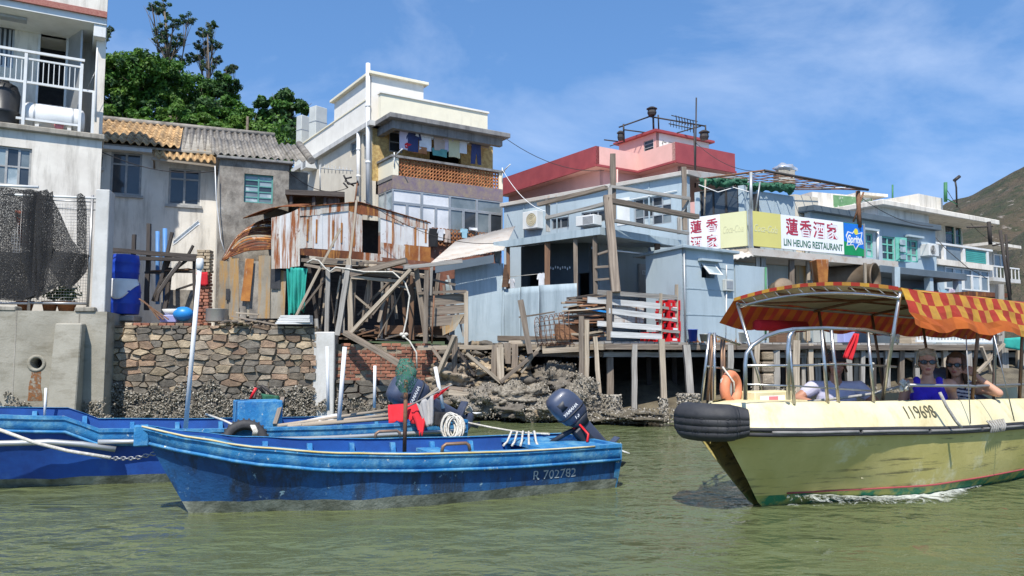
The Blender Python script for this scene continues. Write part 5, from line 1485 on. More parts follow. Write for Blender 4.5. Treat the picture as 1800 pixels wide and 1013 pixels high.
# laundry on the balcony
FLn = Fr(0,0,33, o=FC.pt(0,0,-.25))
zl_ = z_slab - .50
tb('washing_line', 'steel', None, [FC.pt(.3, zl_ + .03,-.25), FC.pt(qR - .4, zl_ + .03,-.25)],.012,5, label='washing line across the cream balcony', cat='line')
def hang(px, y0, w, h, kind, m, lab): garment('hung_' + ('shirt' if kind == 'shirt' else 'cloth'), m, FLn, px, y0, w * 1.25, h * 1.15, kind, lab)
for (px, y0, w, h, kind, m, lab) in ((711,226,.28,.62, 'sheet', 'lilac_cloth', 'pale narrow cloth at the left end of the balcony washing line'),(726,229,.40,.62, 'shirt', 'navy_cloth', 'dark blue shirt on the balcony washing line'),
        (748,225,.48,.66, 'shirt', 'white_cloth', 'wide white T-shirt on the balcony washing line'),(773,230,.36,.60, 'sheet', 'tan_cloth', 'tan striped towel on the balcony washing line'),(788,233,.26,.56, 'shirt', 'lilac_cloth', 'small lilac top on the balcony washing line'),
        (799,245,.36,.55, 'sheet', 'cream_cloth', 'cream yellow cloth hanging lower on the balcony line'),(814,236,.30,.58, 'shirt', 'white_cloth', 'white top with red edge at the right of the balcony line'),(837,254,.34,.60, 'trousers', 'navy_cloth', 'dark trousers at the far end of the balcony line'),
        (722,252,.36,.16, 'sheet', 'red_cloth', 'red cloth bunched on the balcony rail'),(738,258,.40,.2, 'sheet', 'terracotta', 'brown cloth over the balcony rail'),(773,262,.45,.22, 'sheet', 'teal_paint', 'green cloth behind the balcony rail')):
    hang(px, y0, w, h, kind, m, lab)
for px in (710,730,757): pass
for (px, y0, w, h, kind, m, lab) in ((762,402,.30,.6, 'sheet', 'black_cloth', 'dark cloth at the left of the lower lattice washing'),(775,402,.24,.38, 'shirt', 'white_cloth', 'white shirt hung on the lower lattice, first from the left'),(787,405,.22,.4, 'trousers', 'tan_cloth', 'small patterned trousers on the lower lattice'),(816,402,.26,.32, 'shirt', 'lightblue_cloth', 'pale blue shirt on the lower lattice'),(832,400,.3,.1, 'sheet', 'white_cloth', 'folded white cloth on the lower lattice top')):
    garment('hung_cloth', m, FC, px, y0, w, h, kind, lab, d=.10)
# drying rack arms and antenna
for k,(px, py, dx) in enumerate(((693,268,1),(883,295,1))):
    t = thing('clothes_bracket',('metal clothes bracket at the near end of the cream parapet', 'metal clothes bracket at the far end of the cream parapet')[k], 'bracket', FC.at(px, py,.05), 'clothes brackets')
    tb('arm', 'white_paint', t, [FC.at(px, py + 8,.02), FC.at(px + 14, py - 6,.5)],.02,5); tb('arm', 'white_paint', t, [FC.at(px, py + 25,.02), FC.at(px, py,.03)],.02,5)
def yagi(name, lab, p0, d, n, L_, el, mast=None, m='aluminium'):
    t = thing(name, lab, 'antenna', V(p0) if mast is None else V(mast), 'roof antennas')
    d = V(d).normalized(); s = d.cross(V((0,0,1))).normalized()
    tb('boom', m, t, [V(p0), V(p0) + d * L_],.016,5)
    for k in range(n):
        c = V(p0) + d * (L_ * (k + .3) / n); h = el * (1 - .4 * k / n)
        tb('element', m, t, [c - V((0,0, h)), c + V((0,0, h))],.009,4)
    if mast is not None: tb('mast', m, t, [V(mast), V(p0) + V((0,0,.1))],.02,6)
    return t
yagi('tv_antenna', 'comb-like television antenna beside the cream side wall', P(562,296,22.5),(1,.15,-.05),9,.95,.14, P(563,345,22.5))
t = thing('bent_antenna', 'tangled dark antenna above the tin shack roof', 'antenna', P(625,350,19))
for (a, c) in (((604,308),(612,324)),((612,324),(628,322)),((608,314),(618,312)),((606,318),(622,327)),((628,318),(630,326)),((611,330),(604,322))): tb('element', 'dark_metal', t, [P(*a,19), P(*c,19.1)],.022,5)
tb('mast', 'rust_pipe', t, [P(628,322,19), P(622,372,19)],.02,6)

# ------------------------------------------------------------------ pink building
FK = Fr(1050,27.0,33)
A_ = FK.pt(0,0,0)
u_, v_ = FK.u.copy(), V((-math.sin(R(33)), math.cos(R(33)),0))
qB_ = FK.pix(1121,270)[0]
B_ = FK.pt(qB_,0,0)
FKb = Fr(0,0,123, o=B_)
C_ = B_ - v_ * abs(FKb.pix(1187,265)[0])
FKc = Fr(0,0,33, o=C_)
D_ = C_ + u_ * FKc.pix(1292,280)[0]
FKl = Fr(0,0,123, o=A_)
E_ = A_ + v_ * FKl.pix(878,320)[0]
pk = thing('pink_building', 'pink flat-roofed house with maroon parapet bands', 'building', V((A_.x + 2, A_.y + 3,1.9)))
zk1 = FK.pix(1050,257)[1]; zk0 = FK.pix(1050,289)[1]
def vwall(name, m, parent, p, q, z0, z1, th=.15):
    d = (q - p).normalized(); nn = V((d.y,-d.x,0))
    if nn.dot(V((0,0,0)) - p) < 0: nn = -nn
    b = MB(); b.box(V((p.x, p.y, z0)), q - p,-nn * th, V((0,0, z1 - z0))); return b.build(name, m, parent)
vwall('parapet', 'maroon', pk, E_, A_, zk0, zk1)
vwall('parapet', 'pink', pk, A_ + u_ * .003, B_, zk0, zk1)
vwall('parapet', 'pink', pk, B_, C_ + v_ * .003, zk0, zk1)
vwall('parapet', 'maroon', pk, C_, D_, zk0, zk1)
inn = V((0,0,0)) + v_ * .35
for (p, q) in ((E_ + u_ * .45, A_ + u_ * .45 + inn),(A_ + inn + u_ * .453, B_ + inn + u_ * .45),(B_ + inn + u_ * .45, C_ + inn + u_ * .45),(C_ + inn + u_ * .453, D_ + inn)):
    vwall('wall', 'pink', pk, p, q,1.9, zk0 - .05)
b = MB()
ring = [E_, A_, B_, C_, D_, D_ + v_ * 8, E_ + u_ * 6]
b.poly([V((p.x, p.y, zk0 - .06)) for p in ring]); b.poly([V((p.x, p.y, zk0 + .02)) for p in ring])
b.build('roof_slab', 'pink', pk)
for (p, q) in ((E_, A_),(A_, B_),(B_, C_),(C_, D_)):
    d = (q - p).normalized(); nn = V((d.y,-d.x,0)); nn = nn if nn.dot(-p) > 0 else -nn
    b = MB(); b.box(V((p.x, p.y, zk0 - .08)), q - p, nn * .06, V((0,0,.075))); b.build('trim', 'maroon', pk)
# roof tower
tq = Fr(1158,29.0,33)
tl = Fr(0,0,123, o=tq.o)
zt0, zt1 = zk1 - .6, tq.pix(1158,234)[1]
qt = tq.pix(1246,250)[0]; ql = tl.pix(1088,255)[0]
wt = prect(tl,1131,246,1149,266)
wall('tower_wall', 'pink', pk, tl,0, ql, zt0, zt1, [wt],0,.15)
window(tl, wt, pk,1,3, 'aluminium', 'dark_glass', d=-.03, bar=.03)
vwall('tower_front', 'cream_white', pk, tq.pt(.003,0,0), tq.pt(qt,0,0), zt0, zt1)
b = MB(); e = .16
b.hexa([tq.pt(-e, zt1, e), tq.pt(qt + e, zt1, e), tq.pt(qt + e, zt1,-ql - e), tq.pt(-e, zt1,-ql - e), tq.pt(-e, zt1 + .09, e), tq.pt(qt + e, zt1 + .09, e), tq.pt(qt + e, zt1 + .09,-ql - e), tq.pt(-e, zt1 + .09,-ql - e)])
b.build('tower_roof', 'maroon', pk)
# painted characters on the tower front
def text_mesh(name, s, m, parent, fr, q, z, size, d=.004, shear=0.0, align='LEFT', th=.004, sx=1.0, bold=0.0, label=None):
    cu = bpy.data.curves.new(name, 'FONT')
    cu.body = s; cu.size = size; cu.shear = shear; cu.align_x = align; cu.extrude = th / 2; cu.offset = bold
    o = bpy.data.objects.new(name, cu); COL.objects.link(o)
    bpy.context.view_layer.update()
    me = bpy.data.meshes.new_from_object(o.evaluated_get(bpy.context.evaluated_depsgraph_get()))
    bpy.data.objects.remove(o)
    mo = bpy.data.objects.new(name, me)
    me.materials.clear(); me.materials.append(mat(m))
    ex = fr.u if fr.u.cross(V((0,0,1))).dot(fr.n) > 0 else -fr.u
    M = Matrix((ex * sx, V((0,0,1)), fr.n)).transposed().to_4x4()
    org = fr.pt(q, z, d)
    me.transform(M)
    mo.location = org - (world_loc(parent) if parent is not None else V((0,0,0)))
    COL.objects.link(mo); mo.parent = parent
    if label: mo['label'] = label
    return mo
text_mesh('lettering', '仁 圃 会', 'dark_print', pk, tq, tq.pix(1163,256)[0], tq.pix(1163,258)[1],.30, sx=.9)
# frame and jars on the pink roof
rf = thing('roof_frame', 'dark pole frame on the pink roof tower', 'frame', tq.pt(1, zt1 + .09,-.5))
def K(px, py, Y=29.2): return P(px, py, Y)
for (a, c, r) in (((1088,224),(1142,205),.03),((1095,228),(1140,234),.025),((1142,205),(1240,222),.03),((1148,200),(1149,232),.04),((1157,202),(1158,230),.03),((1096,218),(1097,250),.035),((1062,246),(1086,249),.025),((1072,257),(1095,250),.02),((1190,234),(1232,222),.025),((1240,220),(1241,246),.03)):
    tb('pole', 'dark_metal', rf, [K(*a), K(*c,29.4)], r,6)
for (px, yb, h, w, lab) in ((1146,203,.32,.2, 'lantern-shaped pot on top of the pink roof frame'),(1091,247,.36,.14, 'dark pot at the left corner of the pink roof tower'),(1238,246,.36,.2, 'dark pot at the right corner of the pink roof tower')):
    c = K(px, yb); b = MB(); b.lathe([(.01,0),(w * .7,0),(w * .9, h * .3),(w * .75, h * .7),(w * 1.05, h * .75),(w * 1.05, h * .8),(w * .5, h),(.01, h)], c,10, smooth=False); b.build('roof_pot', 'dark_metal', label=lab, cat='pot', group='pots on the pink roof')
t = yagi('tv_antenna', 'big bushy television antenna on tall mast over the blue upper storey', P(1220,227,22.3),(-1,.3,.32),9,.75,.12, P(1222,330,22.3), 'dark_metal')
tb('mast_top', 'dark_metal', t, [P(1222,330,22.3), P(1224,172,22.3)],.022,6)
for k in range(8): tb('element', 'dark_metal', t, [P(1188 + 5 * k,203 + 1.5 * k,22.3), P(1190 + 5 * k,215 + 1.5 * k,22.5)],.012,4)
tb('boom', 'dark_metal', t, [P(1180,203,22.3), P(1226,214,22.3)],.014,4)

# ------------------------------------------------------------------ blue tin house with the porch
ZD = 1.66                                        # deck level
C0 = P(1056,560,17.5); C0.z = 0
F1 = Fr(0, 0, 137, o=C0)                         # porch side running left and away
F2 = Fr(0, 0, 41, o=C0)                          # porch side running right and away
bh = thing('blue_house', 'pale blue tin-clad stilt house with open corner porch', 'house', V((C0.x, C0.y + 2, ZD)))
ze1 = F1.pix(1056,399)[1]; ze0 = F1.pix(1056,412)[1]
qL1 = abs(F1.pix(867,430)[0]); qR2 = F2.pix(1206,420)[0]
# roof: sloping up to the back
b = MB()
bk = V((0,3.4,0))
Lp, Rp = F1.pt(qL1,0), F2.pt(qR2,0)
top = [V((C0.x, C0.y, ze1)), V((Rp.x, Rp.y, ze1 - .02)), V((Rp.x - .5, Rp.y + 2.6, ze1 + .35)), V((Lp.x + 1.0, Lp.y + 2.2, ze1 + .35)), V((Lp.x, Lp.y, ze1 - .02))]
n = len(top); lowr = [p - V((0,0, ze1 - ze0)) for p in top]
b.poly(top); b.poly(lowr[::-1])
for k in range(n): b.poly([lowr[k], lowr[(k + 1) % n], top[(k + 1) % n], top[k]])
b.build('porch_roof', 'blue_tin', bh)
# inner walls
d1o, d1w = prect(F1,927,482,958,505,-1.7), prect(F1,1015,480,1037,575,-1.7)
d1w = (d1w[0], d1w[1], ZD, d1w[3])
wall('porch_wall', 'blue_grey_dark', bh, F1,1.62, qL1 + .6, ZD, ze0 + .25, [d1o, d1w],-1.7,.12)  # darker than the other porch wall; porch shade is put into the colour
fbx('dark_room', 'black_rubber_and_shade', bh, F1,1.7, qL1 + .6, ZD, ze0 + .2,-3.1,-3.0)
wall('porch_wall', 'blue_render', bh, F2,1.82, qR2 + .6, ZD, ze0 + .25, [],-1.7,.12)
fbx('room_side', 'black_rubber_and_shade', bh, F1, qL1 + .5, qL1 + .6, ZD, ze0,-3.1,-1.82)
rd = prect(F2,1122,466,1156,590,-1.69)
dr_ = fbx('door', 'grey_cloth', bh, F2, rd[0], rd[1], ZD, rd[3],-1.68,-1.64)
fbx('door_notice', 'white_print', dr_, F2, rd[0] + .12, rd[1] - .06, rd[3] - .28, rd[3] - .17,-1.638,-1.632)
text_mesh('lettering', '告示牌', 'dark_print', dr_, F2, rd[0] + .13, rd[3] - .26,.085, d=-1.628)
b = MB(); b.lathe([(.02,0),(.025,.03),(.01,.05)], F2.pt(rd[1] - .06, ZD + .95,-1.64),8, F2.n); b.build('handle', 'steel', dr_)
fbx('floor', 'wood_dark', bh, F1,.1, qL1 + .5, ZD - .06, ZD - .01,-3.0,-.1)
# porch posts
for (fr, px, w, m) in ((F1,893,.10, 'wood_brown'),(F1,962,.13, 'wood_brown'),(F1,1012,.09, 'wood'),(F1,1046,.10, 'wood'),(F2,1156,.12, 'wood_brown')):
    q = fr.pix(px,470,-.12)[0]
    bm_('post', m, bh, fr.pt(q, ZD,-.12), fr.pt(q, ze0,-.12), w, w * .9)
for (a, c, w) in (((1046,470),(1072,468),.05),((1046,492),(1072,490),.05),((1052,447),(1070,442),.05)): bm_('crossbar', 'wood', bh, F1.at(a[0], a[1],-.1), P(c[0], c[1],17.4), w, w)
tb('lamp_tube', 'pvc', bh, [F2.at(1082,441,-.4), F2.at(1150,448,-.4)],.02,6)
b = MB(); b.beam(P(1067,345,17.5), P(1083,515,17.1),.19,.17, j=.012); b.build('corner_post', 'wood', bh)
# low tin wall along the left side: separate sheets with seams
zw0 = ZD + .02
for k,(x0, x1, ya, yb) in enumerate(((948,1014,499,495),(915,948,502,500),(884,915,506,503),(868,886,478,490),(846,869,478,470),(822,847,482,476),(800,824,486,480),(783,802,490,486))):
    b = MB(); d = .012 * (k % 2) - .02
    nseg = 8
    p0, p1 = F1.at(x0,540, d), F1.at(x1,540, d)
    z0a, z1a = F1.at(x0, ya, d).z, F1.at(x1, yb, d).z
    sd_ = rnd.uniform(0,9)
    def fn(a, c):
        p = p0.lerp(p1, a); p.z = zw0 + ((z0a + (z1a - z0a) * a) - zw0) * c - .04
        return p + F1.n * (.025 * mnoise.noise(V((a * 2 + sd_, c * 2.2, k))) + .012 * math.sin(a * 12 + k))
    b.grid(fn, nseg, nseg, uvs=(1,1)); b.build('tin_panel', 'blue_tin', bh, solid=.012)
bm_('edge_beam', 'wood', bh, F1.at(783,593,.02), F1.at(1030,597,.02),.10,.12)
cloth('hung_sheet', 'blue_tin', None, F1.at(868,440,.02), F1.at(880,440,.02), F1.at(870,462,.03), F1.at(880,466,.03),5,5,.03,1, label='bent flap of blue sheet under the porch eave', cat='sheet')
b = MB(); b.hexa([F1.at(882,505,.03), F1.at(893,505,.03), F1.at(893,505,.05), F1.at(882,505,.05), F1.at(886,465,.03), F1.at(892,465,.03), F1.at(892,465,.05), F1.at(886,465,.05)]); b.build('corner_board', 'wood_brown', bh)
for (px, lab) in ((900, 'white rag on the porch railing by the corner board'),(952, 'white shirt hanging at the middle porch post')):
    garment('hung_cloth', 'white_cloth', F1, px,480 if px > 920 else 490,.22 if px > 920 else .16,.34 if px > 920 else .26, 'shirt', lab, d=-.06)
tb('washing_line', 'rope', None, [F1.at(895,487,-.08), F1.at(955,481,-.08)],.006,4, label='thin washing line across the porch', cat='line')
b = MB()
for k in range(9): b.ell(F1.at(968 + k * 4.2,471 + 1.5 * math.sin(k * 2),-.5),(.014,.01,.035),6,5)
b.build('drying_fish', 'white_cloth', label='row of small fish hung to dry in the porch', cat='fish', kind='stuff')
# left wing roof, pale and rust streaked
wr_ = thing('wing_roof', 'pale rust-streaked sheet roof left of the blue porch', 'roof', P(810,460,19))
ra0, ra1, rb0, rb1 = P(757,463,18.9), P(884,440,19.2), P(802,424,21.3), P(905,398,21.6)
for k in range(9):
    b = MB()
    def fn(a, c):
        f = (k + a * 1.06) / 9
        p = ra0.lerp(ra1, f).lerp(rb0.lerp(rb1, f), c)
        return p + V((0,0,.010 * math.sin(a * 31.4) + .006 * (k % 2)))
    b.grid(fn,20,2, uvs=(1,1)); b.build('roof_sheet', 'pale_roof', wr_, solid=.012)
b = MB(); b.hexa([P(765,480,18.85), P(868,462,19.1), P(868,462,19.2), P(765,480,18.95), P(765,466,18.85), P(868,448,19.1), P(868,448,19.2), P(765,466,18.95)]); b.build('fascia', 'blue_grey_dark', wr_)
vwall('wing_wall', 'blue_tin', bh, P(800,500,19.4).xy.to_3d(), P(885,500,19.6).xy.to_3d(), ZD, Zat(460,19.2))
# ------------------------------------------------------------------ upper storey
FU = Fr(1212,21.3,137)
us = thing('upper_storey', 'pale blue upper storey with pale metal roof edge behind the porch', 'house', FU.pt(3, ze1,-1))
zu1 = FU.pix(1204,309)[1]
qU = FU.pix(886,380)[0]
wu1, wu2, wu3 = prect(FU,1114,346,1180,396), prect(FU,1022,371,1064,392), prect(FU,969,383,1000,402)
wall('wall', 'blue_render', us, FU,0, qU, ZD + 1.5, zu1, [wu1, wu2, wu3],0,.15)
window(FU, wu1, us,4,3, 'aluminium', ['grey_glass', 'dark_glass', 'pale_glass', 'dark_glass'], d=-.04, bar=.035)
window(FU, wu2, us,3,1, 'aluminium', 'dark_glass', d=-.04, bar=.035); window(FU, wu3, us,2,1, 'aluminium', 'dark_glass', d=-.04, bar=.035)
b = MB(); b.hexa([FU.pt(-.1, zu1,.12), FU.pt(qU + .1, zu1,.12), FU.pt(qU + .1, zu1,-3.5), FU.pt(-.1, zu1,-3.5), FU.pt(-.1, zu1 + .12,.12), FU.pt(qU + .1, zu1 + .12,.12), FU.pt(qU + .1, zu1 + .5,-3.5), FU.pt(-.1, zu1 + .5,-3.5)]); b.build('roof', 'pale_roof', us, bevel=.01)
r_ = prect(FU,1085,348,1107,396); fbx('patch_panel', 'white_paint', us, FU, r_[0], r_[1], r_[2], r_[3],.002,.012)
aircon(FU,942,404,.62,.56,.3, 'yellowed outdoor condenser at the back of the blue upper storey', 'ac_white', 'y')
aircon(FU,1042,399,.68,.30,.4, 'window air conditioner above the blue porch roof', fan=False)
# timber railing on the porch roof
pr_ = thing('roof_railing', 'weathered grey timber railing standing on the porch roof', 'railing', P(1070,400,18))
for (x0, y0, x1, y1, w, Y0, Y1) in ((963,352,963,408,.11,18.9,18.9),(1077,271,1078,385,.13,18.6,18.6),(1202,294,1204,405,.12,19.6,19.6),(1192,385,1212,350,.09,19.5,19.5),(1194,384,1194,412,.10,19.3,19.3),
        (946,360,1066,330,.12,18.95,17.6),(960,384,1066,358,.10,18.85,17.55),(1072,328,1212,350,.10,18.5,19.4),(1066,352,1226,382,.15,17.45,18.9),(1078,388,1210,411,.10,17.6,18.9),(1072,330,1072,350,.09,17.6,17.6)):
    bm_('timber', 'wood_grey' if w < .12 else 'wood', pr_, P(x0, y0, Y0), P(x1, y1, Y1), w, w * .7, j=.006)

# ------------------------------------------------------------------ wooden deck on stilts
dk = thing('stilt_deck', 'weathered wooden deck on stilts in front of the blue house', 'deck', P(1070,720,17))
dl, dc, dr2 = P(880,600,18.2), P(1062,600,16.9), P(1310,600,18.6)
for p in (dl, dc, dr2): p.z = ZD
def deck_planks(a, c, back, n, parent, m='wood_grey'):
    for k in range(n):
        p, q = a.lerp(c, k / n), a.lerp(c,(k + .94) / n)
        b = MB(); z = V((0,0, rnd.uniform(-.01,.01)))
        b.hexa([p - V((0,0,.05)) + z, q - V((0,0,.05)) + z, q + back - V((0,0,.05)) + z, p + back - V((0,0,.05)) + z, p + z, q + z, q + back + z, p + back + z], beam=True); b.build('plank', m, parent)
b = MB(); b.hexa([V(p) for p in ((-1.6,18.6, ZD - .14),(7.6,18.9, ZD - .14),(11,27, ZD - .14),(-1.6,27, ZD - .14),(-1.6,18.6, ZD - .07),(7.6,18.9, ZD - .07),(11,27, ZD - .07),(-1.6,27, ZD - .07))]); b.build('shade_slab', 'wood_dark', dk)  # unseen slab added to keep sun off the bank below
deck_planks(dl, dc, V((.9,1.6,0)),14, dk); deck_planks(dc + V((.02,0,.003)), dr2 + V((0,0,.003)), V((-.7,1.9,0)),18, dk)
for (a, c, z, w, m) in ((dl, dc,-.11,.11, 'wood_pale'),(dc, dr2,-.11,.11, 'wood'),(dl + V((0,.3,0)), dc + V((0,.3,0)),-.27,.10, 'wood'),(dc + V((0,.25,0)), dr2 + V((0,.25,0)),-.28,.10, 'wood_grey')):
    bm_('edge_beam', m, dk, a + V((0,-.02, z)), c + V((0,-.02, z)), w, w * 1.1, j=.01)
for (px, yt, yb, Y, w, m) in ((1022,556,700,16.75,.105, 'wood'),(1031,563,690,16.8,.10, 'wood_pale'),(1046,592,700,16.9,.09, 'wood_pale'),(1072,602,695,17.3,.14, 'wood'),(1115,606,722,17.1,.11, 'wood_grey'),(1163,596,722,17.2,.12, 'wood_pale'),(1206,606,700,17.5,.15, 'wood_grey'),(962,610,672,18.6,.13, 'wood_dark'),(983,610,668,18.9,.12, 'wood_dark'),(930,602,660,18.2,.1, 'wood'),(1250,606,705,18.0,.12, 'wood'),(1283,606,705,18.3,.13, 'wood_grey'),(1140,606,690,19.2,.12, 'wood_dark'),(1185,606,690,19.5,.12, 'wood_dark')):
    dx = 9 if px in (1046,1206) else 4 if px == 1163 else 0
    bm_('stilt', m, dk, P(px, yt, Y), P(px + dx, yb + 12, Y), w, w, j=.008)
for (px, yb, Y, r, hh) in ((1072,694,16.9,.20,.62),(1208,692,17.2,.26,.52),(1163,700,17.1,.09,.55),(1022,690,16.65,.13,.6),(1048,700,16.8,.10,.5)):
    c = P(px + 3, yb, Y)
    b = MB(); b.lathe([(.01, hh),(r * .9, hh),(r, hh * .85),(r * .92, hh * .5),(r * 1.05,.1),(r * 1.1,-.2)], V((c.x, c.y, c.z - hh)),14)
    bb = MB(); shells(bb, lambda: ((lambda a, z: (V((c.x + r * math.cos(a), c.y + r * math.sin(a), c.z - hh + z)), V((math.cos(a), math.sin(a),.1))))(rnd.uniform(3.1,6.3), hh * rnd.uniform(0,1.02))), int(260 * r / .15),.034)
    i = len(b.v); b.v += bb.v; b.f += [[k + i for k in q] for q in bb.f]; b.uv += bb.uv; b.mi += [k + 1 for k in bb.mi]; b.sm += bb.sm
    b.build('oyster_footing', ['old_concrete', 'oyster', 'shell'], dk)
# deck railing
dlr = thing('deck_railing', 'white-grey plank railing along the deck edge by the red crates', 'railing', P(1120,595,17.2))
for (x0, y0, x1, y1, m, w, Y0, Y1) in ((1033,527,1160,539, 'white_wood',.13,17.0,17.6),(1070,547,1162,557, 'white_wood',.12,16.95,17.55),(1050,569,1162,577, 'white_wood',.12,16.95,17.55),(1074,588,1163,592, 'white_wood',.13,16.9,17.5),(1050,514,1190,523, 'wood_grey',.10,17.0,17.8),
                                      (1160,540,1190,545, 'wood_grey',.06,17.6,17.8),(1160,560,1190,564, 'wood_grey',.06,17.6,17.8),(1160,581,1194,584, 'wood_grey',.06,17.6,17.8)):
    bm_('rail', m, dlr, P(x0, y0, Y0), P(x1, y1, Y1),.04, w, j=.004)
for (px, yt, yb, Y, m) in ((1071,512,598,16.98, 'wood'),(1161,516,594,17.62, 'wood_pale'),(1189,500,594,17.85, 'wood_pale')): bm_('post', m, dlr, P(px, yt, Y), P(px, yb, Y),.12 if px == 1071 else .07,.07)
b = MB();
for k in range(6): b.box(P(1080,534 + 6.5 * k,17.35), V((.72,.4,0)), V((-.01,.02,0)), V((0,0,.075)))
b.build('slatted_panel', 'tin', label='stack of pale metal slats behind the deck railing', cat='panel')
# red crates
def crate(c, lab):
    t = thing('crate', lab, 'crate', c, 'stacked red crates')
    w, d_, h = .36,.42,.225
    ux, uy = V((.82,.57,0)), V((-.57,.82,0))
    def wl_(o, e, th, holes):
        b = MB()
        L_ = e.length; ev = e.normalized()
        b.box(o, e, th, V((0,0, h * .38))); b.box(o + V((0,0, h * .8)), e, th, V((0,0, h * .2)))
        for f in (0,.5,1): b.box(o + ev * (f * (L_ - .05)) + V((0,0, h * .38)), ev * .05, th, V((0,0, h * .42)))
        b.build('side', 'red_plastic', t)
    o = V(c) - ux * w / 2 - uy * d_ / 2
    wl_(o, ux * w, uy * .02,1); wl_(o + uy * (d_ - .02), ux * w, uy * .02,1); wl_(o + uy * .021, uy * (d_ - .042), ux * .02,1); wl_(o + uy * .021 + ux * (w - .02), uy * (d_ - .042), ux * .02,1)
    b = MB(); b.box(o + ux * .022 + uy * .022, ux * (w - .044), uy * (d_ - .044), V((0,0,.02))); b.build('base', 'red_plastic', t)
    fr = Fr(0,0, math.degrees(math.atan2(ux.y, ux.x)), o=o)
    b = MB(); b.fbox(fr, w * .3, w * .7, c.z + h * .1, c.z + h * .3,.001,.004); b.build('label_patch', 'white_print', t)
c0 = P(1174,592,17.95)
for k, lab in enumerate(('bottom red plastic crate of the stack by the deck railing', 'second red plastic crate from the deck boards', 'third red plastic crate from the deck boards', 'topmost red plastic crate of the stack')):
    crate(V((c0.x + .015 * (k % 2), c0.y, ZD + .01 + .237 * k)), lab)
crate(V((P(1147,590,18.3).x,18.3, ZD + .01)), 'single red crate half hidden behind the railing slats')
# wood scrap pile
wp = thing('wood_pile', 'heap of broken reddish boards piled behind the deck railing', 'wood pile', P(1030,596,17.4))
for k in range(64):
    t = rnd.random()
    y = 592 - 72 * t
    xl = 985 + 22 * t + rnd.uniform(-14,30); xr = 1070 + rnd.uniform(-25,8)
    if y < 560: xl -= 6
    Y = rnd.uniform(17.15,17.7)
    bm_('board', rnd.choice(['scrap_wood', 'scrap_wood', 'wood', 'wood_dark', 'wood_pale']), wp, P(xl, y + rnd.uniform(-3,6), Y), P(xr, y + rnd.uniform(-4,3), Y + rnd.uniform(-.2,.2)), rnd.uniform(.06,.16), rnd.uniform(.02,.05), j=.008)
fbx('crate_side', 'scrap_wood', wp, Fr(1000,17.2,20),-.25,.55, ZD + .05, ZD + .38,-.2,0)
bm_('pipe', 'bowl_blue', wp, P(1030,543,17.1), P(1068,549,17.0),.04,.04)
# wire cage
wc = thing('wire_cage', 'rusty round wire fish trap lying on the deck edge', 'fish trap', P(965,600,17.1))
cc0, cc1 = P(946,583,17.4), P(1006,576,17.2)
for k in range(8):
    f = k / 7; c = cc0.lerp(cc1, f); r = .32 + .05 * f
    ax = (cc1 - cc0).normalized(); x = ax.orthogonal().normalized(); y = ax.cross(x)
    b = MB(); b.tube([c + (x * math.cos(a) + y * math.sin(a)) * r for a in [i * .3927 for i in range(16)]],.008,4, closed=True); b.build('hoop', 'rust_pipe', wc)
for k in range(18):
    a = k * .349; x = (cc1 - cc0).normalized().orthogonal().normalized(); y = (cc1 - cc0).normalized().cross(x); o = x * math.cos(a) + y * math.sin(a)
    tb('wire', 'rust_pipe', wc, [cc0 + o * .32, cc1 + o * .37],.005,3)
b = MB()
for r in range(4): b.tube([cc0 + (x * math.cos(a) + y * math.sin(a)) * (.08 + .08 * r) for a in [i * .3927 for i in range(16)]],.005,3, closed=True)
b.build('end_mesh', 'rust_pipe', wc)
for (x0, y0, x1, y1, w, Y, m, lab) in ((915,528,932,622,.12,16.9, 'wood', 'leaning deck post beside the fish trap'),(912,558,975,548,.06,17.0, 'wood', 'thin rail nailed to the leaning deck post'),(945,618,880,672,.13,16.9, 'wood', 'broken plank propped down onto the oyster rocks'),(948,612,915,655,.09,17.0, 'wood_pale', 'narrower plank beside the propped broken one'),
        (768,665,800,590,.14,16.8, 'wood_pale', 'leaning squared jetty post nearest the brick wall'),(760,612,800,666,.09,17.2, 'wood', 'brace plank crossing behind the leaning jetty post'),(880,672,820,622,.14,17.0, 'wood_pale', 'wide plank sliding down the rubble'),(790,690,905,705,.20,16.7, 'wood_pale', 'broad plank lying at the foot of the rubble'),(775,680,860,690,.14,16.9, 'wood', 'dark plank lying above the broad one'),(1033,688,1012,720,.10,16.5, 'wood_grey', 'short split board leaning on the twin deck posts')):
    bm_('broken_plank', m, None, P(x0, y0, Y), P(x1, y1, Y - .15), w, w * .5, label=lab, cat='plank', group='broken planks of the old jetty')
jt = thing('broken_jetty', 'ruined timber jetty frame left of the deck', 'jetty', P(840,640,17.2))
for (x0, y0, x1, y1, w, Y0, Y1, m) in ((735,612,885,610,.12,17.3,17.2, 'wood_pale'),(799,595,799,672,.12,17.0,17.0, 'wood'),(870,606,868,665,.12,17.1,17.1, 'wood'),(880,612,880,668,.15,17.0,17.0, 'wood_pale'),(893,602,892,640,.14,17.3,17.3, 'wood'),(906,605,905,650,.13,17.3,17.3, 'wood'),(895,602,1000,598,.10,17.4,17.3, 'wood_pale'),(785,590,835,660,.06,17.1,17.0, 'wood_dark'),(955,618,1035,612,.14,17.2,16.9, 'wood_pale')):
    bm_('timber', m, jt, P(x0, y0, Y0), P(x1, y1, Y1), w, w * .8, j=.012)
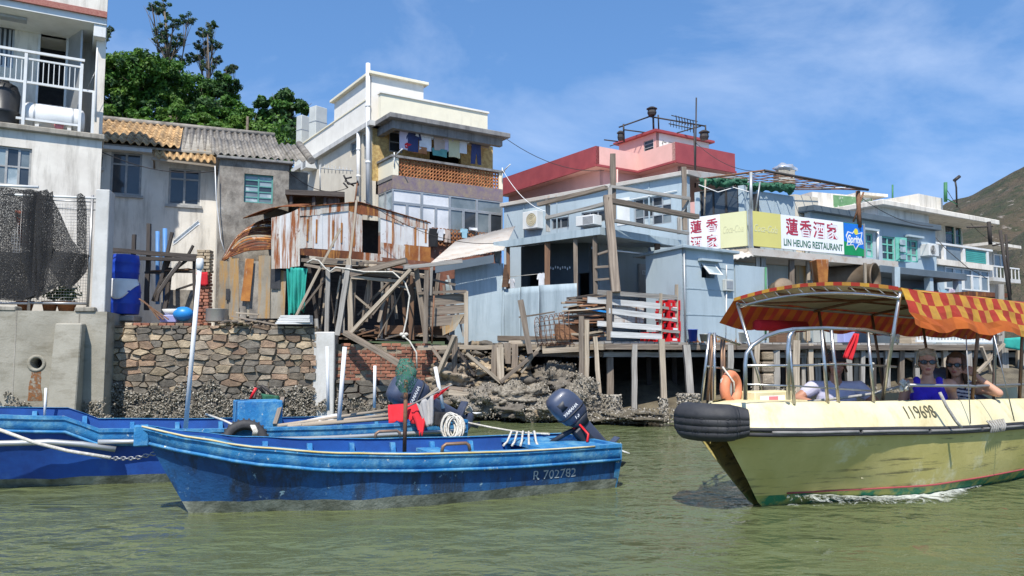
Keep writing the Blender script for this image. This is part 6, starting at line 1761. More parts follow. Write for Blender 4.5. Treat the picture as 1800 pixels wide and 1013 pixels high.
# ------------------------------------------------------------------ blue annex with the propped window
FX = Fr(1200,17.9,33)
ax_ = thing('blue_annex', 'pale blue rendered annex with a propped-open window', 'annex', FX.pt(.8, ZD,-1))
qx1 = FX.pix(1291,520)[0]
zx = FX.pix(1200,437)[1]
wx = prect(FX,1233,464,1256,489)
wall('wall', 'blue_render', ax_, FX,0, qx1, ZD - .02, zx, [wx],0,.15)
fbx('dark_inside', 'black_rubber_and_shade', ax_, FX,.1, qx1 - .1, ZD, zx - .1,-.9,-.8)
vwall('side_wall', 'blue_render', ax_, FX.pt(.003,0,0), FX.pt(.003,0,-1.2), ZD - .02, zx)
b = MB(); b.hexa([FX.pt(-.06, zx,.14), FX.pt(qx1 + .07, zx - .02,.14), FX.pt(qx1 + .07, zx - .08,-1.6), FX.pt(-.06, zx - .06,-1.6), FX.pt(-.06, zx + .07,.14), FX.pt(qx1 + .07, zx + .05,.14), FX.pt(qx1 + .07, zx - .01,-1.6), FX.pt(-.06, zx + .01,-1.6)]); b.build('roof', 'blue_tin', ax_, bevel=.01)
fbx('window_hood', 'blue_render', ax_, FX, wx[0] - .12, wx[1] + .12, wx[3] + .05, wx[3] + .10,0,.14)
hz, ho = wx[3] - .01,.0
wo = thing('awning_window', 'white-framed awning window propped open on the blue annex', 'window', FX.pt((wx[0] + wx[1]) / 2, wx[2],.1))
top_, bot_ = hz, wx[2] + .05
def aw(q, t, e=0.0): return FX.pt(q, top_ + (bot_ - top_) * t * .95,.03 + .24 * t + e)
for (q0, q1, t0, t1) in ((wx[0], wx[0] + .04,0,1),(wx[1] - .04, wx[1],0,1),(wx[0] + .04, wx[1] - .04,0,.1),(wx[0] + .04, wx[1] - .04,.9,1)):
    b = MB(); b.hexa([aw(q0, t1), aw(q1, t1), aw(q1, t1,-.03), aw(q0, t1,-.03), aw(q0, t0), aw(q1, t0), aw(q1, t0,-.03), aw(q0, t0,-.03)]); b.build('frame_bar', 'white_paint', wo)
b = MB(); b.hexa([aw(wx[0] + .04,.9,-.01), aw(wx[1] - .04,.9,-.01), aw(wx[1] - .04,.9,-.016), aw(wx[0] + .04,.9,-.016), aw(wx[0] + .04,.1,-.01), aw(wx[1] - .04,.1,-.01), aw(wx[1] - .04,.1,-.016), aw(wx[0] + .04,.1,-.016)]); b.build('pane', 'pale_glass', wo)
b = MB()
for k in range(36):
    q = rnd.uniform(0, qx1); b.poly([FX.pt(q, ZD - .02,.012), FX.pt(q + rnd.uniform(.03,.12), ZD - .02,.012), FX.pt(q + .03, ZD + rnd.uniform(.02,.16),.012)])
b.build('rust_fringe', 'rust_orange', ax_, kind='stuff')

# ------------------------------------------------------------------ restaurant
FQ = Fr(1320,19.5,30)
FQl = Fr(0,0,138, o=FQ.o)
rs = thing('restaurant', 'blue restaurant building with roof terrace behind the sign', 'building', FQ.pt(1.5, ZD,-1))
qs_r = FQ.pix(1514,420)[0]; qs_l = FQl.pix(1213,410)[0]
zs1, zs0 = FQ.pix(1320,372)[1], FQ.pix(1320,433)[1]
# floor ledge under the sign
qe = FQ.pix(1572,462)[0]
b = MB(); b.fbox(FQ,-.05, qe, zs0 - .24, zs0 - .06,-2.5,.12); b.build('floor_ledge', 'pale_roof', rs)
b = MB(); b.box(FQl.pt(0, zs0 - .22,.10), FQl.u * (qs_l + .1),-FQl.n * 1.2, V((0,0,.15))); b.build('floor_ledge', 'wood_pale', rs)
# rooms behind the sign
FQb = Fr(0,0,30, o=FQ.pt(0,0,-1.3)); FQlb = Fr(0,0,138, o=FQl.pt(0,0,-1.0))
zroom = Zat(328,20.5)
wq = prect(FQ,1230,332,1298,374,-1.0)
qa, qb = FQ.pix(1222,350,-1.0)[0], FQ.pix(1397,350,-1.0)[0]
wq = prect(FQl,1230,332,1298,378,-.7)
q_l0, q_l1 = FQl.pix(1308,350,-.7)[0], FQl.pix(1221,350,-.7)[0]
wall('terrace_wall', 'blue_render', rs, FQl, q_l0, q_l1, zs0, zroom, [wq],-.7,.12)
window(FQl, wq, rs,3,1, 'dark_metal', 'dark_glass', d=-.74, bar=.04)
fbx('terrace_dark', 'black_rubber_and_shade', rs, FQl, q_l0, q_l1, zs0, zroom - .1,-1.6,-1.5)
wall('terrace_wall', 'blue_render', rs, FQ, FQ.pix(1306,350,-1.0)[0], qb, zs0, zroom, [],-1.0,.12)
r_ = prect(FQ,1397,344,1430,378,-1.0); fbx('terrace_block', 'beige_render', rs, FQ, r_[0], r_[1] + .2, zs0, r_[3],-1.6,-1.0)
fbx('lower_wall', 'blue_render', rs, FQ,-.4, FQ.pix(1400,500,-1.1)[0], ZD, zs0 - .25,-1.3,-1.1)
fbx('rear_wall', 'rusted_sheet', rs, FQ, FQ.pix(1400,500,-.9)[0], qe, ZD, zs0 - .25,-1.1,-.9)
FQ2 = Fr(1296,18.9,33)
r_ = prect(FQ2,1294,468,1350,600); fbx('front_box', 'blue_render', rs, FQ2, r_[0], r_[1], ZD, r_[3],-1.4,0)
tb('down_pipe', 'green_metal', rs, [FQ2.at(1346,470,.04), FQ2.at(1346,598,.04)],.025,6)
for (px, w, m) in ((1332,.10, 'wood_grey'),(1341,.11, 'wood_grey'),(1391,.13, 'wood'),(1420,.09, 'wood_pale')): bm_('post', m, rs, FQ.at(px,446,-.1), FQ.at(px,600,-.1), w)
b = MB(); b.grid(lambda a, c: P(1280 + 45 * a,458 - 8 * a,19.2) + V((0,.9 * c,.45 * c)) + V((0,0,.02 * math.sin(a * 30))),20,2); b.build('lean_roof', 'pale_roof', rs, solid=.02)
# sign boards
sg = thing('restaurant_sign', 'white and yellow restaurant sign with red Chinese characters', 'sign', FQ.pt(1.6, zs0,.06))
def board(fr, q0, q1, m, d0=.03, d1=.09): return fbx('panel', m, sg, fr, q0, q1, zs0, zs1, d0, d1)
qy = FQ.pix(1368,410)[0]; qsp = FQ.pix(1478,420)[0]
board(FQ,.02, qy, 'sign_yellow'); pw_ = board(FQ, qy + .003, qsp, 'sign_white'); pg = board(FQ, qsp + .003, qs_r, 'sign_green')
qlw = FQl.pix(1269,410)[0]
board(FQl,.02, qlw, 'sign_pale'); pl = board(FQl, qlw + .003, qs_l, 'sign_white')
for fr, q in ((FQ,.0),(FQ, qs_r),(FQl, qs_l)): fbx('frame_post', 'aluminium', sg, fr, q - .03, q + .03, zs0 - .04, zs1 + .03,.02,.11)
H = zs1 - zs0
step = (qsp - qy - .36) / 4
for k, ch in enumerate('蓮香酒家'):
    text_mesh('lettering', ch, 'red_print', pw_, FQ, qy + .16 + step * k + .02, zs0 + H * .47, H * .53, d=.093, sx=1.0, bold=.008)
text_mesh('lettering', 'LIN HEUNG RESTAURANT', 'green_print', pw_, FQ, qy + .08, zs0 + H * .10, H * .285, d=.093, sx=(qsp - qy - .16) / (H * .285 * 11.6), bold=.004)
for k, ch in enumerate('蓮香酒家'):
    qq = qs_l - .06 if k % 2 == 0 else qs_l - .06 - (qs_l - qlw) * .5
    text_mesh('lettering', ch, 'red_print', pl, FQl, qq, zs0 + H * (.56 if k < 2 else .09), H * .40, d=.093, sx=.95, bold=.006)
# green-blue soft drink board: blue upper half, white lettering with a lemon
b = MB()
b.poly([FQ.pt(qsp + .01, zs0 + H * .42,.092), FQ.pt(qs_r - .03, zs0 + H * .22,.092), FQ.pt(qs_r - .03, zs1 - .01,.092), FQ.pt(qsp + .01, zs1 - .01,.092)]); b.build('blue_field', 'sign_blue', pg)
cx = (qsp + qs_r) / 2; cz = zs0 + H * .5; ww = (qs_r - qsp)
star = [(-.40,.10),(-.30,.24),(-.08,.20),(.05,.32),(.18,.20),(.42,.26),(.36,.05),(.44,-.12),(.22,-.16),(.06,-.34),(-.05,-.18),(-.38,-.22),(-.32,-.04)]
b = MB(); b.poly([FQ.pt(cx + x * ww, cz + y * H,.0935) for x, y in star]); b.build('burst_outline', 'white_print', pg)
b = MB(); b.poly([FQ.pt(cx + x * ww * .88, cz + y * H * .86,.095) for x, y in star]); b.build('burst', 'sign_blue', pg)
text_mesh('lettering', 'Sprite', 'white_print', pg, FQ, cx - ww * .33, cz - H * .11, H * .34, d=.0965, shear=.25, sx=ww * .66 / (H * .34 * 2.35), bold=.008)
b = MB(); b.lathe([(.001,0),(ww * .10,0)], FQ.pt(cx + ww * .1, cz + H * .25,.0965),14, FQ.n); b.build('lemon', 'lemon', pg)
for fr, q, sz in ((FQ,.06,(qy - .12)),(FQl, qlw - .06,(qlw - .1))):
    text_mesh('lettering', 'Coca-Cola', 'faded_print', sg, fr, q, zs0 + H * .42, H * .30, d=.0925, shear=.35, sx=sz / (H * .30 * 4.75))
# pergola on the terrace
pg_ = thing('pergola', 'rusty steel pergola frame above the restaurant sign', 'pergola', FQ.pt(1.5, zs1,-.3))
def G(px, py, Y): return P(px, py, Y)
nodes = dict(a=G(1225,316,20.9), b=G(1343,300,19.4), c=G(1526,334,21.6), d=G(1400,330,23.0), e=G(1240,316,20.6))
for (p, q, r, m) in (('a', 'b',.028, 'rust_pipe'),('b', 'c',.035, 'dark_metal'),('d', 'c',.025, 'rust_pipe')): tb('rail', m, pg_, [nodes[p], nodes[q]], r,6)
for (x0, y0, x1, y1, Y, r, m) in ((1240,316,1238,378,20.5,.025, 'wood_pale'),(1320,303,1320,375,19.48,.04, 'aluminium'),(1508,336,1511,400,21.5,.06, 'rust_pipe'),(1336,320,1328,374,19.6,.02, 'aluminium'),(1500,390,1518,338,21.5,.025, 'rust_pipe')): tb('post', m, pg_, [G(x0, y0, Y), G(x1, y1, Y)], r,6)
for k in range(11):
    f = (k + .5) / 11; p = nodes['b'].lerp(nodes['c'], f); q = nodes['a'].lerp(nodes['d'], f) + V((0,.6,.05))
    tb('crossbar', 'rust_pipe' if k % 3 else 'aluminium', pg_, [p, q],.014,5)
for k in range(5):
    f = (k + .5) / 5; p = nodes['b'].lerp(nodes['a'], f); q = nodes['c'].lerp(nodes['d'], f); tb('crossbar', 'rust_pipe', pg_, [p, q],.012,5)
for i_,(x0, x1, y0, Y0, Y1, lab) in enumerate(((1228,1312,322,20.6,20.9, 'crumpled green tarpaulin over the dark terrace window'),(1312,1395,330,20.9,21.6, 'green tarpaulin bundled along the pergola edge'))):
    b = MB()
    def fn(a, c):
        p = P(x0 + (x1 - x0) * a, y0 - 8 + (15 + 9 * mnoise.noise(V((a * 6,0, i_)))) * c, Y0 + (Y1 - Y0) * a)
        return p + V((0,-.12 * math.sin(c * 3.1) - .10 * mnoise.noise(V((a * 14, c * 3, i_))) - .06 * mnoise.noise(V((a * 34, c * 7, i_))),.04 * mnoise.noise(V((a * 20, c * 5, i_ + 4)))))
    b.grid(fn,44,10); b.build('tarpaulin', 'green_tarp', label=lab, cat='tarp', group='green tarpaulins', solid=.02)
tb('rope', 'pvc', None, [G(1228,325,20.3), G(1262,338,20.3), G(1290,330,20.3), G(1305,334,20.3), G(1318,338,20.0)],.012,5, label='pale rope looped under the green tarpaulin', cat='rope')
b = MB(); b.ell(G(1378,296,24),(.34,.28,.13),14,8, None,0,.5,3); b.build('wrapped_bundle', 'foil', label='silver wrapped bundle on the far roof', cat='bundle')
b = MB(); b.cbox(G(1378,302,24) - V((0,0,.55)),.5,.5,.55); b.build('chimney_block', 'old_concrete', label='square block carrying the silver bundle', cat='chimney')
# ducts and hood under the sign
du = thing('exhaust_duct', 'fat rusty exhaust duct with open end under the sign ledge', 'duct', FQ.at(1500,500,.1))
ctr = FQ.at(1540,490,.35); drn = V((.74,-.67,0)).normalized()
b = MB(); r = 27 * ctr.y / FPX
b.lathe([(r,-1.8),(r,-1.2),(r * 1.04,-1.19),(r * 1.04,-1.12),(r,-1.11),(r,-.06),(r * 1.05,-.05),(r * 1.05,0),(r * .96,0),(r * .96,-.25)], ctr,26, drn); b.build('barrel', 'duct', du)
b = MB(); b.lathe([(r * .965,-.05),(r * .95,-1.5),(.01,-1.5)], ctr,26, drn); b.build('duct_mouth', 'black_rubber_and_shade', du)  # black lining, the duct's inner shade put into its colour
for (x0, y0, x1, y1, Y, m, lab) in ((1430,458,1452,502,20.1, 'rust_orange', 'rusty metal hood hanging under the sign ledge'),(1398,500,1425,545,19.9, 'duct', 'dull metal box left of the rusty hood')):
    p = P((x0 + x1) / 2, y1, Y); h = P((x0 + x1) / 2, y0, Y).z - p.z; b = MB()
    w = (x1 - x0) * Y / FPX
    b.hexa([p + V(c) for c in ((-w * .3,-.2,0),(w * .4,-.2,0),(w * .4,.2,0),(-w * .3,.2,0),(-w * .5,-.25, h),(w * .5,-.25, h),(w * .5,.25, h),(-w * .5,.25, h))]); b.build('hood', m, label=lab, cat='hood', bevel=.015)
b = MB(); c = P(1372,508,19.2); b.lathe([(.01,0),(.32,0),(.26,.08),(.26,.3),(.22,.32),(.01,.32)], c - V((0,0,.1)),18, V((0,-1,.4))); b.build('fan_drum', 'duct', label='round metal fan drum beside the green pipe', cat='fan')
b = MB(); b.cbox(P(1402,508,19.1),.22,.2,.10,.3); b.build('small_box', 'bowl_blue', label='small blue box on the restaurant shelf', cat='box', bevel=.01)
for k,(x0, y0, Y) in enumerate(((1520,462,20.2),(1575,470,21.2))): bm_('support_post', 'wood_pale' if k == 0 else 'blue_tin', None, P(x0, y0, Y), P(x0 + 2,560, Y),.06 if k == 0 else .14, label=('thin pale prop under the sign ledge beside the duct', 'blue square post at the corner of the covered porch')[k], cat='post')
# white cooling stack / foam bits
# ------------------------------------------------------------------ blue house with mint windows
FM = Fr(1560,23.6,33)
mh_ = thing('mint_window_house', 'pale blue house with mint green windows and grey porch slab', 'house', FM.pt(0,1.4,-1))
qa, qb = FM.pix(1425,420)[0], FM.pix(1640,420)[0]
zm1 = FM.pix(1600,400)[1]; zm0 = 1.2
w1, w2, w3 = prect(FM,1515,410,1535,452), prect(FM,1551,416,1573,458), prect(FM,1593,422,1614,461)
wall('wall', 'blue_render', mh_, FM, qa, qb, zm0, zm1, [w1, w2, w3],0,.18)
for w in (w1, w2, w3): window(FM, w, mh_,2,3, 'mint_paint', ['grey_glass', 'pale_glass', 'grey_glass', 'dark_glass'] if w is not w2 else 'dark_glass', d=-.03, bar=.05)
b = MB(); b.box(FM.pt(w2[1], w2[2],.01), FM.u * .42 + FM.n * .10, FM.n * .03, V((0,0, w2[3] - w2[2]))); sh = b.build('shutter', 'mint_paint', mh_)
for k in range(3): fbx('shutter_panel', 'pale_glass', sh, FM, w2[1] + .06, w2[1] + .36, w2[2] + .06 + .22 * k, w2[2] + .22 + .22 * k,.13,.135)
b = MB(); b.hexa([FM.pt(qa - .1, zm1,.22), FM.pt(qb + .12, zm1,.22), FM.pt(qb + .12, zm1,-4), FM.pt(qa - .1, zm1,-4), FM.pt(qa - .1, zm1 + .16,.22), FM.pt(qb + .12, zm1 + .16,.22), FM.pt(qb + .12, zm1 + .25,-4), FM.pt(qa - .1, zm1 + .25,-4)]); b.build('roof', 'blue_grey_dark', mh_)
vwall('side_wall', 'blue_render', mh_, FM.pt(qb,0,0), FM.pt(qb,0,-4), zm0, zm1)
zq1 = FM.pix(1600,472,.9)[1]
qe2 = FM.pix(1697,490,.9)[0]; qs2 = FM.pix(1545,470,.9)[0]
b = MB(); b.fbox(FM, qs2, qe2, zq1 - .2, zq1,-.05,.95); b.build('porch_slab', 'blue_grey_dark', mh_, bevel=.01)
for px in (1637,1687): q = FM.pix(px,520,.85)[0]; fbx('porch_post', 'blue_render', mh_, FM, q - .09, q + .09, zm0, zq1 - .2,.7,.88)
fbx('porch_shade_sheet', 'blue_grey_dark', mh_, FM, qs2 - 1, qe2, zm0, zq1 - .2,-.02,.012)  # darker sheet over the blue wall, painting the shade under the slab
r_ = prect(FM,1605,508,1622,528,.02); window(FM,(r_[0], r_[1], r_[2], r_[3]), mh_,2,1, 'mint_paint', 'dark_glass', d=.06, bar=.03)
tb('lamp_tube', 'pvc', mh_, [FM.at(1590,485,.5), FM.at(1620,484,.5)],.03,6)
for (px, y0, w, h, m, lab) in ((1645,510,.26,.42, 'black_cloth', 'black cloth on the porch washing line'),(1658,510,.34,.45, 'lightblue_cloth', 'pale blue towel on the porch washing line'),(1673,508,.28,.46, 'lilac_cloth', 'pinkish shirt on the porch washing line')):
    garment('hung_cloth', m, FM, px, y0, w, h, 'sheet' if 'shirt' not in lab else 'shirt', lab, d=.80)
# ------------------------------------------------------------------ white house with balcony
FN = Fr(1632,26.8,33)
wb = thing('white_balcony_house', 'white two-storey house with balcony, flat roof and green shutter', 'house', FN.pt(1,1.4,-1))
qn = FN.pix(1737,450)[0]
qn0 = FN.pix(1545,400)[0]
zn1 = FN.pix(1640,380)[1]; znf = FN.pix(1640,455)[1]; znr = FN.pix(1640,427)[1]
dw, dn = prect(FN,1662,390,1678,430,-.9), prect(FN,1680,398,1690,430,-.9)
fbx('wall', 'white_plaster', wb, FN, qn0,.3, zm0, zn1,-4,0)
wall('balcony_wall', 'white_plaster', wb, FN,.3, qn, znf, zn1, [dw, dn],-.9,.15)
for w in (dw, dn): window(FN, w, wb,1,2, 'teal_paint', 'dark_glass', d=-.93, bar=.04)
fbx('room_back', 'black_rubber_and_shade', wb, FN,.3, qn, znf, zn1,-1.8,-1.7)  # room shade painted as a black backing sheet
b = MB(); b.fbox(FN, qn0 - .2, qn + .35, zn1, zn1 + .18,-4,.3); b.build('roof_slab', 'white_plaster', wb, bevel=.02)
r_ = prect(FN,1620,344,1662,372); fbx('roof_block', 'white_plaster', wb, FN, r_[0], r_[1], zn1 + .18, r_[3],-1.4,-.1)
b = MB(); b.fbox(FN,.1, qn + .1, znf - .2, znf,-.9,.12); b.build('balcony_slab', 'white_plaster', wb)
b = MB(); b.fbox(FN,.1, qn + .1, znr - .05, znr + .02,.02,.12); b.build('balcony_rail', 'white_paint', wb)
for px in (1632,1661,1695,1736): q = FN.pix(px,440,.1)[0]; fbx('balcony_pier', 'white_paint', wb, FN, q - .07, q + .07, znf, znr - .05,.0,.10)
r_ = prect(FN,1699,433,1733,452,.08)
for k in range(7): fbx('roller_slat', 'roller_green', wb, FN, r_[0], r_[1], znf + .03 + k * (znr - znf - .1) / 7, znf + .03 + (k + .85) * (znr - znf - .1) / 7,.03,.07)
r_ = prect(FN,1665,432,1690,455,.08); fbx('balcony_glass', 'grey_glass', wb, FN, r_[0], r_[1], znf + .02, znr - .06,.04,.05)
zlo = FN.pix(1640,505)[1]
fbx('lower_wall', 'blue_render', wb, FN,.3, qn, zm0, znf - .2,-4,-.05)
qq0 = FN.pix(1662,480,0)[0]
for k in range(5): window(FN,(qq0 + (qn - qq0) * k / 5, qq0 + (qn - qq0) * (k + 1) / 5 - .02, znf - 1.0, znf - .22), wb,1,2, 'white_paint', ['grey_glass', 'pale_glass'][k % 2], d=.0, bar=.05, transom=.75) if False else window(FN,(qq0 + (qn - qq0) * k / 5, qq0 + (qn - qq0) * (k + 1) / 5 - .02, znf - 1.0, znf - .22), wb,1,1, 'white_paint', ['grey_glass', 'pale_glass'][k % 2], d=.0, bar=.05, transom=.7)
fbx('stained_panel', 'stained_cement', wb, FN,-.3,.25, znf - 1.2, znf - .2,0,.004)
tb('cable', 'dark_metal', wb, [FN.at(1635,408,.1), FN.at(1665,440,.6), FN.at(1700,470,.8), FN.at(1735,490,.9)],.012,4)
# roof railings, antenna posts and tank
rr_ = thing('roof_rail', 'thin green rail on the flat roof of the white house', 'railing', FN.pt(-1, zn1 + .18,-1.5))
tb('rail', 'green_metal', rr_, [P(1540,355,28), P(1618,345,28.3)],.02,5); tb('rail', 'green_metal', rr_, [P(1540,360,28), P(1618,351,28.3)],.015,5)
tb('rail', 'green_metal', rr_, [P(1665,350,27.2), P(1683,360,27.6)],.02,5)
for px in (1569,1611): tb('post', 'green_metal', rr_, [P(px,325 if px == 1569 else 343,28.2), P(px,362,28.2)],.03,6)
tb('vent_stack', 'green_metal', None, [P(1662,355,27.3), P(1662,321,27.3)],.06,10, label='short green vent stack on the white flat roof', cat='pipe')
t = thing('street_lamp', 'crooked dark lamp post on the white flat roof', 'lamp', P(1681,365,27.6))
tb('pole', 'dark_metal', t, [P(1682,365,27.6), P(1681,330,27.6), P(1679,318,27.6)],.03,6); tb('head', 'dark_metal', t, [P(1677,318,27.6), P(1687,310,27.6)],.06,6)
# green and white shed roofs behind the restaurant
gs = thing('green_wall_house', 'white house with flaking green paint behind the pergola', 'house', P(1480,400,27))
FE = Fr(1430,27,20)
r_ = prect(FE,1428,342,1535,392); fbx('wall', 'white_plaster', gs, FE, r_[0], r_[1],1.2, r_[3],-3,0)
S['flaking_green'] = dict(col=(.14,.27,.13), col2=(.09,.20,.09), scale=3, bump=.2, spots=(.62,.62,.58), slo=.52, shi=.56, sscale=1.3)
r2_ = prect(FE,1465,346,1533,375); fbx('painted_patch', 'flaking_green', gs, FE, r2_[0], r2_[1], r2_[2], r2_[3],0,.01)
b = MB(); b.fbox(FE, r_[1] - .8, r_[1] + .5, r_[3], r_[3] + .1,-3,.2); b.build('roof_slab', 'white_plaster', gs)
# small far house with balcony
FO = Fr(1738,31,33)
fh = thing('far_house', 'small grey house with two balconies at the right edge of the row', 'house', FO.pt(.5,1.2,-1))
qf = FO.pix(1776,460)[0]
fbx('wall', 'pale_concrete', fh, FO,0, qf,1.2, FO.pix(1750,435)[1],-3,-.5)
for (y0, y1) in ((472,490),(540,552)):
    z0, z1 = FO.pix(1750, y1)[1], FO.pix(1750, y0)[1]
    fbx('balcony_slab', 'pale_concrete', fh, FO,-.1, qf + .1, z0 - .15, z0,-.5,.3)
    fbx('balcony_rail', 'white_paint', fh, FO,-.1, qf + .1, z1, z1 + .05,.24,.29)
    for k in range(8): q = -.05 + k * (qf + .1) / 7; fbx('baluster', 'white_paint', fh, FO, q, q + .03, z0, z1,.25,.28)
fbx('roof_slab', 'white_plaster', fh, FO,-.2, qf + .2, FO.pix(1750,435)[1], FO.pix(1750,430)[1],-3,.35)
r_ = prect(FO,1746,448,1770,470,-.48); window(FO, r_, fh,2,1, 'white_paint', 'grey_glass', d=-.44, bar=.05)
ps = thing('scaffold_poles', 'leaning dark bamboo poles at the right of the row', 'poles', P(1770,560,25))
for (x0, y0, x1, y1, r) in ((1758,405,1780,560,.05),(1738,390,1741,430,.06),(1768,412,1776,520,.04),(1700,400,1745,398,.03),(1745,432,1775,425,.03)): tb('pole', 'wood_dark', ps, [P(x0, y0,25), P(x1, y1,25)], r,6)
# low sheds at the right
ls = thing('low_shed', 'low pale shed with rusty roof edge below the white house', 'shed', P(1720,560,23))
FZ = Fr(1690,23,25)
r_ = prect(FZ,1692,520,1752,600); fbx('wall', 'blue_render', ls, FZ, r_[0], r_[1],1.2, r_[3] - .05,-2,0); fbx('roof', 'rust', ls, FZ, r_[0] - .1, r_[1] + .1, r_[3] - .05, r_[3] + .08,-2,.3)
r3 = prect(FZ,1703,545,1719,560); window(FZ, r3, ls,1,1, 'aluminium', 'dark_glass', d=.04, bar=.03)
b = MB(); c = P(1742,590,21.5); b.lathe([(.01,0),(.26,0),(.27,.03),(.27,.6),(.28,.62),(.01,.62)], c,16); b.build('oil_drum', 'tin_rusty', label='rust-streaked drum on the right deck', cat='drum')
bm_('utility_post', 'wood_grey', None, P(1757,500,22), P(1758,650,22),.16, label='stout grey post standing right of the low shed', cat='post')

# ------------------------------------------------------------------ long stilt deck on the right
sd2 = thing('long_deck', 'long stilted boardwalk behind the yellow ferry', 'deck', P(1560,690,19.5))
da, db = P(1292,602,18.4), P(1860,602,21.8)
da.z = db.z = ZD
deck_planks(da, db, V((-1.0,2.4,0)),40, sd2)
b = MB(); b.hexa([V(p) for p in ((7.7,19.6, ZD - .14),(16,23.4, ZD - .14),(17,30, ZD - .14),(11.2,27, ZD - .14),(7.7,19.6, ZD - .07),(16,23.4, ZD - .07),(17,30, ZD - .07),(11.2,27, ZD - .07))]); b.build('shade_slab', 'wood_dark', sd2)  # second added slab, out of view, darkens the ground under the boardwalk
for z, o in ((-.11,0),(-.30,.25)): bm_('edge_beam', 'wood_grey' if o else 'wood', sd2, da + V((0, o - .02, z)), db + V((0, o - .02, z)),.11,.13, j=.012)
for (px, yt, Y, w, m) in ((1330,604,18.5,.12, 'wood_pale'),(1363,604,18.8,.15, 'wood_grey'),(1374,610,19.6,.10, 'wood_dark'),(1398,598,18.9,.16, 'wood_pale'),(1412,610,19.3,.11, 'wood_grey'),(1424,604,19.0,.11, 'wood_pale'),(1436,606,19.8,.14, 'wood_grey'),(1468,606,19.4,.12, 'wood'),(1490,604,19.6,.14, 'wood_grey'),(1504,606,20.2,.12, 'wood_pale'),(1517,604,19.7,.10, 'wood_grey'),(1535,606,20,.1, 'wood_dark'),(1558,606,20,.12, 'wood_grey'),(1585,606,20.2,.12, 'wood'),(1610,606,20.4,.12, 'wood_grey'),(1660,606,20.6,.12, 'wood_pale'),(1700,606,20.8,.14, 'wood_grey'),(1735,606,21,.12, 'wood_pale'),(1764,600,21,.17, 'wood_grey'),(1790,600,21.2,.10, 'wood_pale'),(1800,606,21.4,.12, 'wood_grey')):
    bm_('stilt', m, sd2, P(px, yt, Y), P(px + rnd.uniform(-3,5),722, Y), w, w, j=.008)
for (x0, y0, x1, y1) in ((1718,655,1765,605),(1725,610,1745,660),(1585,622,1605,634)): bm_('brace', 'wood_pale', sd2, P(x0, y0,20.3), P(x1, y1,20.5),.08,.06)
for k,(yt, yb) in enumerate(((618,634),(635,655),(656,676),(677,700))):
    p = P(1348, yb,18.6); h = P(1348, yt,18.6).z - p.z - .01
    b = MB(); b.cbox(p,.27 + .02 * (k % 2),.3, h,.05 * (k - 1)); b.build('pier_stone',('stone_tan', 'stone', 'stone', 'stone_dark')[k], sd2, bevel=.03)
for (px, py, rx, rz, sd_) in ((1440,700,60,22,3),(1330,706,26,16,5)):
    pass
wr2 = thing('white_railing', 'white slatted railing on the right boardwalk', 'railing', P(1660,600,20.8))
for (y0, y1) in ((580,592),):
    fr = Fr(1610,20.4,20)
    r_ = prect(fr,1608,578,1740,602)
    fbx('top_rail', 'white_paint', wr2, fr, r_[0], r_[1], r_[3] - .05, r_[3],0,.06); fbx('bottom_rail', 'white_paint', wr2, fr, r_[0], r_[1], r_[2], r_[2] + .06,0,.06)
    for k in range(24): q = r_[0] + .02 + k * (r_[1] - r_[0] - .06) / 23; fbx('baluster', 'white_paint', wr2, fr, q, q + .03, r_[2] + .06, r_[3] - .05,.012,.045)
cloth('tarp', 'teal_cloth', None, P(1765,595,20.6), P(1830,590,20.8), P(1768,612,20.6), P(1830,622,20.8),8,5,.05,3, label='teal cloth over the boardwalk edge at the photo edge', cat='tarp')
b = MB()
for k in range(60):
    px = rnd.uniform(1320,1640); c = P(px,704 + rnd.uniform(0,14), rnd.uniform(18,19.5)); s = rnd.uniform(.06,.2)
    b.ell(c,(s * 1.4, s, s * .7),8,6, Matrix.Rotation(rnd.uniform(0,6),3, 'Z'), rnd.randrange(2),.6, k)
bb = MB(); shells(bb, lambda: (P(rnd.uniform(1320,1640), rnd.uniform(680,715), rnd.uniform(18.1,19.2)), V((0,-1,.5))),1500,.035)
i = len(b.v); b.v += bb.v; b.f += [[k + i for k in q] for q in bb.f]; b.uv += bb.uv; b.mi += bb.mi; b.sm += bb.sm
b.build('oyster_rocks', ['oyster', 'shell'], kind='stuff', label='oyster-covered rocks under the right boardwalk')
# ------------------------------------------------------------------ boats
def lerp_tab(tab, s):
    if s <= tab[0][0]: return tab[0][1]
    for (a, va),(c, vc) in zip(tab, tab[1:]):
        if s <= c:
            f = (s - a) / (c - a); f = f * f * (3 - 2 * f) * .5 + f * .5
            return va + (vc - va) * f
    return tab[-1][1]
class Boat:
    def __init__(s, o, ang, L):
        s.o = V((o[0], o[1],0)); s.u = V((math.cos(R(ang)), math.sin(R(ang)),0)); s.w = V((-math.sin(R(ang)), math.cos(R(ang)),0)); s.L = L; s.ang = ang
    def p(s, q, t, z): return s.o + s.u * q + s.w * t + V((0,0, z))

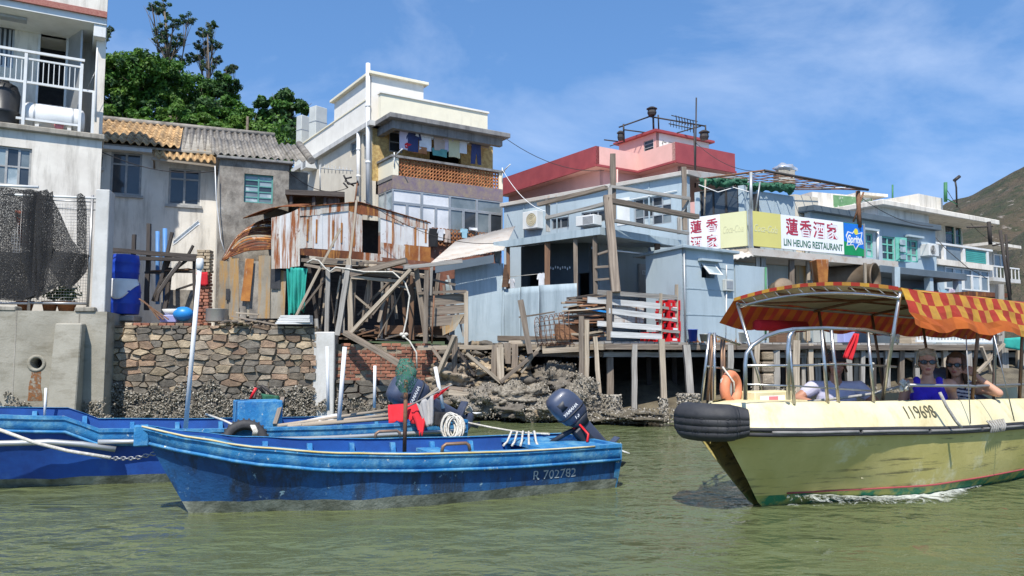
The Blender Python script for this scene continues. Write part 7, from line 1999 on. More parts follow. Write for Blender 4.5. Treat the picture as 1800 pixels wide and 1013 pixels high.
def skiff(name, label, o, ang, L, hb, zs, rake, hullm, strakem, step=None, zfloor=.16, chine=.78, boot=.07, ribs=9, foredeck=.0, capm='boat_blue'):
    B = Boat(o, ang, L)
    t = thing(name, label, 'boat', V((B.p(L / 2,0,0).x, B.p(L / 2,0,0).y,0)), 'moored blue boats')
    N = 40
    def sec(f):
        q = L * f
        h = lerp_tab(hb, q); z = lerp_tab(zs, q)
        return q, h, z
    def sq(q, z, zt):      # raked stem: lower points start further aft
        k = max(0.0,1 - q / (L * .35))
        return q + rake * (1 - max(-.2, z) / zt) * k
    strake = .15
    def tz(q, h, z, lev):
        # half-breadth at a level 0 sheer .. 1 keel
        taper = min(1.0,.25 + q / (L * .22))
        return h
    def outer(f, c, side):
        q, h, z = sec(f)
        bow = min(1.0, q / (L * .42))
        # profile: sheer -> strake bottom -> chine -> bottom
        pts = [(h, z),(h * .985, z - strake),(h * .965 - .025, z - strake - .002),(h * (.80 + .08 * bow) * (.55 + .45 * bow),.10 + .02 * mnoise.noise(V((q * 2.5, side,0)))),(h * (.62 + .14 * bow) * (.25 + .75 * bow),-.10),(.0,-.16)]
        k = c * 5; i = min(int(k),4); g = k - i
        tt = pts[i][0] * (1 - g) + pts[i + 1][0] * g; zz = pts[i][1] * (1 - g) + pts[i + 1][1] * g
        return B.p(sq(q, zz, z), side * tt, zz)
    for part, c0, c1, m in (('strake',0,.4, strakem),('hull',.4,.60, hullm),('bottom',.60,1, 'boot_stripe')):
        b = MB()
        for side in (-1,1):
            b.grid(lambda a, c: outer(a, c0 + (c1 - c0) * c, side), N,8 if part != 'strake' else 4, flip=(side > 0), uvs=(L,1))
        b.build(part, m, t, weld=True)
    # worn paint line on the lower hull
    th = .055
    def low(q, z=None):
        h = lerp_tab(hb, q); bow = min(1.0, q / (L * .42)); zz = lerp_tab(zs, q)
        z0, t0, z1, t1 = zz - strake, h * .965 - .025,.10, h * (.80 + .08 * bow) * (.55 + .45 * bow)
        f = min(1.0,(z0 - zfloor) / (z0 - z1)); return max(.004, t0 + (t1 - t0) * f - th)
    def inner(f, c, side):
        q, h, z = sec(f)
        qq = max(q,.10)
        pts = [(max(h - th,.01), z),(max(h - th - .02,.01), z - strake),(low(q), zfloor)]
        k = c * 2; i = min(int(k),1); g = k - i
        tt = pts[i][0] * (1 - g) + pts[i + 1][0] * g; zz = pts[i][1] * (1 - g) + pts[i + 1][1] * g
        return B.p(sq(qq, zz, z) + .05 * (1 - f), side * tt, zz)
    b = MB()
    for side in (-1,1): b.grid(lambda a, c: inner(a, c, side), N,4, flip=(side < 0), uvs=(L,1))
    b.build('inner_side', 'boat_inner', t)
    b = MB()
    for side in (-1,1):
        b.grid(lambda a, c: (lambda q, h, z: B.p(sq(q, z, z), side * (h + .012 - (th + .03) * c), z + .012))(*sec(a)), N,1, flip=(side < 0))
        b.grid(lambda a, c: (lambda q, h, z: B.p(sq(q, z, z), side * (h + .012), z + .012 - .035 * c))(*sec(a)), N,1, flip=(side > 0))
    b.build('gunwale', capm, t)
    b = MB()
    for side in (-1,1): b.tube([(lambda q, h, z: B.p(sq(q, z - strake, z), side * (h * .985 + .008), z - strake))(*sec(a / 20)) for a in range(21)],.016,5)
    b.build('rubbing_strip', strakem, t)
    b = MB()
    b.grid(lambda a, c: B.p(.9 + (L - .9) * a,(c * 2 - 1) * low(.9 + (L - .9) * a), zfloor), N,2); b.build('floor', 'boat_floor', t)
    q, h, z = sec(1.0)
    b = MB(); pr = [(h, z + .012),(h * .985, z - strake),(h * .88,.10),(h * .76,-.10),(0,-.16)]
    ring = [B.p(L + .02, a, c) for a, c in pr] + [B.p(L + .02,-a, c) for a, c in pr[::-1][1:]]
    b.poly(ring); ring2 = [p - B.u * .06 for p in ring]; b.poly(ring2[::-1])
    for k in range(len(ring)): k2 = (k + 1) % len(ring); b.poly([ring[k], ring2[k], ring2[k2], ring[k2]])
    b.build('transom', strakem, t)
    for k in range(ribs):
        qq = 1.1 + (L - 1.4) * k / (ribs - 1); h = lerp_tab(hb, qq); z = lerp_tab(zs, qq)
        for side in (-1,1):
            b = MB(); b.hexa([B.p(qq, side * (h - th - .002), z - .03), B.p(qq + .05, side * (h - th - .002), z - .03), B.p(qq + .05, side * (h - th - .05), z - .03), B.p(qq, side * (h - th - .05), z - .03),
                              B.p(qq, side * low(qq), zfloor), B.p(qq + .05, side * low(qq), zfloor), B.p(qq + .05, side * (low(qq) - .06), zfloor), B.p(qq, side * (low(qq) - .06), zfloor)]); b.build('rib', 'boat_blue', t)
    B.hb, B.zs, B.outer, B.root = hb, zs, outer, t
    B.strake = strake
    def surf(qs, z, side):
        # half-breadth of the hull at station q and height z (hull zone)
        h = lerp_tab(hb, qs); zz = lerp_tab(zs, qs); bow = min(1.0, qs / (L * .42))
        z0, t0, z1, t1 = zz - strake, h * .965 - .025,.10, h * (.80 + .08 * bow) * (.55 + .45 * bow)
        f = (z0 - z) / (z0 - z1); return t0 + (t1 - t0) * f
    B.surf = surf
    return B
def hull_text(B, s, m, q0, z0, size, side, eps=.006, parent=None, sx=1.0, surf=None, rough=0.0):
    cu = bpy.data.curves.new('lettering', 'FONT'); cu.body = s; cu.size = size; cu.resolution_u = 4
    o = bpy.data.objects.new('lettering', cu); COL.objects.link(o); bpy.context.view_layer.update()
    me = bpy.data.meshes.new_from_object(o.evaluated_get(bpy.context.evaluated_depsgraph_get())); bpy.data.objects.remove(o)
    bm = bmesh.new(); bm.from_mesh(me)
    bmesh.ops.triangulate(bm, faces=bm.faces); bmesh.ops.subdivide_edges(bm, edges=bm.edges, cuts=1)
    og = world_loc(parent)
    for v in bm.verts:
        q = q0 + v.co.x * sx; z = z0 + v.co.y + (rough * mnoise.noise(V((v.co.x * 30, v.co.y * 30,0))) if rough else 0)
        tt = (surf or B.surf)(q, z, side) + eps
        v.co = B.p(q, side * tt, z) - og
    bm.to_mesh(me); bm.free(); me.materials.clear(); me.materials.append(mat(m))
    mo = bpy.data.objects.new('lettering', me); COL.objects.link(mo); mo.parent = parent
    return mo
BA = skiff('rowing_boat', 'front blue wooden boat with pale registration marks on its hull',(-3.25,6.95),25.5,4.55,
           [(0,.03),(.25,.20),(.7,.40),(1.3,.58),(2.0,.69),(2.8,.72),(3.6,.70),(4.55,.64)], [(0,.77),(.4,.68),(.9,.59),(1.6,.52),(2.4,.48),(3.4,.455),(4.55,.45)],.42, 'boat_hull_blue', 'boat_blue', ribs=8)
BB = skiff('work_boat', 'longer royal blue work boat moored behind, its bow outside the photo',(-6.75,8.0),28.0,6.6,
           [(0,.05),(.4,.34),(1.0,.60),(1.8,.76),(3.0,.82),(4.6,.80),(6.6,.70)], [(0,.92),(.8,.80),(2.05,.74),(2.25,.60),(3.5,.55),(5,.52),(6.6,.52)],.5, 'boat_hull_royal', 'boat_blue', ribs=11, zfloor=.22)
hull_text(BA, 'R 702782', 'grey_print',3.52,.16,.125,-1, parent=BA.root, sx=1.05, rough=.012)
# worn edge paint, bow block
b = MB(); b.tube([BA.p(.02 + 4.2 * k / 24,-(lerp_tab(BA.hb,.02 + 4.2 * k / 24) + .014), lerp_tab(BA.zs,.02 + 4.2 * k / 24) + .004) for k in range(25)],.009,4); b.build('worn_edge', 'worn_edge', BA.root)
b = MB(); b.box(BA.p(-.04,-.06,.60), BA.u * .12, BA.w * .12, V((0,0,.18))); b.build('bow_block', 'boat_blue', BA.root, bevel=.01)
b = MB(); b.grid(lambda a, c: BA.p(.05 + .75 * a,(c * 2 - 1) * max(.01, lerp_tab(BA.hb,.05 + .75 * a) - .03), lerp_tab(BA.zs,.05 + .75 * a) - .03),8,2); b.build('foredeck', 'boat_blue', BA.root, solid=.02)
def seat(B, q, w, z, m='boat_blue', name='thwart', wd=.24):
    b = MB(); h = lerp_tab(B.hb, q) - .07
    b.box(B.p(q,-h, z), B.u * wd, B.w * (2 * h), V((0,0,.035))); b.build(name, m, B.root)
for q in (1.5,2.75): seat(BA, q,.2,.34)
b = MB(); b.box(BA.p(3.75,-.60,.40), BA.u * .78, BA.w * 1.2, V((0,0,.035))); b.build('stern_deck', 'boat_blue', BA.root)
def bar_handle(B, q, side, L_=.28):
    h = lerp_tab(B.hb, q); z = lerp_tab(B.zs, q) + .012
    pts = [B.p(q, side * (h - .02), z), B.p(q + .01, side * (h - .02), z + .05), B.p(q + .04, side * (h - .02), z + .07), B.p(q + L_ - .04, side * (h - .02), z + .07), B.p(q + L_ - .01, side * (h - .02), z + .05), B.p(q + L_, side * (h - .02), z)]
    tb('bar_handle', 'brown_metal', B.root, pts,.017,7)
bar_handle(BA,2.55,-1); bar_handle(BA,2.3,1)
# the work boat: raised fore part, metal rubbing tube, console
b = MB(); b.tube([BB.p(.3 + 6.2 * k / 20,-(lerp_tab(BB.hb,.3 + 6.2 * k / 20) + .03), min(.50, lerp_tab(BB.zs,.3 + 6.2 * k / 20) - .20)) for k in range(8)],.03,8); b.build('rubbing_tube', 'aluminium', BB.root)
b = MB(); b.tube([BB.p(2.3 + 4.2 * k / 12,-(lerp_tab(BB.hb,2.3 + 4.2 * k / 12) + .03), lerp_tab(BB.zs,2.3 + 4.2 * k / 12) - .12) for k in range(13)],.025,8); b.build('rubbing_tube', 'aluminium', BB.root)
cs = P(452,752,10.3); b = MB()
b.cbox(V((cs.x, cs.y,.30)),.55,.42,.50, R(28)); con = b.build('console', 'boat_blue', BB.root, bevel=.012)
b = MB(); b.cbox(V((cs.x - .05, cs.y - .23,.32)),.02,.01,.44, R(28)); b.build('console_seam', 'boat_inner', con)
for q in (3.2,4.4): seat(BB, q,.2,.38, wd=.3)
b = MB(); b.grid(lambda a, c: BB.p(.05 + 1.5 * a,(c * 2 - 1) * max(.01, lerp_tab(BB.hb,.05 + 1.5 * a) - .03), lerp_tab(BB.zs,.05 + 1.5 * a) - .10),10,2); b.build('foredeck', 'boat_inner', BB.root, solid=.02)

def outboard(label, o, aft, tilt, sc_=1.0, badge='15', roll=0.0):
    """aft = horizontal direction towards the propeller; tilt in degrees, raised leg"""
    aft = V(aft).normalized(); side = V((0,0,1)).cross(aft).normalized()
    t = thing('outboard_motor', label, 'outboard motor', V((o[0], o[1], o[2])), 'outboard motors')
    rt = Matrix.Rotation(R(tilt),3, side) if False else Matrix.Rotation(R(-tilt),3, side)
    def X(x, y, z):
        p = rt @ (aft * x + side * y + V((0,0, z)))
        return V(o) + p * sc_
    def sup(a, rx, ry, n=3.2):
        ca, sa = math.cos(a), math.sin(a)
        return rx * math.copysign(abs(ca) ** (2 / n), ca), ry * math.copysign(abs(sa) ** (2 / n), sa)
    def loft(name, secs, m, par=t):
        b = MB()
        def fn(a, c):
            k = c * (len(secs) - 1); i = min(int(k), len(secs) - 2); g = k - i
            z = secs[i][0] * (1 - g) + secs[i + 1][0] * g; rx = secs[i][1] * (1 - g) + secs[i + 1][1] * g; ry = secs[i][2] * (1 - g) + secs[i + 1][2] * g; cx = secs[i][3] * (1 - g) + secs[i + 1][3] * g
            x, y = sup(a * 6.28318, rx, ry); return X(cx + x, y, z)
        b.grid(fn,24, len(secs) - 1, flip=False); return b.build(name, m, par, weld=True)
    cowl = loft('cowl', [(.20,.001,.001,.02),(.20,.16,.12,.02),(.22,.185,.14,.02),(.34,.205,.155,.01),(.48,.205,.155,.0),(.58,.185,.14,-.01),(.64,.14,.11,-.02),(.665,.07,.055,-.03),(.668,.001,.001,-.03)], 'engine')
    loft('cowl_band', [(.315,.203,.152,.01),(.315,.212,.161,.01),(.335,.213,.162,.01),(.335,.203,.152,.01)], 'engine_dark')
    loft('lower_cowl', [(.06,.001,.001,.02),(.06,.09,.07,.03),(.12,.12,.09,.02),(.20,.165,.125,.02),(.20,.001,.001,.02)], 'engine_dark')
    loft('leg', [(.08,.08,.05,.04),(-.10,.075,.045,.05),(-.40,.07,.035,.06),(-.52,.065,.03,.06)], 'engine')
    b = MB(); b.hexa([X(-.05,-.08,-.42), X(.28,-.08,-.42), X(.28,.08,-.42), X(-.05,.08,-.42), X(-.05,-.08,-.405), X(.28,-.08,-.405), X(.28,.08,-.405), X(-.05,.08,-.405)]); b.build('cavitation_plate', 'engine', t)
    loft('gearcase', [(-.52,.10,.035,.06),(-.57,.15,.045,.05),(-.62,.13,.04,.05),(-.65,.02,.015,.05),(-.76,.05,.012,.10),(-.76,.001,.001,.1)], 'engine')
    for k in range(3):
        a = k * 2.094; b = MB(); c = X(.22,0,-.58)
        b.poly([X(.20,0,-.58), X(.22,.05 * math.cos(a) - .03 * math.sin(a),-.58 + .05 * math.sin(a) + .03 * math.cos(a)), X(.25,.12 * math.cos(a),-.58 + .12 * math.sin(a)), X(.20,.06 * math.cos(a) + .05 * math.sin(a),-.58 + .06 * math.sin(a) - .05 * math.cos(a))]); b.build('propeller_blade', 'white_paint', t, solid=.01)
    b = MB(); b.hexa([X(-.16,-.09,-.20), X(.0,-.09,-.20), X(.0,.09,-.20), X(-.16,.09,-.20), X(-.16,-.09,.10), X(.0,-.09,.10), X(.0,.09,.10), X(-.16,.09,.10)]); b.build('clamp_bracket', 'engine_dark', t, bevel=.015)
    tb('tiller', 'engine_dark', t, [X(-.10,.0,.10), X(-.25,.05,.14), X(-.55,.10,.20)], [.025,.03,.022],8)
    loft('recoil_panel', [(.44,.001,.001,-.1),(.44,.10,.158,-.06),(.55,.10,.148,-.06),(.55,.001,.001,-.1)], 'engine_dark')
    # printed marks on both sides
    class S_: pass
    for sgn in (-1,1):
        for txt, x, z, size in ((badge,-.09 if sgn > 0 else -.05,.24,.085),('YAMAHA',-.15,.365,.062)):
            cu = bpy.data.curves.new('lettering', 'FONT'); cu.body = txt; cu.size = size; cu.shear = .25; cu.offset = .0015
            oo = bpy.data.objects.new('lettering', cu); COL.objects.link(oo); bpy.context.view_layer.update()
            me = bpy.data.meshes.new_from_object(oo.evaluated_get(bpy.context.evaluated_depsgraph_get())); bpy.data.objects.remove(oo)
            for v in me.vertices:
                xx = x + v.co.x * (1 if sgn < 0 else 1); xl = xx if sgn < 0 else -xx - .02
                zz = z + v.co.y
                v.co = X(xl, sgn * (.158 if zz > .31 else .146), zz) - V(o) if True else v.co
            me.materials.clear(); me.materials.append(mat('white_print'))
            mo = bpy.data.objects.new('lettering', me); COL.objects.link(mo); mo.parent = t
    return t
pA = BA.p(4.50,0,.56)
outboard('raised outboard motor on the stern of the front blue boat', pA, BA.u + BA.w * -.12,42,.82)
tb('fuel_hose', 'red_plastic', None, [BA.p(4.35,.05,.55), BA.p(4.4,-.06,.62), BA.p(4.46,-.14,.52), BA.p(4.42,-.18,.44)],.014,6, label='red hose under the front boat motor', cat='hose')
pB = BB.p(6.42,.05,.66)
outboard('raised outboard motor on the work boat behind the flags', pB, BB.u + BB.w * .15,62,1.08, 'V')
tb('mooring_rope', 'rope', None, [BB.p(6.6,-.4,.5), P(865,752,10.5), P(900,758,10.2), P(930,762,9.6), P(965,763,9.2)],.014,6, label='rope running from the work boat stern to the front boat', cat='rope')
b = MB()
for k in range(5):
    c0_, c1_ = P(905 + 8 * k,760 + k % 2,9.0), P(885 + 15 * k,783,8.5)
    b.tube([c0_, c0_.lerp(c1_,.3) + V((0,0,.05)), c0_.lerp(c1_,.7) + V((0,0,-.01)), c1_],.013,5)
b.build('rope_loops', 'rope', label='loops of white rope over the stern side of the front boat', cat='rope')
ch = thing('bow_line', 'rope and chain from the front boat bow to the left', 'rope', P(150,790,7.2))
pts = [P(-30,745,6.9), P(60,778,7.0), P(120,793,7.05), P(195,805,7.1)]
b = MB(); b.tube(pts,.016,6); b.build('rope', 'rope', ch)
for k in range(12):
    c = P(197 + 6.6 * k,806 - (.0 if k < 6 else (k - 6) * 1.6),7.12); a = .0 if k % 2 else 1.57
    b = MB(); b.tube([c + V((.027 * math.cos(x),.015 * math.sin(x) * math.sin(a),.015 * math.sin(x) * math.cos(a))) for x in [i * .785 for i in range(8)]],.005,4, closed=True); b.build('chain_link', 'steel', ch)
# white poles
for (x0, y0, x1, y1, Y0, Y1, r, lab) in ((326,756,351,470,9.2,9.1,.026, 'tallest white pole standing in the work boat'),(577,722,575,609,11.4,11.4,.022, 'white pole by the far gunwale, left of the pair'),(595,748,606,610,10.1,10.1,.028, 'thicker leaning white pole, right of the pair'),(658,717,659,643,11.2,11.2,.022, 'short white pole beside the work boat motor'),(779,718,765,645,11.0,11.0,.026, 'white pole leaning left behind the flags'),(711,745,714,690,10.0,10.0,.022, 'short white pole right behind the hand net')):
    b = MB(); b.tube([P(x0, y0, Y0), P(x1, y1, Y1)], r,9); t = b.build('white_pole', 'pvc', label=lab, cat='pole', group='white poles in the boats')
    if y1 == 470: b = MB(); b.lathe([(.03,0),(.042,.01),(.042,.12),(.03,.13)], P(x1, y1 + 4, Y1),10); b.build('pole_cap', 'white_paint', t)
# brown pole with hand net on the front boat
hn = thing('hand_net', 'green hand net on a rusty pole standing in the front boat', 'net', P(712,795,7.6))
tb('pole', 'rust_pipe', hn, [P(711,796,7.55), P(714,668,7.5)],.020,7)
b = MB(); c = P(713,660,7.5)
def nf(a, k):
    th = a * 6.28; r = (.05 + .05 * math.sin(k * 3.1)) * (1 + .4 * mnoise.noise(V((a * 5, k * 4,0)))); return c + V((r * math.cos(th), r * math.sin(th),-.16 + .32 * k))
b.grid(nf,14,8); b.build('net', 'net_green', hn)
# oars and clothes in the work boat
for k,(x0, y0, x1, y1, Y0, Y1, lab) in enumerate(((488,749,690,720,9.9,10.9, 'long bamboo oar lying highest in the work boat'),(505,750,700,728,9.8,10.6, 'second bamboo oar lying in the work boat'),(530,748,725,733,9.7,10.3, 'third bamboo oar with its end under the red cloth'),(715,726,770,683,10.4,10.6, 'wooden stick leaning up through the flags'))):
    b = MB(); b.tube([P(x0, y0, Y0), P(x1, y1, Y1)],.024,7); b.build('oar', 'wood_pale', label=lab, cat='oar', group='oars in the work boat')
cloth('rolled_sail', 'white_cloth', None, P(540,738,10.2), P(592,727,10.5), P(545,748,10.1), P(596,735,10.4),8,4,.04,3, label='white cloth bundle on the oars', cat='cloth')
cloth('red_cloth', 'red_cloth', None, P(682,712,10.2), P(742,708,10.3), P(684,742,10.0), P(750,738,10.0),10,6,.06,3, label='crumpled red cloth over the oars in the work boat', cat='cloth', jag=.04)
cloth('red_cloth', 'red_cloth', None, P(722,722,10.0), P(752,722,10.0), P(736,762,9.7), P(744,762,9.7),6,8,.04,2, label='red cloth hanging down the side of the work boat', cat='cloth', jag=.04)
fl = thing('flag', 'white red and black flag bundled on a stick in the work boat', 'flag', P(745,745,9.9))
cloth('white_field', 'grey_cloth', fl, P(732,708,9.9), P(762,694,9.9), P(747,752,9.85), P(763,748,9.85),8,8,.05,2)
cloth('red_field', 'red_cloth', fl, P(762,696,9.9), P(792,678,9.9), P(763,703,9.9), P(778,692,9.9),6,5,.04,2)
cloth('black_field', 'black_cloth', fl, P(763,724,9.9), P(800,726,10.0), P(764,750,9.8), P(778,748,9.9),6,6,.05,2, jag=.03)
tb('stick', 'wood_grey', fl, [P(715,716,9.9), P(795,676,9.9)],.012,6)
b = MB()
cc = P(793,752,9.7)
for k in range(16):
    r = .105 + .03 * rnd.random(); cx = cc + V((rnd.uniform(-.05,.07), rnd.uniform(-.06,.06), rnd.uniform(-.02,.03)))
    tl_ = rnd.uniform(-.5,.5)
    b.tube([cx + V((r * .75 * math.cos(a),.05 * math.sin(a + tl_), r * 1.1 * math.sin(a))) for a in [i * .3927 for i in range(16)]],.011,5, closed=True)
b.build('rope_coil', 'rope', label='coil of white rope hanging at the work boat stern', cat='rope')
def tyre(name, lab, c, ax, r, rr, m='black_rubber_and_shade', parent=None):
    t = thing(name, lab, 'tyre', c)
    b = MB(); axv = V(ax).normalized(); x = axv.orthogonal().normalized(); y = axv.cross(x)
    prof = [(r - rr,-.3),(r - rr * .6,-.55),(r + rr * .5,-.55),(r + rr * .9,-.38),(r + rr,0),(r + rr * .9,.38),(r + rr * .5,.55),(r - rr * .6,.55),(r - rr,.3)]
    b.lathe([(a, z * rr * 2) for a, z in prof] + [(prof[0][0], prof[0][1] * rr * 2)], c,28, axv); b.build('carcass', m, t)
    b = MB()
    for k in range(28):
        a = k * .2244; p = V(c) + (x * math.cos(a) + y * math.sin(a)) * (r + rr * 1.0)
        b.beam(p - axv * rr * .7, p + axv * rr * .7,.02,.02)
    b.build('tread', m, t, kind='stuff')
tyre('tyre_fender', 'old tyre fender hung between the two blue boats', P(430,778,8.9), V((.3,-1,.3)),.20,.055)
b = MB();
for k in range(5): b.tube([P(441 + 1.6 * k,748,8.75), P(446 + 1.6 * k,758,8.7), P(444 + 1.6 * k,768,8.75)],.011,5)
b.build('fender_lashing', 'rope', label='white rope lashing round the tyre fender', cat='rope')
tb('fender_rope', 'rope', None, [P(362,728,9.6), P(395,740,9.2), P(420,752,8.9)],.013,6, label='rope from the work boat rail to the tyre fender', cat='rope')
tb('short_post', 'pvc', None, [BB.p(1.75,.55,.62), BB.p(1.75,.55,1.0)],.014,6, label='thin white stake at the far rail of the work boat fore part', cat='stake')
hw = thing('hand_winch', 'dark winch frame with green cloth on the work boat far side', 'winch', P(470,715,11.2))
for (a, c) in (((460,678),(500,712)),((446,702),(452,682)),((455,680),(470,700)),((490,700),(500,715))): tb('bar', 'dark_metal', hw, [P(*a,11.0), P(*c,11.2)],.022,6)
cloth('green_rag', 'green_tarp', None, P(458,692,10.9), P(490,696,10.9), P(460,708,10.9), P(492,712,10.9),6,5,.05,2, label='green rag over the dark winch frame', cat='cloth')
tb('red_lever', 'red_plastic', None, [P(440,702,10.6), P(450,682,10.6)],.02,6, label='short red lever on the blue console', cat='lever')
bm_('console_strut', 'wood', None, P(484,748,10.0), P(497,700,10.4),.05, label='wooden strut leaning at the blue console', cat='strut')

# ------------------------------------------------------------------ yellow ferry
FE_ = Boat((1.72,7.05),36.0,8.5)
fy = thing('ferry_boat', 'yellow open passenger ferry with striped canopy', 'boat', V((5.2,9.6,0)))
f_hb = [(0,.16),(.3,.38),(.8,.58),(1.5,.76),(2.4,.90),(3.5,.97),(6,1.0),(8.5,1.0)]
f_zr = [(0,.73),(1,.71),(3,.65),(5,.62),(8.5,.60)]
f_zg = [(0,.965),(1,.965),(1.7,.95),(2.2,.945),(3.2,.92),(5,.885),(8.5,.87)]
def fsec(q, lev):
    """lev 0 gunwale inner edge ... ; returns (s, half-breadth, z)"""
    h = lerp_tab(f_hb, q); zr = lerp_tab(f_zr, q); zg = lerp_tab(f_zg, q)
    bow = min(1.0, q / 2.6); bw = bow * bow * (3 - 2 * bow)
    tab = [(0.0, h - .17, zg),(.12, h - .13, zg - .012),(.3, h - .05, zr + .12),(.42, h - .015, zr + .03),(.45, h, zr),(.5, h * .985, zr - .06),(.75, h * (.62 + .28 * bw),.26),(.86, h * (.36 + .47 * bw),.06),(1.0, h * (.03 + .45 * bw),-.22)]
    for (a, ta, za),(c, tc, zc) in zip(tab, tab[1:]):
        if lev <= c + 1e-9:
            f = (lev - a) / (c - a); t = ta + (tc - ta) * f; z = za + (zc - za) * f; break
    k = max(0.0,1 - q / 2.6)
    s = q + .66 * (1 - min(1,(z + .0) / zr)) * k + (.06 * k if z > zr else 0) + (.35 * k * max(0,-z / .22) if z < 0 else 0)
    return s, max(t,.01), z
FN_ = 46
def qd(a): return 8.5 * (a ** 1.5)
def fpart(name, m, l0, l1, nv, off=0.0):
    b = MB()
    for side in (-1,1):
        b.grid(lambda a, c: (lambda s, t, z: FE_.p(s, side * (t + off), z))(*fsec(qd(a), l0 + (l1 - l0) * c)), FN_, nv, flip=(side > 0), uvs=(8,1))
    return b.build(name, m, fy, weld=True)
fpart('topside', 'boat_cream',0,.45,8)
fpart('hull', 'boat_olive',.45,.835,10)
fpart('bottom', 'boat_green',.835,1.0,5)
b = MB()
for side in (-1,):
    b.tube([(lambda s, t, z: FE_.p(s, side * (t + .004), z))(*fsec(.4 + 8 * k / 40,.828)) for k in range(41)],.009,4)
b.build('red_line', 'maroon', fy)
b = MB()
for side in (-1,1):
    for dz, r in ((.022,.02),(-.02,.02)): b.tube([(lambda s, t, z: FE_.p(s, side * (t + .012), z + dz))(*fsec(.10 + 8.2 * k / 40,.455)) for k in range(41)], r,6)
b.build('rub_rail', 'black_rubber_and_shade', fy)
b = MB()
for k in range(9):
    a0, a1 = .35 + .9 * k,.35 + .9 * k + .86
    b.tube([(lambda s, t, z: FE_.p(s,-(t + .028), z))(*fsec(a0 + (a1 - a0) * j / 5,.455)) for j in range(6)],.014,5)
b.build('rub_batten', 'grey_slab', fy)
b = MB(); b.poly([FE_.p(*(lambda s, t, z: (s, t - .0, z - .02))(*fsec(q,.0))) for q in (.02,.3,.6,.9,1.2,1.5)] + [FE_.p(*(lambda s, t, z: (s,-t, z - .02))(*fsec(q,.0))) for q in (1.5,1.2,.9,.6,.3,.02)]); b.build('foredeck', 'boat_cream', fy)
b = MB(); b.grid(lambda a, c: FE_.p(1.5 + 7 * a,(c * 2 - 1) * (lerp_tab(f_hb,1.5 + 7 * a) - .38),.22),20,2); b.build('floor', 'wood_grey', fy)
b = MB()
for side in (-1,1): b.grid(lambda a, c: (lambda s, t, z: FE_.p(s, side * (t - .02 - .03 * c), z - .72 * c))(*fsec(1.5 + 6.9 * a,0)),24,2, flip=(side < 0))
b.build('inner_side', 'boat_cream', fy)
b = MB(); b.grid(lambda a, c: FE_.p(1.5,(a * 2 - 1) * (.34 + .20 * c),.24 + .70 * c),2,2); b.build('bulkhead', 'boat_cream', fy)
for side in (-1,1):
    b = MB(); b.hexa([FE_.p(2.0, side * .34,.45), FE_.p(8, side * .42,.45), FE_.p(8, side * .74,.45), FE_.p(2.0, side * .56,.45), FE_.p(2.0, side * .34,.58), FE_.p(8, side * .42,.58), FE_.p(8, side * .78,.58), FE_.p(2.0, side * .60,.58)]); b.build('bench', 'wood_grey', fy)
def fsurf(q, z, side):
    h = lerp_tab(f_hb, q); zr = lerp_tab(f_zr, q); zg = lerp_tab(f_zg, q)
    f = (z - (zr + .12)) / max(.01,(zg - .012 - zr - .12)); return h - .05 - .08 * max(0, min(1.1, f))
hull_text(FE_, '119698', 'dark_print',1.93,.785,.165,-1, parent=fy, surf=fsurf, sx=.92, eps=.006)
# big tyre bent round the bow
ft = thing('tyre_bumper', 'large black tyre wrapped around the ferry bow', 'tyre', FE_.p(0,0,.66))
path = []
for k in range(19):
    a = -1 + 2 * k / 18
    if abs(a) > .45:
        q = (abs(a) - .45) / .55 * (.15 if a < 0 else .3); s, t, z = fsec(q,.44); path.append((FE_.p(s - .02, math.copysign(t + .03, a),.805), math.copysign(1, a)))
    else:
        th = a / .45 * 1.35; path.append((FE_.p(.10 - .17 * math.cos(th),.21 * math.sin(th),.805),0))
pp = [p for p, _ in path]
b = MB()
prof = [(-.02,-.14),(.05,-.165),(.10,-.155),(.135,-.12),(.15,-.085),(.143,-.08),(.155,-.075),(.16,-.03),(.152,-.025),(.163,-.02),(.163,.03),(.155,.035),(.165,.04),(.158,.08),(.135,.12),(.09,.155),(.03,.165),(-.03,.14)]
def tf_(a, c):
    k = a * 18; i = min(int(k),17); g = k - i
    p = pp[i].lerp(pp[i + 1], g)
    tg = (pp[min(i + 2,18)] - pp[max(i - 1,0)]).normalized(); nn = tg.cross(V((0,0,1))).normalized()
    if nn.dot(p - FE_.p(.6,0,.8)) < 0: nn = -nn
    kk = c * (len(prof) - 1); j = min(int(kk), len(prof) - 2); h = kk - j
    d, z = prof[j][0] * (1 - h) + prof[j + 1][0] * h, prof[j][1] * (1 - h) + prof[j + 1][1] * h
    fade = .55 + .45 * math.sin(math.pi * min(1, max(0,.04 + a * .92))) ** .5
    return p + nn * d * fade + V((0,0, z * fade))
b.grid(tf_,54, len(prof) - 1); b.build('carcass', 'black_rubber_and_shade', ft)
b = MB()
for k in range(40):
    a = .06 + .88 * k / 39;
    b.tube([tf_(a + .004 * (j % 2),.28 + .42 * j / 6) for j in range(7)],.005,3)
b.build('tread', 'black_rubber_and_shade', ft, kind='stuff')
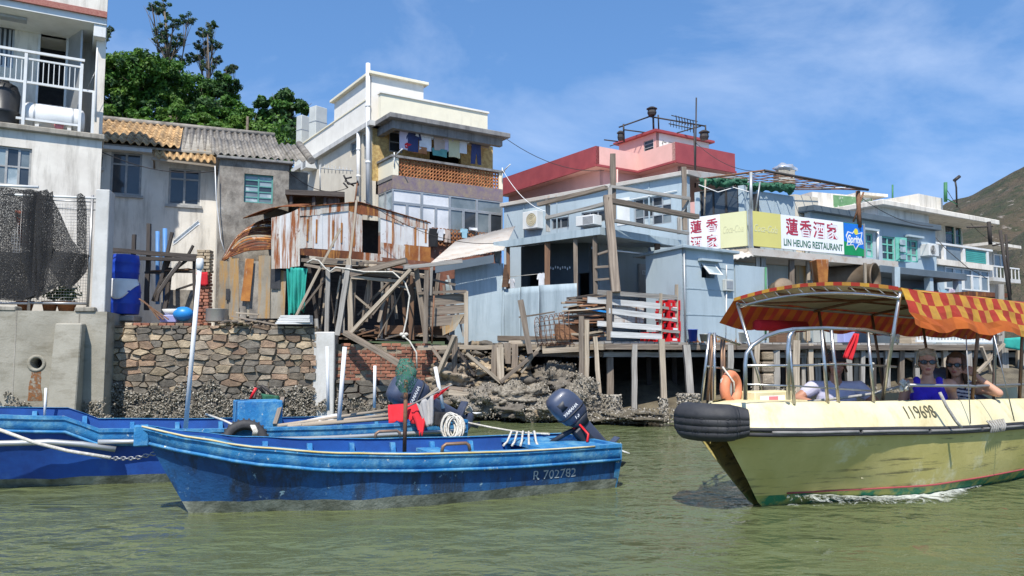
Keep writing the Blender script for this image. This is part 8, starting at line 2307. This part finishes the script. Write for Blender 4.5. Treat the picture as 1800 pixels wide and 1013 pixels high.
# rails
NR = Fr(0,0,22, o=FE_.p(.75,-.42,0))
rl_ = thing('bow_rail', 'chromed tubular bow rail on the near side of the ferry', 'railing', NR.at(1400,700))
def nr(px, py): return NR.at(px, py)
tb('top_rail', 'chrome', rl_, [nr(1310,703), nr(1310,640), nr(1312,622), nr(1322,608), nr(1345,592), nr(1368,584), nr(1395,579), nr(1450,577), nr(1520,580), nr(1572,590)],.019,8)
tb('mid_rail', 'chrome', rl_, [nr(1312,643), nr(1400,643), nr(1480,640), nr(1575,645)],.012,7)
tb('low_rail', 'chrome', rl_, [nr(1312,676), nr(1400,679), nr(1500,685), nr(1540,688)],.009,6)
for (x0, y0, x1) in ((1386,590,1396),(1444,578,1455),(1461,578,1474),(1526,584,1536)):
    p0 = nr(x0, y0); p1 = nr(x1,706); p1.z = .95
    tb('upright', 'chrome', rl_, [p0, p1],.016,7)
b = MB(); b.tube([nr(1386,703), nr(1385,610), nr(1388,590), nr(1396,580)],.02,8); b.build('upright', 'chrome', rl_)
FRr = thing('far_bow_rail', 'brown and chrome tubes of the far bow rail beside the life ring', 'railing', P(1250,705,7.6))
for (x0, y0, x1, y1, Y, m) in ((1247,586,1233,706,7.45, 'chrome'),(1255,588,1243,704,7.55, 'brown_metal'),(1256,585,1256,704,7.5, 'chrome'),(1250,590,1250,704,7.7, 'brown_metal'),(1268,595,1270,700,8.0, 'brown_metal'),(1273,596,1273,690,8.1, 'brown_metal')): tb('tube', m, FRr, [P(x0, y0, Y), P(x1, y1, Y)],.014,7)
tb('tube', 'chrome', FRr, [P(1247,586,7.45), P(1275,597,8.1), P(1300,606,8.6)],.013,7); tb('tube', 'chrome', FRr, [P(1242,644,7.45), P(1275,648,8.1), P(1300,652,8.5)],.010,7)
lr_ = thing('life_ring', 'orange life ring standing on the ferry foredeck', 'life ring', P(1284,704,7.9))
b = MB(); c = P(1285,684,7.9); b.tube([c + V((.095 * math.cos(a) * 1.0,.12 * math.cos(a),.11 * math.sin(a) * 1.25)) for a in [i * .3142 for i in range(20)]],.05,10, closed=True); b.build('ring', 'orange_ring', lr_)
tb('cord', 'rope', lr_, [P(1270,645,7.8), P(1290,672,7.75), P(1291,690,7.78)],.010,5); tb('cord', 'rope', lr_, [P(1268,690,7.8), P(1268,668,7.78), P(1276,662,7.8)],.010,5)
b = MB(); b.cbox(P(1345,703,8.1) - V((0,0,.04)),.55,.25,.13, R(30)); t = b.build('locker_box', 'boat_cream', label='low cream locker with printed label on the ferry foredeck', cat='box', bevel=.01)
fr_l = Fr(0,0,30, o=P(1345,703,8.1) + V((.08,-.14,0)))
b = MB(); b.fbox(fr_l,-.25,.1,.915,.985,.002,.006); b.build('label_sheet', 'white_print', t)
b = MB(); b.fbox(fr_l,-.13,.0,.925,.975,.007,.009); b.build('label_print', 'pink_plastic', t)

# canopy
cp = thing('canopy', 'red and yellow chequered ferry canopy on a tube frame', 'canopy', FE_.p(4.5,0,1.9))
S0, S1 = 1.64,8.4
def cz(q, f):   # f -1 far .. 1 near
    return 1.985 + .10 * (1 - f * f) - .012 * (q - S0) - .02 * math.sin((q - S0) * 3.1) ** 2
def hbc(q): return .92 + .03 * min(1, q - S0)
b = MB(); b.grid(lambda a, c: FE_.p(S0 + (S1 - S0) * a,(1 - 2 * c) * hbc(S0), cz(S0 + (S1 - S0) * a,2 * c - 1)),28,10); b.build('underside', 'canopy_under', cp)
def patch(name, fn, nu, nv, mf, mats):
    b = MB(); i = 0
    for a in range(nu):
        for c in range(nv):
            q = [fn(a / nu, c / nv), fn((a + 1) / nu, c / nv), fn((a + 1) / nu,(c + 1) / nv), fn(a / nu,(c + 1) / nv)]
            b.poly(q, m=mf(a, c))
    return b.build(name, mats, cp, weld=True)
patch('top_sheet', lambda a, c: FE_.p(S0 - .04 + (S1 - S0) * a,(1 - 2 * c) * (hbc(S0) + .02), cz(S0 + (S1 - S0) * a,2 * c - 1) + .022),34,10, lambda a, c: (a + c) % 2, ['canopy_check', 'canopy_red'])
def val(a, c, side, drop, out=.10):
    q = S0 - .02 + (S1 - S0) * a
    wob = (.05 * mnoise.noise(V((a * 22, c * 2, side))) + .05 * mnoise.noise(V((a * 60, c * 4, side)))) * (.3 + c)
    return FE_.p(q, side * (hbc(S0) + .02 + out * c + wob * .6), cz(q,1) + .022 - drop * c - .05 * c * abs(math.sin(a * 23)))
patch('near_valance', lambda a, c: val(a, c,-1,.34,.12),48,6, lambda a, c: ((a + c // 2) % 2) if c < 4 else (2 if a % 2 else 0) if a > 14 else 2, ['canopy_check', 'canopy_red', 'canopy_orange'])
patch('far_valance', lambda a, c: val(a, c,1,.26,.22),60,2, lambda a, c: 1 if a % 2 else 2, ['canopy_check', 'canopy_red', 'canopy_orange'])
patch('front_edge', lambda a, c: FE_.p(S0 - .045,(1 - 2 * a) * (hbc(S0) + .01), cz(S0,2 * a - 1) + .03 - .035 * c),20,1, lambda a, c: a % 2, ['canopy_check', 'canopy_red'])
fr_ = cp
for q in (S0,3.1,4.4,5.7,7.0):
    b = MB(); b.tube([FE_.p(q,(1 - 2 * k / 12) * .92, cz(q,2 * k / 12 - 1) - .035 - (.04 if q == S0 else 0)) for k in range(13)],.017,7); b.build('hoop', 'chrome' if q == S0 else 'rust_pipe', fr_)
for side in (-1,1): tb('side_tube', 'chrome', fr_, [FE_.p(S0, side * .92, cz(S0,1) - .03), FE_.p(S1, side * .92, cz(S1,1) - .03)],.017,7)
for f in (-.45,.0,.45): tb('ridge_tube', 'rust_pipe', fr_, [FE_.p(S0, f * .92, cz(S0, f) - .03), FE_.p(S1, f * .92, cz(S1, f) - .03)],.013,6)
tb('diagonal', 'rust_pipe', fr_, [FE_.p(S0 + .1,.85, cz(S0,1) - .03), FE_.p(3.1,-.1, cz(3,0) - .05)],.013,6)
for (q, side, dq, m) in ((S0,-1,.22, 'chrome'),(S0,1,.0, 'chrome'),(3.25,-1,.05, 'brown_metal'),(3.6,-1,.18, 'steel'),(4.3,-1,.10, 'brown_metal'),(5.6,-1,.05, 'steel'),(3.2,1,0, 'brown_metal'),(4.4,1,0, 'brown_metal'),(5.7,1,0, 'brown_metal')):
    tb('post', m, fr_, [FE_.p(q, side * .92, cz(q,1) - .03), FE_.p(q + dq, side * (lerp_tab(f_hb, q) - .19), lerp_tab(f_zg, q) - .02)],.019,8)
tb('hand_rail', 'steel', fr_, [FE_.p(2.0,-.78,1.10), FE_.p(3.3,-.80,1.06), FE_.p(8,-.84,1.03)],.016,7)
for k in range(13):
    f = -1 + 2 * (k + .5) / 13; b = MB(); b.tube([FE_.p(S0 - .02, f * -.92, cz(S0, f) + .0), FE_.p(S0 + .0, f * -.92 - .07, cz(S0, f) - .075)],.006,4); b.build('lacing', 'rope', cp)
b = MB(); c = FE_.p(S0 + .25,.85,1.72); b.lathe([(.001,0),(.03,0),(.062,0),(.062,.9),(.001,.9)], c,14, FE_.u); b.build('rolled_blind', 'red_cloth', label='rolled red blind at the far front canopy corner', cat='blind')
# ropes on the ferry
for k,(pts, lab) in enumerate((([(1420,706),(1480,700),(1530,693),(1575,682),(1592,676)], 'grey mooring rope laid along the ferry gunwale'),([(1585,688),(1596,670),(1604,690)], 'rope knot round the front canopy post'),([(1652,690),(1664,715),(1680,740),(1690,752)], 'rope hanging from the rail to the rub rail knot'))):
    tb('ferry_rope', 'rope_grey', None, [P(x, y,7.75 - .1 * (k == 2)) for x, y in pts],.015,6, label=lab, cat='rope', group='ropes on the ferry')
b = MB()
for k in range(7): b.tube([FE_.p(3.15 + .05 * k,-(lerp_tab(f_hb,3.2) + .045),.60), FE_.p(3.17 + .05 * k,-(lerp_tab(f_hb,3.2) + .055),.66), FE_.p(3.14 + .06 * k,-(lerp_tab(f_hb,3.2) + .02),.72)],.012,5)
b.build('rub_rail_knot', 'rope_grey', label='lump of grey rope tied round the ferry rub rail', cat='rope')
b = MB()
for (x, y, r) in ((1588,674,.05),(1592,682,.045),(1584,684,.04),(1578,592,.035),(1577,602,.03),(1532,640,.035),(1533,650,.03),(1531,585,.03)): b.ell(P(x, y,7.65),(r * .55, r * .55, r * .6),10,8, None,0,.8, x)
b.build('rope_lashings', 'rope', label='white rope lashings on the ferry rail and posts', cat='rope', kind='stuff')
cloth('towel', 'red_cloth', None, nr(1500,586), nr(1509,587), nr(1481,628), nr(1498,634),8,10,.035,2, label='small red and white rag tied to the ferry rail', cat='cloth')
for (x0, x1, y1) in ((1698,1706,745),(1747,1783,740)): tb('thin_line', 'steel', None, [P(x0,590,7.9), P(x1, y1,8.0)],.006,4, label='thin wire stay %s of the two on the ferry side' % ('nearer the bow' if x0 < 1720 else 'nearer the stern'), cat='wire', group='ferry stays')
outboard('dark blue outboard lying inside the ferry behind the passengers', FE_.p(4.9,-.1,.80),-FE_.w,60,1.0, '140')
def make_foam():
    m = bpy.data.materials.new('foam'); m.use_nodes = True
    N, L = m.node_tree.nodes, m.node_tree.links; bs = N['Principled BSDF']
    bs.inputs['Base Color'].default_value = (.62,.65,.60,1); bs.inputs['Roughness'].default_value = .8
    geo = N.new('ShaderNodeNewGeometry'); tc = N.new('ShaderNodeTexCoord'); sp = N.new('ShaderNodeSeparateXYZ'); L.new(tc.outputs['UV'], sp.inputs[0])
    n = N.new('ShaderNodeTexNoise'); n.inputs['Scale'].default_value = 9; n.inputs['Detail'].default_value = 9; n.inputs['Roughness'].default_value = .78; n.inputs['Distortion'].default_value = 1.2
    L.new(geo.outputs['Position'], n.inputs['Vector'])
    s1 = N.new('ShaderNodeMath'); s1.operation = 'MULTIPLY_ADD'; s1.inputs[1].default_value = -.42; L.new(sp.outputs[1], s1.inputs[0]); L.new(n.outputs['Fac'], s1.inputs[2])
    r = N.new('ShaderNodeMapRange'); r.inputs['From Min'].default_value = .27; r.inputs['From Max'].default_value = .46; r.inputs['To Max'].default_value = .85; L.new(s1.outputs[0], r.inputs['Value']); L.new(r.outputs['Result'], bs.inputs['Alpha'])
    MATS['foam'] = m
make_foam()
b = MB()
def foam_fn(a, c):
    q = .45 + 2.9 * a; s, t, z = fsec(q,.875)
    w = .12 + .48 * math.sin(math.pi * min(1, a * 1.1)) ** .7
    hgt = .08 * math.exp(-(a / .35) ** 2) * math.sin(math.pi * min(1, c * 1.2 + .15)) + .02 * mnoise.noise(V((q * 9, c * 4,1)))
    return FE_.p(s - .25 * c * (1 - a),-(t - .015 + w * c),.022 + max(-.004, hgt))
b.grid(foam_fn,60,10, uvs=(1,1))
b.build('wake_foam', 'foam', kind='stuff', label='white bow wave foam along the ferry waterline')
# ------------------------------------------------------------------ people in the ferry
def person(label, hip, yaw, joints, cloth_m, legs_m, skin_m, head_yaw=0.0, head_tilt=0.0, hair=None, hair_m='hair_blond', cap=None, glasses=True, sleeve=.0, neck_open=False, stripe=False, female=True, h_scale=1.14, leg=(-1.0,.1)):
    """hip = world point of the seat; yaw = degrees the chest faces, measured from -Y towards +X; local x = the picture's right when facing the camera"""
    t = thing('person', label, 'person', V(hip), 'ferry passengers')
    ca, sa = math.cos(R(yaw)), math.sin(R(yaw))
    ex, ey = V((ca, sa, 0)), V((sa, -ca, 0))        # ey = the way the chest faces
    def W(p): return V(hip) + (ex * p[0] + ey * p[1] + V((0,0, p[2]))) * h_scale
    mats = [skin_m, cloth_m, legs_m, 'stripe_navy', 'lips']
    prims = []                                       # (a, b, ra, rb, flat, mat)
    def cap_(a, b_, ra, rb, m): prims.append(('c', V(a), V(b_), ra, rb, m))
    def el(c, rad, m, rot=None): prims.append(('e', V(c), V(rad), rot, None, m))
    sw = .175 if female else .205
    cw_ = .125 if female else .15
    # torso: pelvis, waist, chest, shoulders
    el((0,0,.07),(.17,.125,.12),2)
    el((0,.0,.20),(.145 if female else .165,.10 if female else .12,.14),1)
    el((0,.0,.36),(.155 if female else .185,.105 if female else .125,.15),1)
    if female:
        for sx in (-1,1): el((sx * .07,.085,.36),(.068,.06,.068),1)
    cap_((-sw + .04,-.005,.475),(sw - .04,-.005,.475),.062,.062,0 if neck_open else 1)
    if neck_open:
        for sx in (-1,1): cap_((sx * .095,.075,.40),(sx * .092,.02,.53),.040,.030,1)
        el((0,.035,.40),(.145,.085,.085),1)
    cap_((0,.0,.48),(0,.012,.60),.055,.048,0)
    for sx in (-1,1):
        lx, ly = leg
        kx, ky = lx * .36 + sx * .09 * abs(ly) + ly * 0, ly * .36 + sx * .09 * abs(lx) - .02
        cap_((sx * .07,0,.07),(kx, ky,.08),.085,.062,2)
        cap_((kx, ky,.08),(kx, ky,-.24),.056,.038,2)
        cap_((kx, ky,-.27),(kx + lx * .14, ky + ly * .14,-.285),.036,.030,2)
    # arms
    for sx in (-1,1):
        sh, elb, wr, fd = V((sx * sw,0,.475)), V(joints[sx][0]), V(joints[sx][1]), V(joints[sx][2]).normalized()
        el(sh,(.066,.064,.066),1 if sleeve else 0)
        cap_(sh, elb,.050 if female else .056,.040 if female else .044,0)
        if sleeve: cap_(sh, sh.lerp(elb, sleeve),.068,.064,1)
        cap_(elb, wr,.040,.026,0)
        # hand: palm, four fingers, thumb
        fa = (wr - elb).normalized()
        n_ = fa.cross(fd)
        n_ = n_.normalized() if n_.length > 1e-3 else V((1,0,0))
        pc = wr + fd * .045
        cap_(wr, wr + fd * .075 + n_ * .022,.024,.018,0); cap_(wr, wr + fd * .075 - n_ * .022,.024,.018,0)
        bend = V((0,0,-1)) if fd.z > -.6 else -ey.to_3d() * 0 + V((0,-1,0))
        for k in range(4):
            o = n_ * (.033 - .022 * k); L_ = (.066,.078,.073,.056)[k]
            k0 = wr + fd * .078 + o; k1 = k0 + (fd * .8 + bend * .35).normalized() * L_ * .55; k2 = k1 + (fd * .4 + bend * .8).normalized() * L_ * .5
            cap_(k0, k1,.0105,.0095,0); cap_(k1, k2,.0095,.008,0)
        th0 = wr + fd * .02 + n_ * .028; th1 = th0 + (fd * .7 + n_ * .6).normalized() * .045; cap_(th0, th1,.013,.011,0); cap_(th1, th1 + (fd * .9 + n_ * .1 + bend * .3).normalized() * .032,.011,.009,0)
    # head
    hc = V((0,.03,.69)); hr = Matrix.Rotation(R(head_yaw),3, 'Z') @ Matrix.Rotation(R(head_tilt),3, 'X')
    def Hd(p): return hc + hr @ V(p)
    def eh(p, rad, m): el(Hd(p), rad, m, hr)
    eh((0, -.012, .028), (.074, .092, .088), 0)          # skull
    eh((0, .022, -.030), (.060, .066, .080), 0)          # face
    eh((0, .045, -.088), (.036, .036, .026), 0)          # chin
    eh((0, .078, .012), (.058, .018, .018), 0)           # brow
    eh((0, .098, -.022), (.013, .020, .018), 0); cap_(Hd((0, .082, .010)), Hd((0, .105, -.024)), .008, .012, 0)   # nose
    for sx in (-1,1):
        eh((sx * .074, .0, -.012), (.010, .018, .030), 0); eh((sx * .036, .066, -.030), (.024, .02, .02), 0)      # ears, cheeks
    eh((0,.082,-.058),(.024,.012,.0075),4); eh((0,.080,-.067),(.021,.012,.007),4)
    b = MB()
    for pr in prims:
        if pr[0] == 'c':
            a, c, ra, rb = pr[1:5]; d = (c - a)
            L_ = d.length; dn = d.normalized() if L_ > 1e-6 else V((0,0,1))
            prof = [(.0005,-ra)] + [(ra * math.sin(x),-ra * math.cos(x)) for x in (.5,1.0,1.57)] + [(rb * math.sin(x), L_ - rb * math.cos(x)) for x in (1.57,2.1,2.65)] + [(.0005, L_ + rb)]
            b.lathe(prof, a,12, dn)
        else: b.ell(pr[1], pr[2],16,12, pr[3])
    me = bpy.data.meshes.new('tmp'); me.from_pydata([tuple(p) for p in b.v], [], b.f)
    bm = bmesh.new(); bm.from_mesh(me); bmesh.ops.remove_doubles(bm, verts=bm.verts, dist=.0002); bmesh.ops.recalc_face_normals(bm, faces=bm.faces); bm.to_mesh(me); bm.free()
    o = bpy.data.objects.new('tmp', me); COL.objects.link(o)
    md = o.modifiers.new('r', 'REMESH'); md.mode = 'VOXEL'; md.voxel_size = .0075; md.use_smooth_shade = True
    ms = o.modifiers.new('s', 'SMOOTH'); ms.iterations = 3; ms.factor = .5
    bpy.context.view_layer.update()
    m2 = bpy.data.meshes.new_from_object(o.evaluated_get(bpy.context.evaluated_depsgraph_get()))
    bpy.data.objects.remove(o)
    import numpy as np
    n = len(m2.vertices); co = np.empty(n * 3, 'f'); m2.vertices.foreach_get('co', co); co = co.reshape(-1,3)
    best = np.full(n,1e9); bi = np.zeros(n, int)
    for pr in prims:
        if pr[0] == 'c':
            a, c, ra, rb = np.array(pr[1]), np.array(pr[2]), pr[3], pr[4]; d = c - a; l2 = max(1e-9, d @ d)
            tt = np.clip(((co - a) @ d) / l2,0,1); dist = np.linalg.norm(co - a - tt[:, None] * d, axis=1) - (ra + (rb - ra) * tt)
        else:
            q = co - np.array(pr[1]); Rm = np.array(pr[3]) if pr[3] is not None else np.eye(3); q = q @ Rm; rad = np.array(pr[2])
            k = np.linalg.norm(q / rad, axis=1); dist = (k - 1) * rad.min()
        w = dist < best; best[w] = dist[w]; bi[w] = pr[5]
    if stripe:
        zz = co[:,2] * 1.0 + co[:,0] * .15; bi[(bi == 1) & ((zz / .034) % 1 > .5)] = 3
    for m in mats: m2.materials.append(mat(m))
    pm = np.zeros(len(m2.polygons), 'i')
    for i, p in enumerate(m2.polygons):
        v_ = [bi[k] for k in p.vertices]; pm[i] = max(set(v_), key=v_.count)
    m2.polygons.foreach_set('material_index', pm); m2.polygons.foreach_set('use_smooth', [True] * len(m2.polygons))
    M = Matrix((ex, ey, V((0,0,1)))).transposed().to_4x4() @ Matrix.Scale(h_scale,4)
    m2.transform(M)
    bo = bpy.data.objects.new('body', m2); COL.objects.link(bo); bo.parent = t
    # hair: locks laid over the skull
    def lock(b, pts, r): b.tube([W(Hd(p)) for p in pts], r,5)
    if hair:
        b = MB()
        b.grid(lambda a, c: W(Hd((lambda th, ph: (.084 * math.cos(th) * math.sin(ph),-.016 + .104 * math.sin(th) * math.sin(ph),.030 + .102 * math.cos(ph)))(6.283 * a,(1.95 if .02 + abs(a - .25) > .20 else 1.12) * c))),28,8)
        for k in range(90):
            th = rnd.uniform(-3.6,.45) if hair != 'long' else rnd.uniform(-3.8,.65)
            x, y = math.cos(th), math.sin(th)
            L_ = {'short': .05, 'long': .21, 'tied': .03}[hair] * rnd.uniform(.7,1.15)
            r0 = .084
            pts = [(x * .03,-.014 + y * .04,.122),(x * .07,-.014 + y * .085,.085),(x * r0,-.014 + y * .100,.03),(x * r0 * 1.03,-.016 + y * .103,-.015 - L_ * .3),(x * r0 * (1.0 + rnd.uniform(-.05,.25)),-.02 + y * .10,-.02 - L_)]
            lock(b, pts, [.006,.009,.009,.008,.004])
        if hair == 'tied':
            for k in range(24): lock(b, [(rnd.uniform(-.03,.03),-.09,.05),(rnd.uniform(-.03,.03),-.13,.04 + rnd.uniform(-.03,.03)),(rnd.uniform(-.03,.03),-.12,-.04)],.008)
            for k in range(40):
                x = rnd.uniform(-.06,.06); lock(b, [(x,.066,.072 - abs(x) * .3),(x * 1.1,.03,.108),(x * 1.0,-.05,.118)], [.005,.007,.006])
        b.build('hair', hair_m, t)
    if cap:
        b = MB(); b.grid(lambda a, c: W(Hd((lambda th, ph: (.084 * math.cos(th) * math.sin(ph),-.012 + .102 * math.sin(th) * math.sin(ph),.035 + .098 * math.cos(ph)))(6.283 * a,1.55 * c))),24,6)
        b.grid(lambda a, c: W(Hd(((a - .5) * .15,.06 + .085 * c * (1 - 1.6 * (a - .5) ** 2) + .02 * (1 - 4 * (a - .5) ** 2),.042 - .012 * c))),10,4); b.build('cap', cap, t, solid=.006)
    if glasses:
        b = MB()
        for sx in (-1,1):
            cen = (sx * .034,.094,.004)
            b.grid(lambda a, c: W(Hd((cen[0] + .031 * c * math.cos(a * 6.283), cen[1] - .014 * ((cen[0] + .031 * c * math.cos(a * 6.283)) / .065) ** 2 * 1.6 + .004, cen[2] - .002 + .021 * c * math.sin(a * 6.283)))),16,3)
            b.tube([W(Hd((sx * .064,.084,.010))), W(Hd((sx * .078,.04,.010))), W(Hd((sx * .080,-.01,.004)))],.004,5)
        b.tube([W(Hd((-.010,.106,.010))), W(Hd((0,.110,.012))), W(Hd((.010,.106,.010)))],.004,5)
        b.build('sunglasses', 'lens_dark', t, solid=.004)
    return t
def hip_for(px, py, Y, dz=.69 * 1.14):
    p = P(px, py, Y); return V((p.x, p.y + .03, p.z - dz))
person('woman with short blond hair, sunglasses and a violet-blue tank top', hip_for(1632,637,8.35),-24,
       {-1: ((-.24,-.02,.22),(-.12,.10,.13),(.6,.5,-.3)),1: ((.225,-.10,.235),(.05,.06,.16),(-.8,.4,-.2))},
       'tank_blue', 'trousers', 'skin', head_yaw=-2, hair='tied', hair_m='hair_blond', neck_open=True, female=True)
person('woman with brown hair and navy striped top, hand raised to her neck', hip_for(1684,642,8.75),-34,
       {-1: ((-.22,.0,.24),(-.08,.10,.16),(.6,.4,0)),1: ((.34,.05,.43),(.15,.08,.60),(-.7,-.1,.45))},
       'stripe_top', 'trousers', 'skin', head_yaw=10, hair='long', hair_m='hair_brown', female=True, stripe=True, neck_open=True)
person('man in a pale lilac T-shirt and dark cap leaning on the ferry rail', hip_for(1470,641,8.5),-8,
       {-1: ((-.37,.08,.37),(-.20,.27,.32),(.4,.4,-.8)),1: ((.33,.06,.34),(.18,.27,.30),(-.4,.5,-.7))},
       'tshirt', 'trousers', 'skin_tan', head_yaw=5, hair='short', hair_m='hair_brown', cap='cap_dark', glasses=False, sleeve=.42, female=False)
# ------------------------------------------------------------------ wires, conduits and small fittings
def wire(label, a, c, sag, r=.011, n=12, m='dark_metal'):
    a, c = V(a), V(c)
    tb('overhead_cable', m, None, [a.lerp(c, k / n) - V((0,0, sag * 4 * (k / n) * (1 - k / n))) for k in range(n + 1)], r,4, label=label, cat='cable', group='overhead cables')
wire('cable sagging from the cream house roof to the pink house', P(884,240,25.5), P(1062,300,26.6),.35)
wire('white cable dropping from the cream house down to the blue upper storey', P(884,300,25), P(960,372,23),.25, m='pvc')
wire('cable from the pergola post to the mint-window house roof', P(1510,345,21.5), P(1640,398,24.2),.2)
wire('cable from the antenna mast to the pergola corner', P(1222,250,22.3), P(1343,301,19.5),.25,.008)
wire('long cable from the white roof to the far house', P(1662,330,27.3), P(1770,432,31),.5)
wire('cable between the cement house and the cream side wall', P(505,300,19.9), P(612,330,24),.3)
wire('cable strung along the front of the left white houses', P(168,262,18.3), P(384,300,20),.25)
wire('thin cable above the tin shack to the blue porch roof', P(640,352,18.2), P(868,428,19.6),.3,.008)
# electric boxes and conduits on the blue walls
mb_ = thing('meter_box', 'grey electric meter box with conduit on the blue annex wall', 'meter box', FX.at(1277,500,.05))
r_ = prect(FX,1270,492,1284,512); fbx('case', 'box_grey', mb_, FX, r_[0], r_[1], r_[2], r_[3],.002,.10, bevel=.008); fbx('cover', 'aluminium', mb_, FX, r_[0] + .03, r_[1] - .03, r_[2] + .05, r_[3] - .04,.101,.108)
tb('conduit', 'pvc', mb_, [FX.at(1277,492,.04), FX.at(1277,466,.04)],.014,6); tb('conduit', 'pvc', mb_, [FX.at(1277,512,.04), FX.at(1276,590,.04)],.014,6)
for (z0, lab) in ((ZD + .62, 'seam'),(ZD + 1.22, 'seam'),(ZD + 1.75, 'seam')):
    fbx('panel_seam', 'blue_tin', ax_, FX,.01, qx1 - .01, z0, z0 + .022,.001,.009)
tb('corner_pipe', 'aluminium', ax_, [FX.pt(.03, zx - .02,.05), FX.pt(.03, ZD + .02,.05)],.022,7)
for px in (1352,1372): pass
dp = thing('drain_pipe', 'white drain pipe down the mint-window house', 'pipe', FM.at(1543,460,.05), 'drain pipes on the blue houses')
tb('pipe', 'pvc', dp, [FM.at(1543,404,.05), FM.at(1543,458,.05)],.035,8)
aircon(FM,1626,452,.55,.38,.3, 'small condenser at the end of the mint-window wall')
fbx('window_ledge', 'blue_render', mh_, FM, w1[0] - .1, w1[1] + .1, w1[3] + .06, w1[3] + .12,0,.16); fbx('window_ledge', 'blue_render', mh_, FM, w3[0] - .1, w3[1] + .1, w3[3] + .06, w3[3] + .12,0,.16)
for (q, z0, z1) in ((1.2, ZD + 3.0, zu1),(2.6, ZD + 3.0, zu1),(4.6, ZD + 3.0, zu1),(6.0, ZD + 3.0, zu1)):
    fbx('batten', 'blue_tin', us, FU, q, q + .045, z0, z1 - .01,.001,.018)
tb('conduit', 'pvc', us, [FU.at(1190,335,.03), FU.at(1000,372,.03), FU.at(998,400,.03)],.012,5)
for k,(px, y0, y1) in enumerate(((1085,266,320),(1250,290,320))):
    tb('wall_pipe', 'pink', pk, [P(px, y0 + 32,26.6), P(px, y1 + 30,26.6)],.03,6)
# clutter on the deck and by the restaurant
for k,(px, py, Y, m, r, h, lab) in enumerate(((1218,598,17.75, 'blue_barrel',.11,.26, 'small blue bucket on the deck by the annex'),(1306,598,18.5, 'white_paint',.10,.22, 'white paint bucket at the boardwalk end'),(1240,599,17.8, 'pot_metal',.13,.16, 'metal basin on the deck by the annex'))):
    c = P(px, py, Y); c.z = ZD + .012
    b = MB(); b.lathe([(.01,0),(r * .8,0),(r, h),(r * 1.06, h),(r * 1.06, h + .012),(r * .95, h),(r * .76,.02),(.01,.02)], c,16); b.build('bucket', m, label=lab, cat='bucket', group='buckets on the deck')
for k,(px, py, w, h, m, lab) in enumerate(((1366,545,.5,.4, 'wood_brown', 'wooden crate on the restaurant landing'),(1450,545,.45,.35, 'box_grey', 'grey carton beside the rusty hood'),(1480,548,.4,.3, 'lilac_plastic', 'lilac tub under the duct'),(1600,560,.5,.45, 'wood_pale', 'pale carton on the mint house porch'))):
    c = P(px, py,19.6 if px < 1500 else 22.5); c.z = ZD + .01
    b = MB(); b.cbox(c, w,.4, h,.5); b.build('carton', m, label=lab, cat='box', group='boxes by the restaurant', bevel=.012)

# ------------------------------------------------------------------ fittings that move with their building or boat are its parts
def attach(o, p):
    o.location = V(o.location) - world_loc(p)
    o.parent = p
    for k in ('label', 'category', 'group'):
        if k in o: del o[k]
for o, p in ((la, cb),(rl, ab),(wr_, bh),(pr_, bh),(dlr, dk),(rl_, fy),(FRr, fy),(cp, fy),(wo, ax_),(rf, pk),(rr_, wb),(wr2, sd2)): attach(o, p)
for o in list(sc.objects):
    if o.parent is None and o.name.startswith('drain_pipe') and o.type == 'EMPTY': attach(o, mh_ if 'mint' in o['label'] else cb)
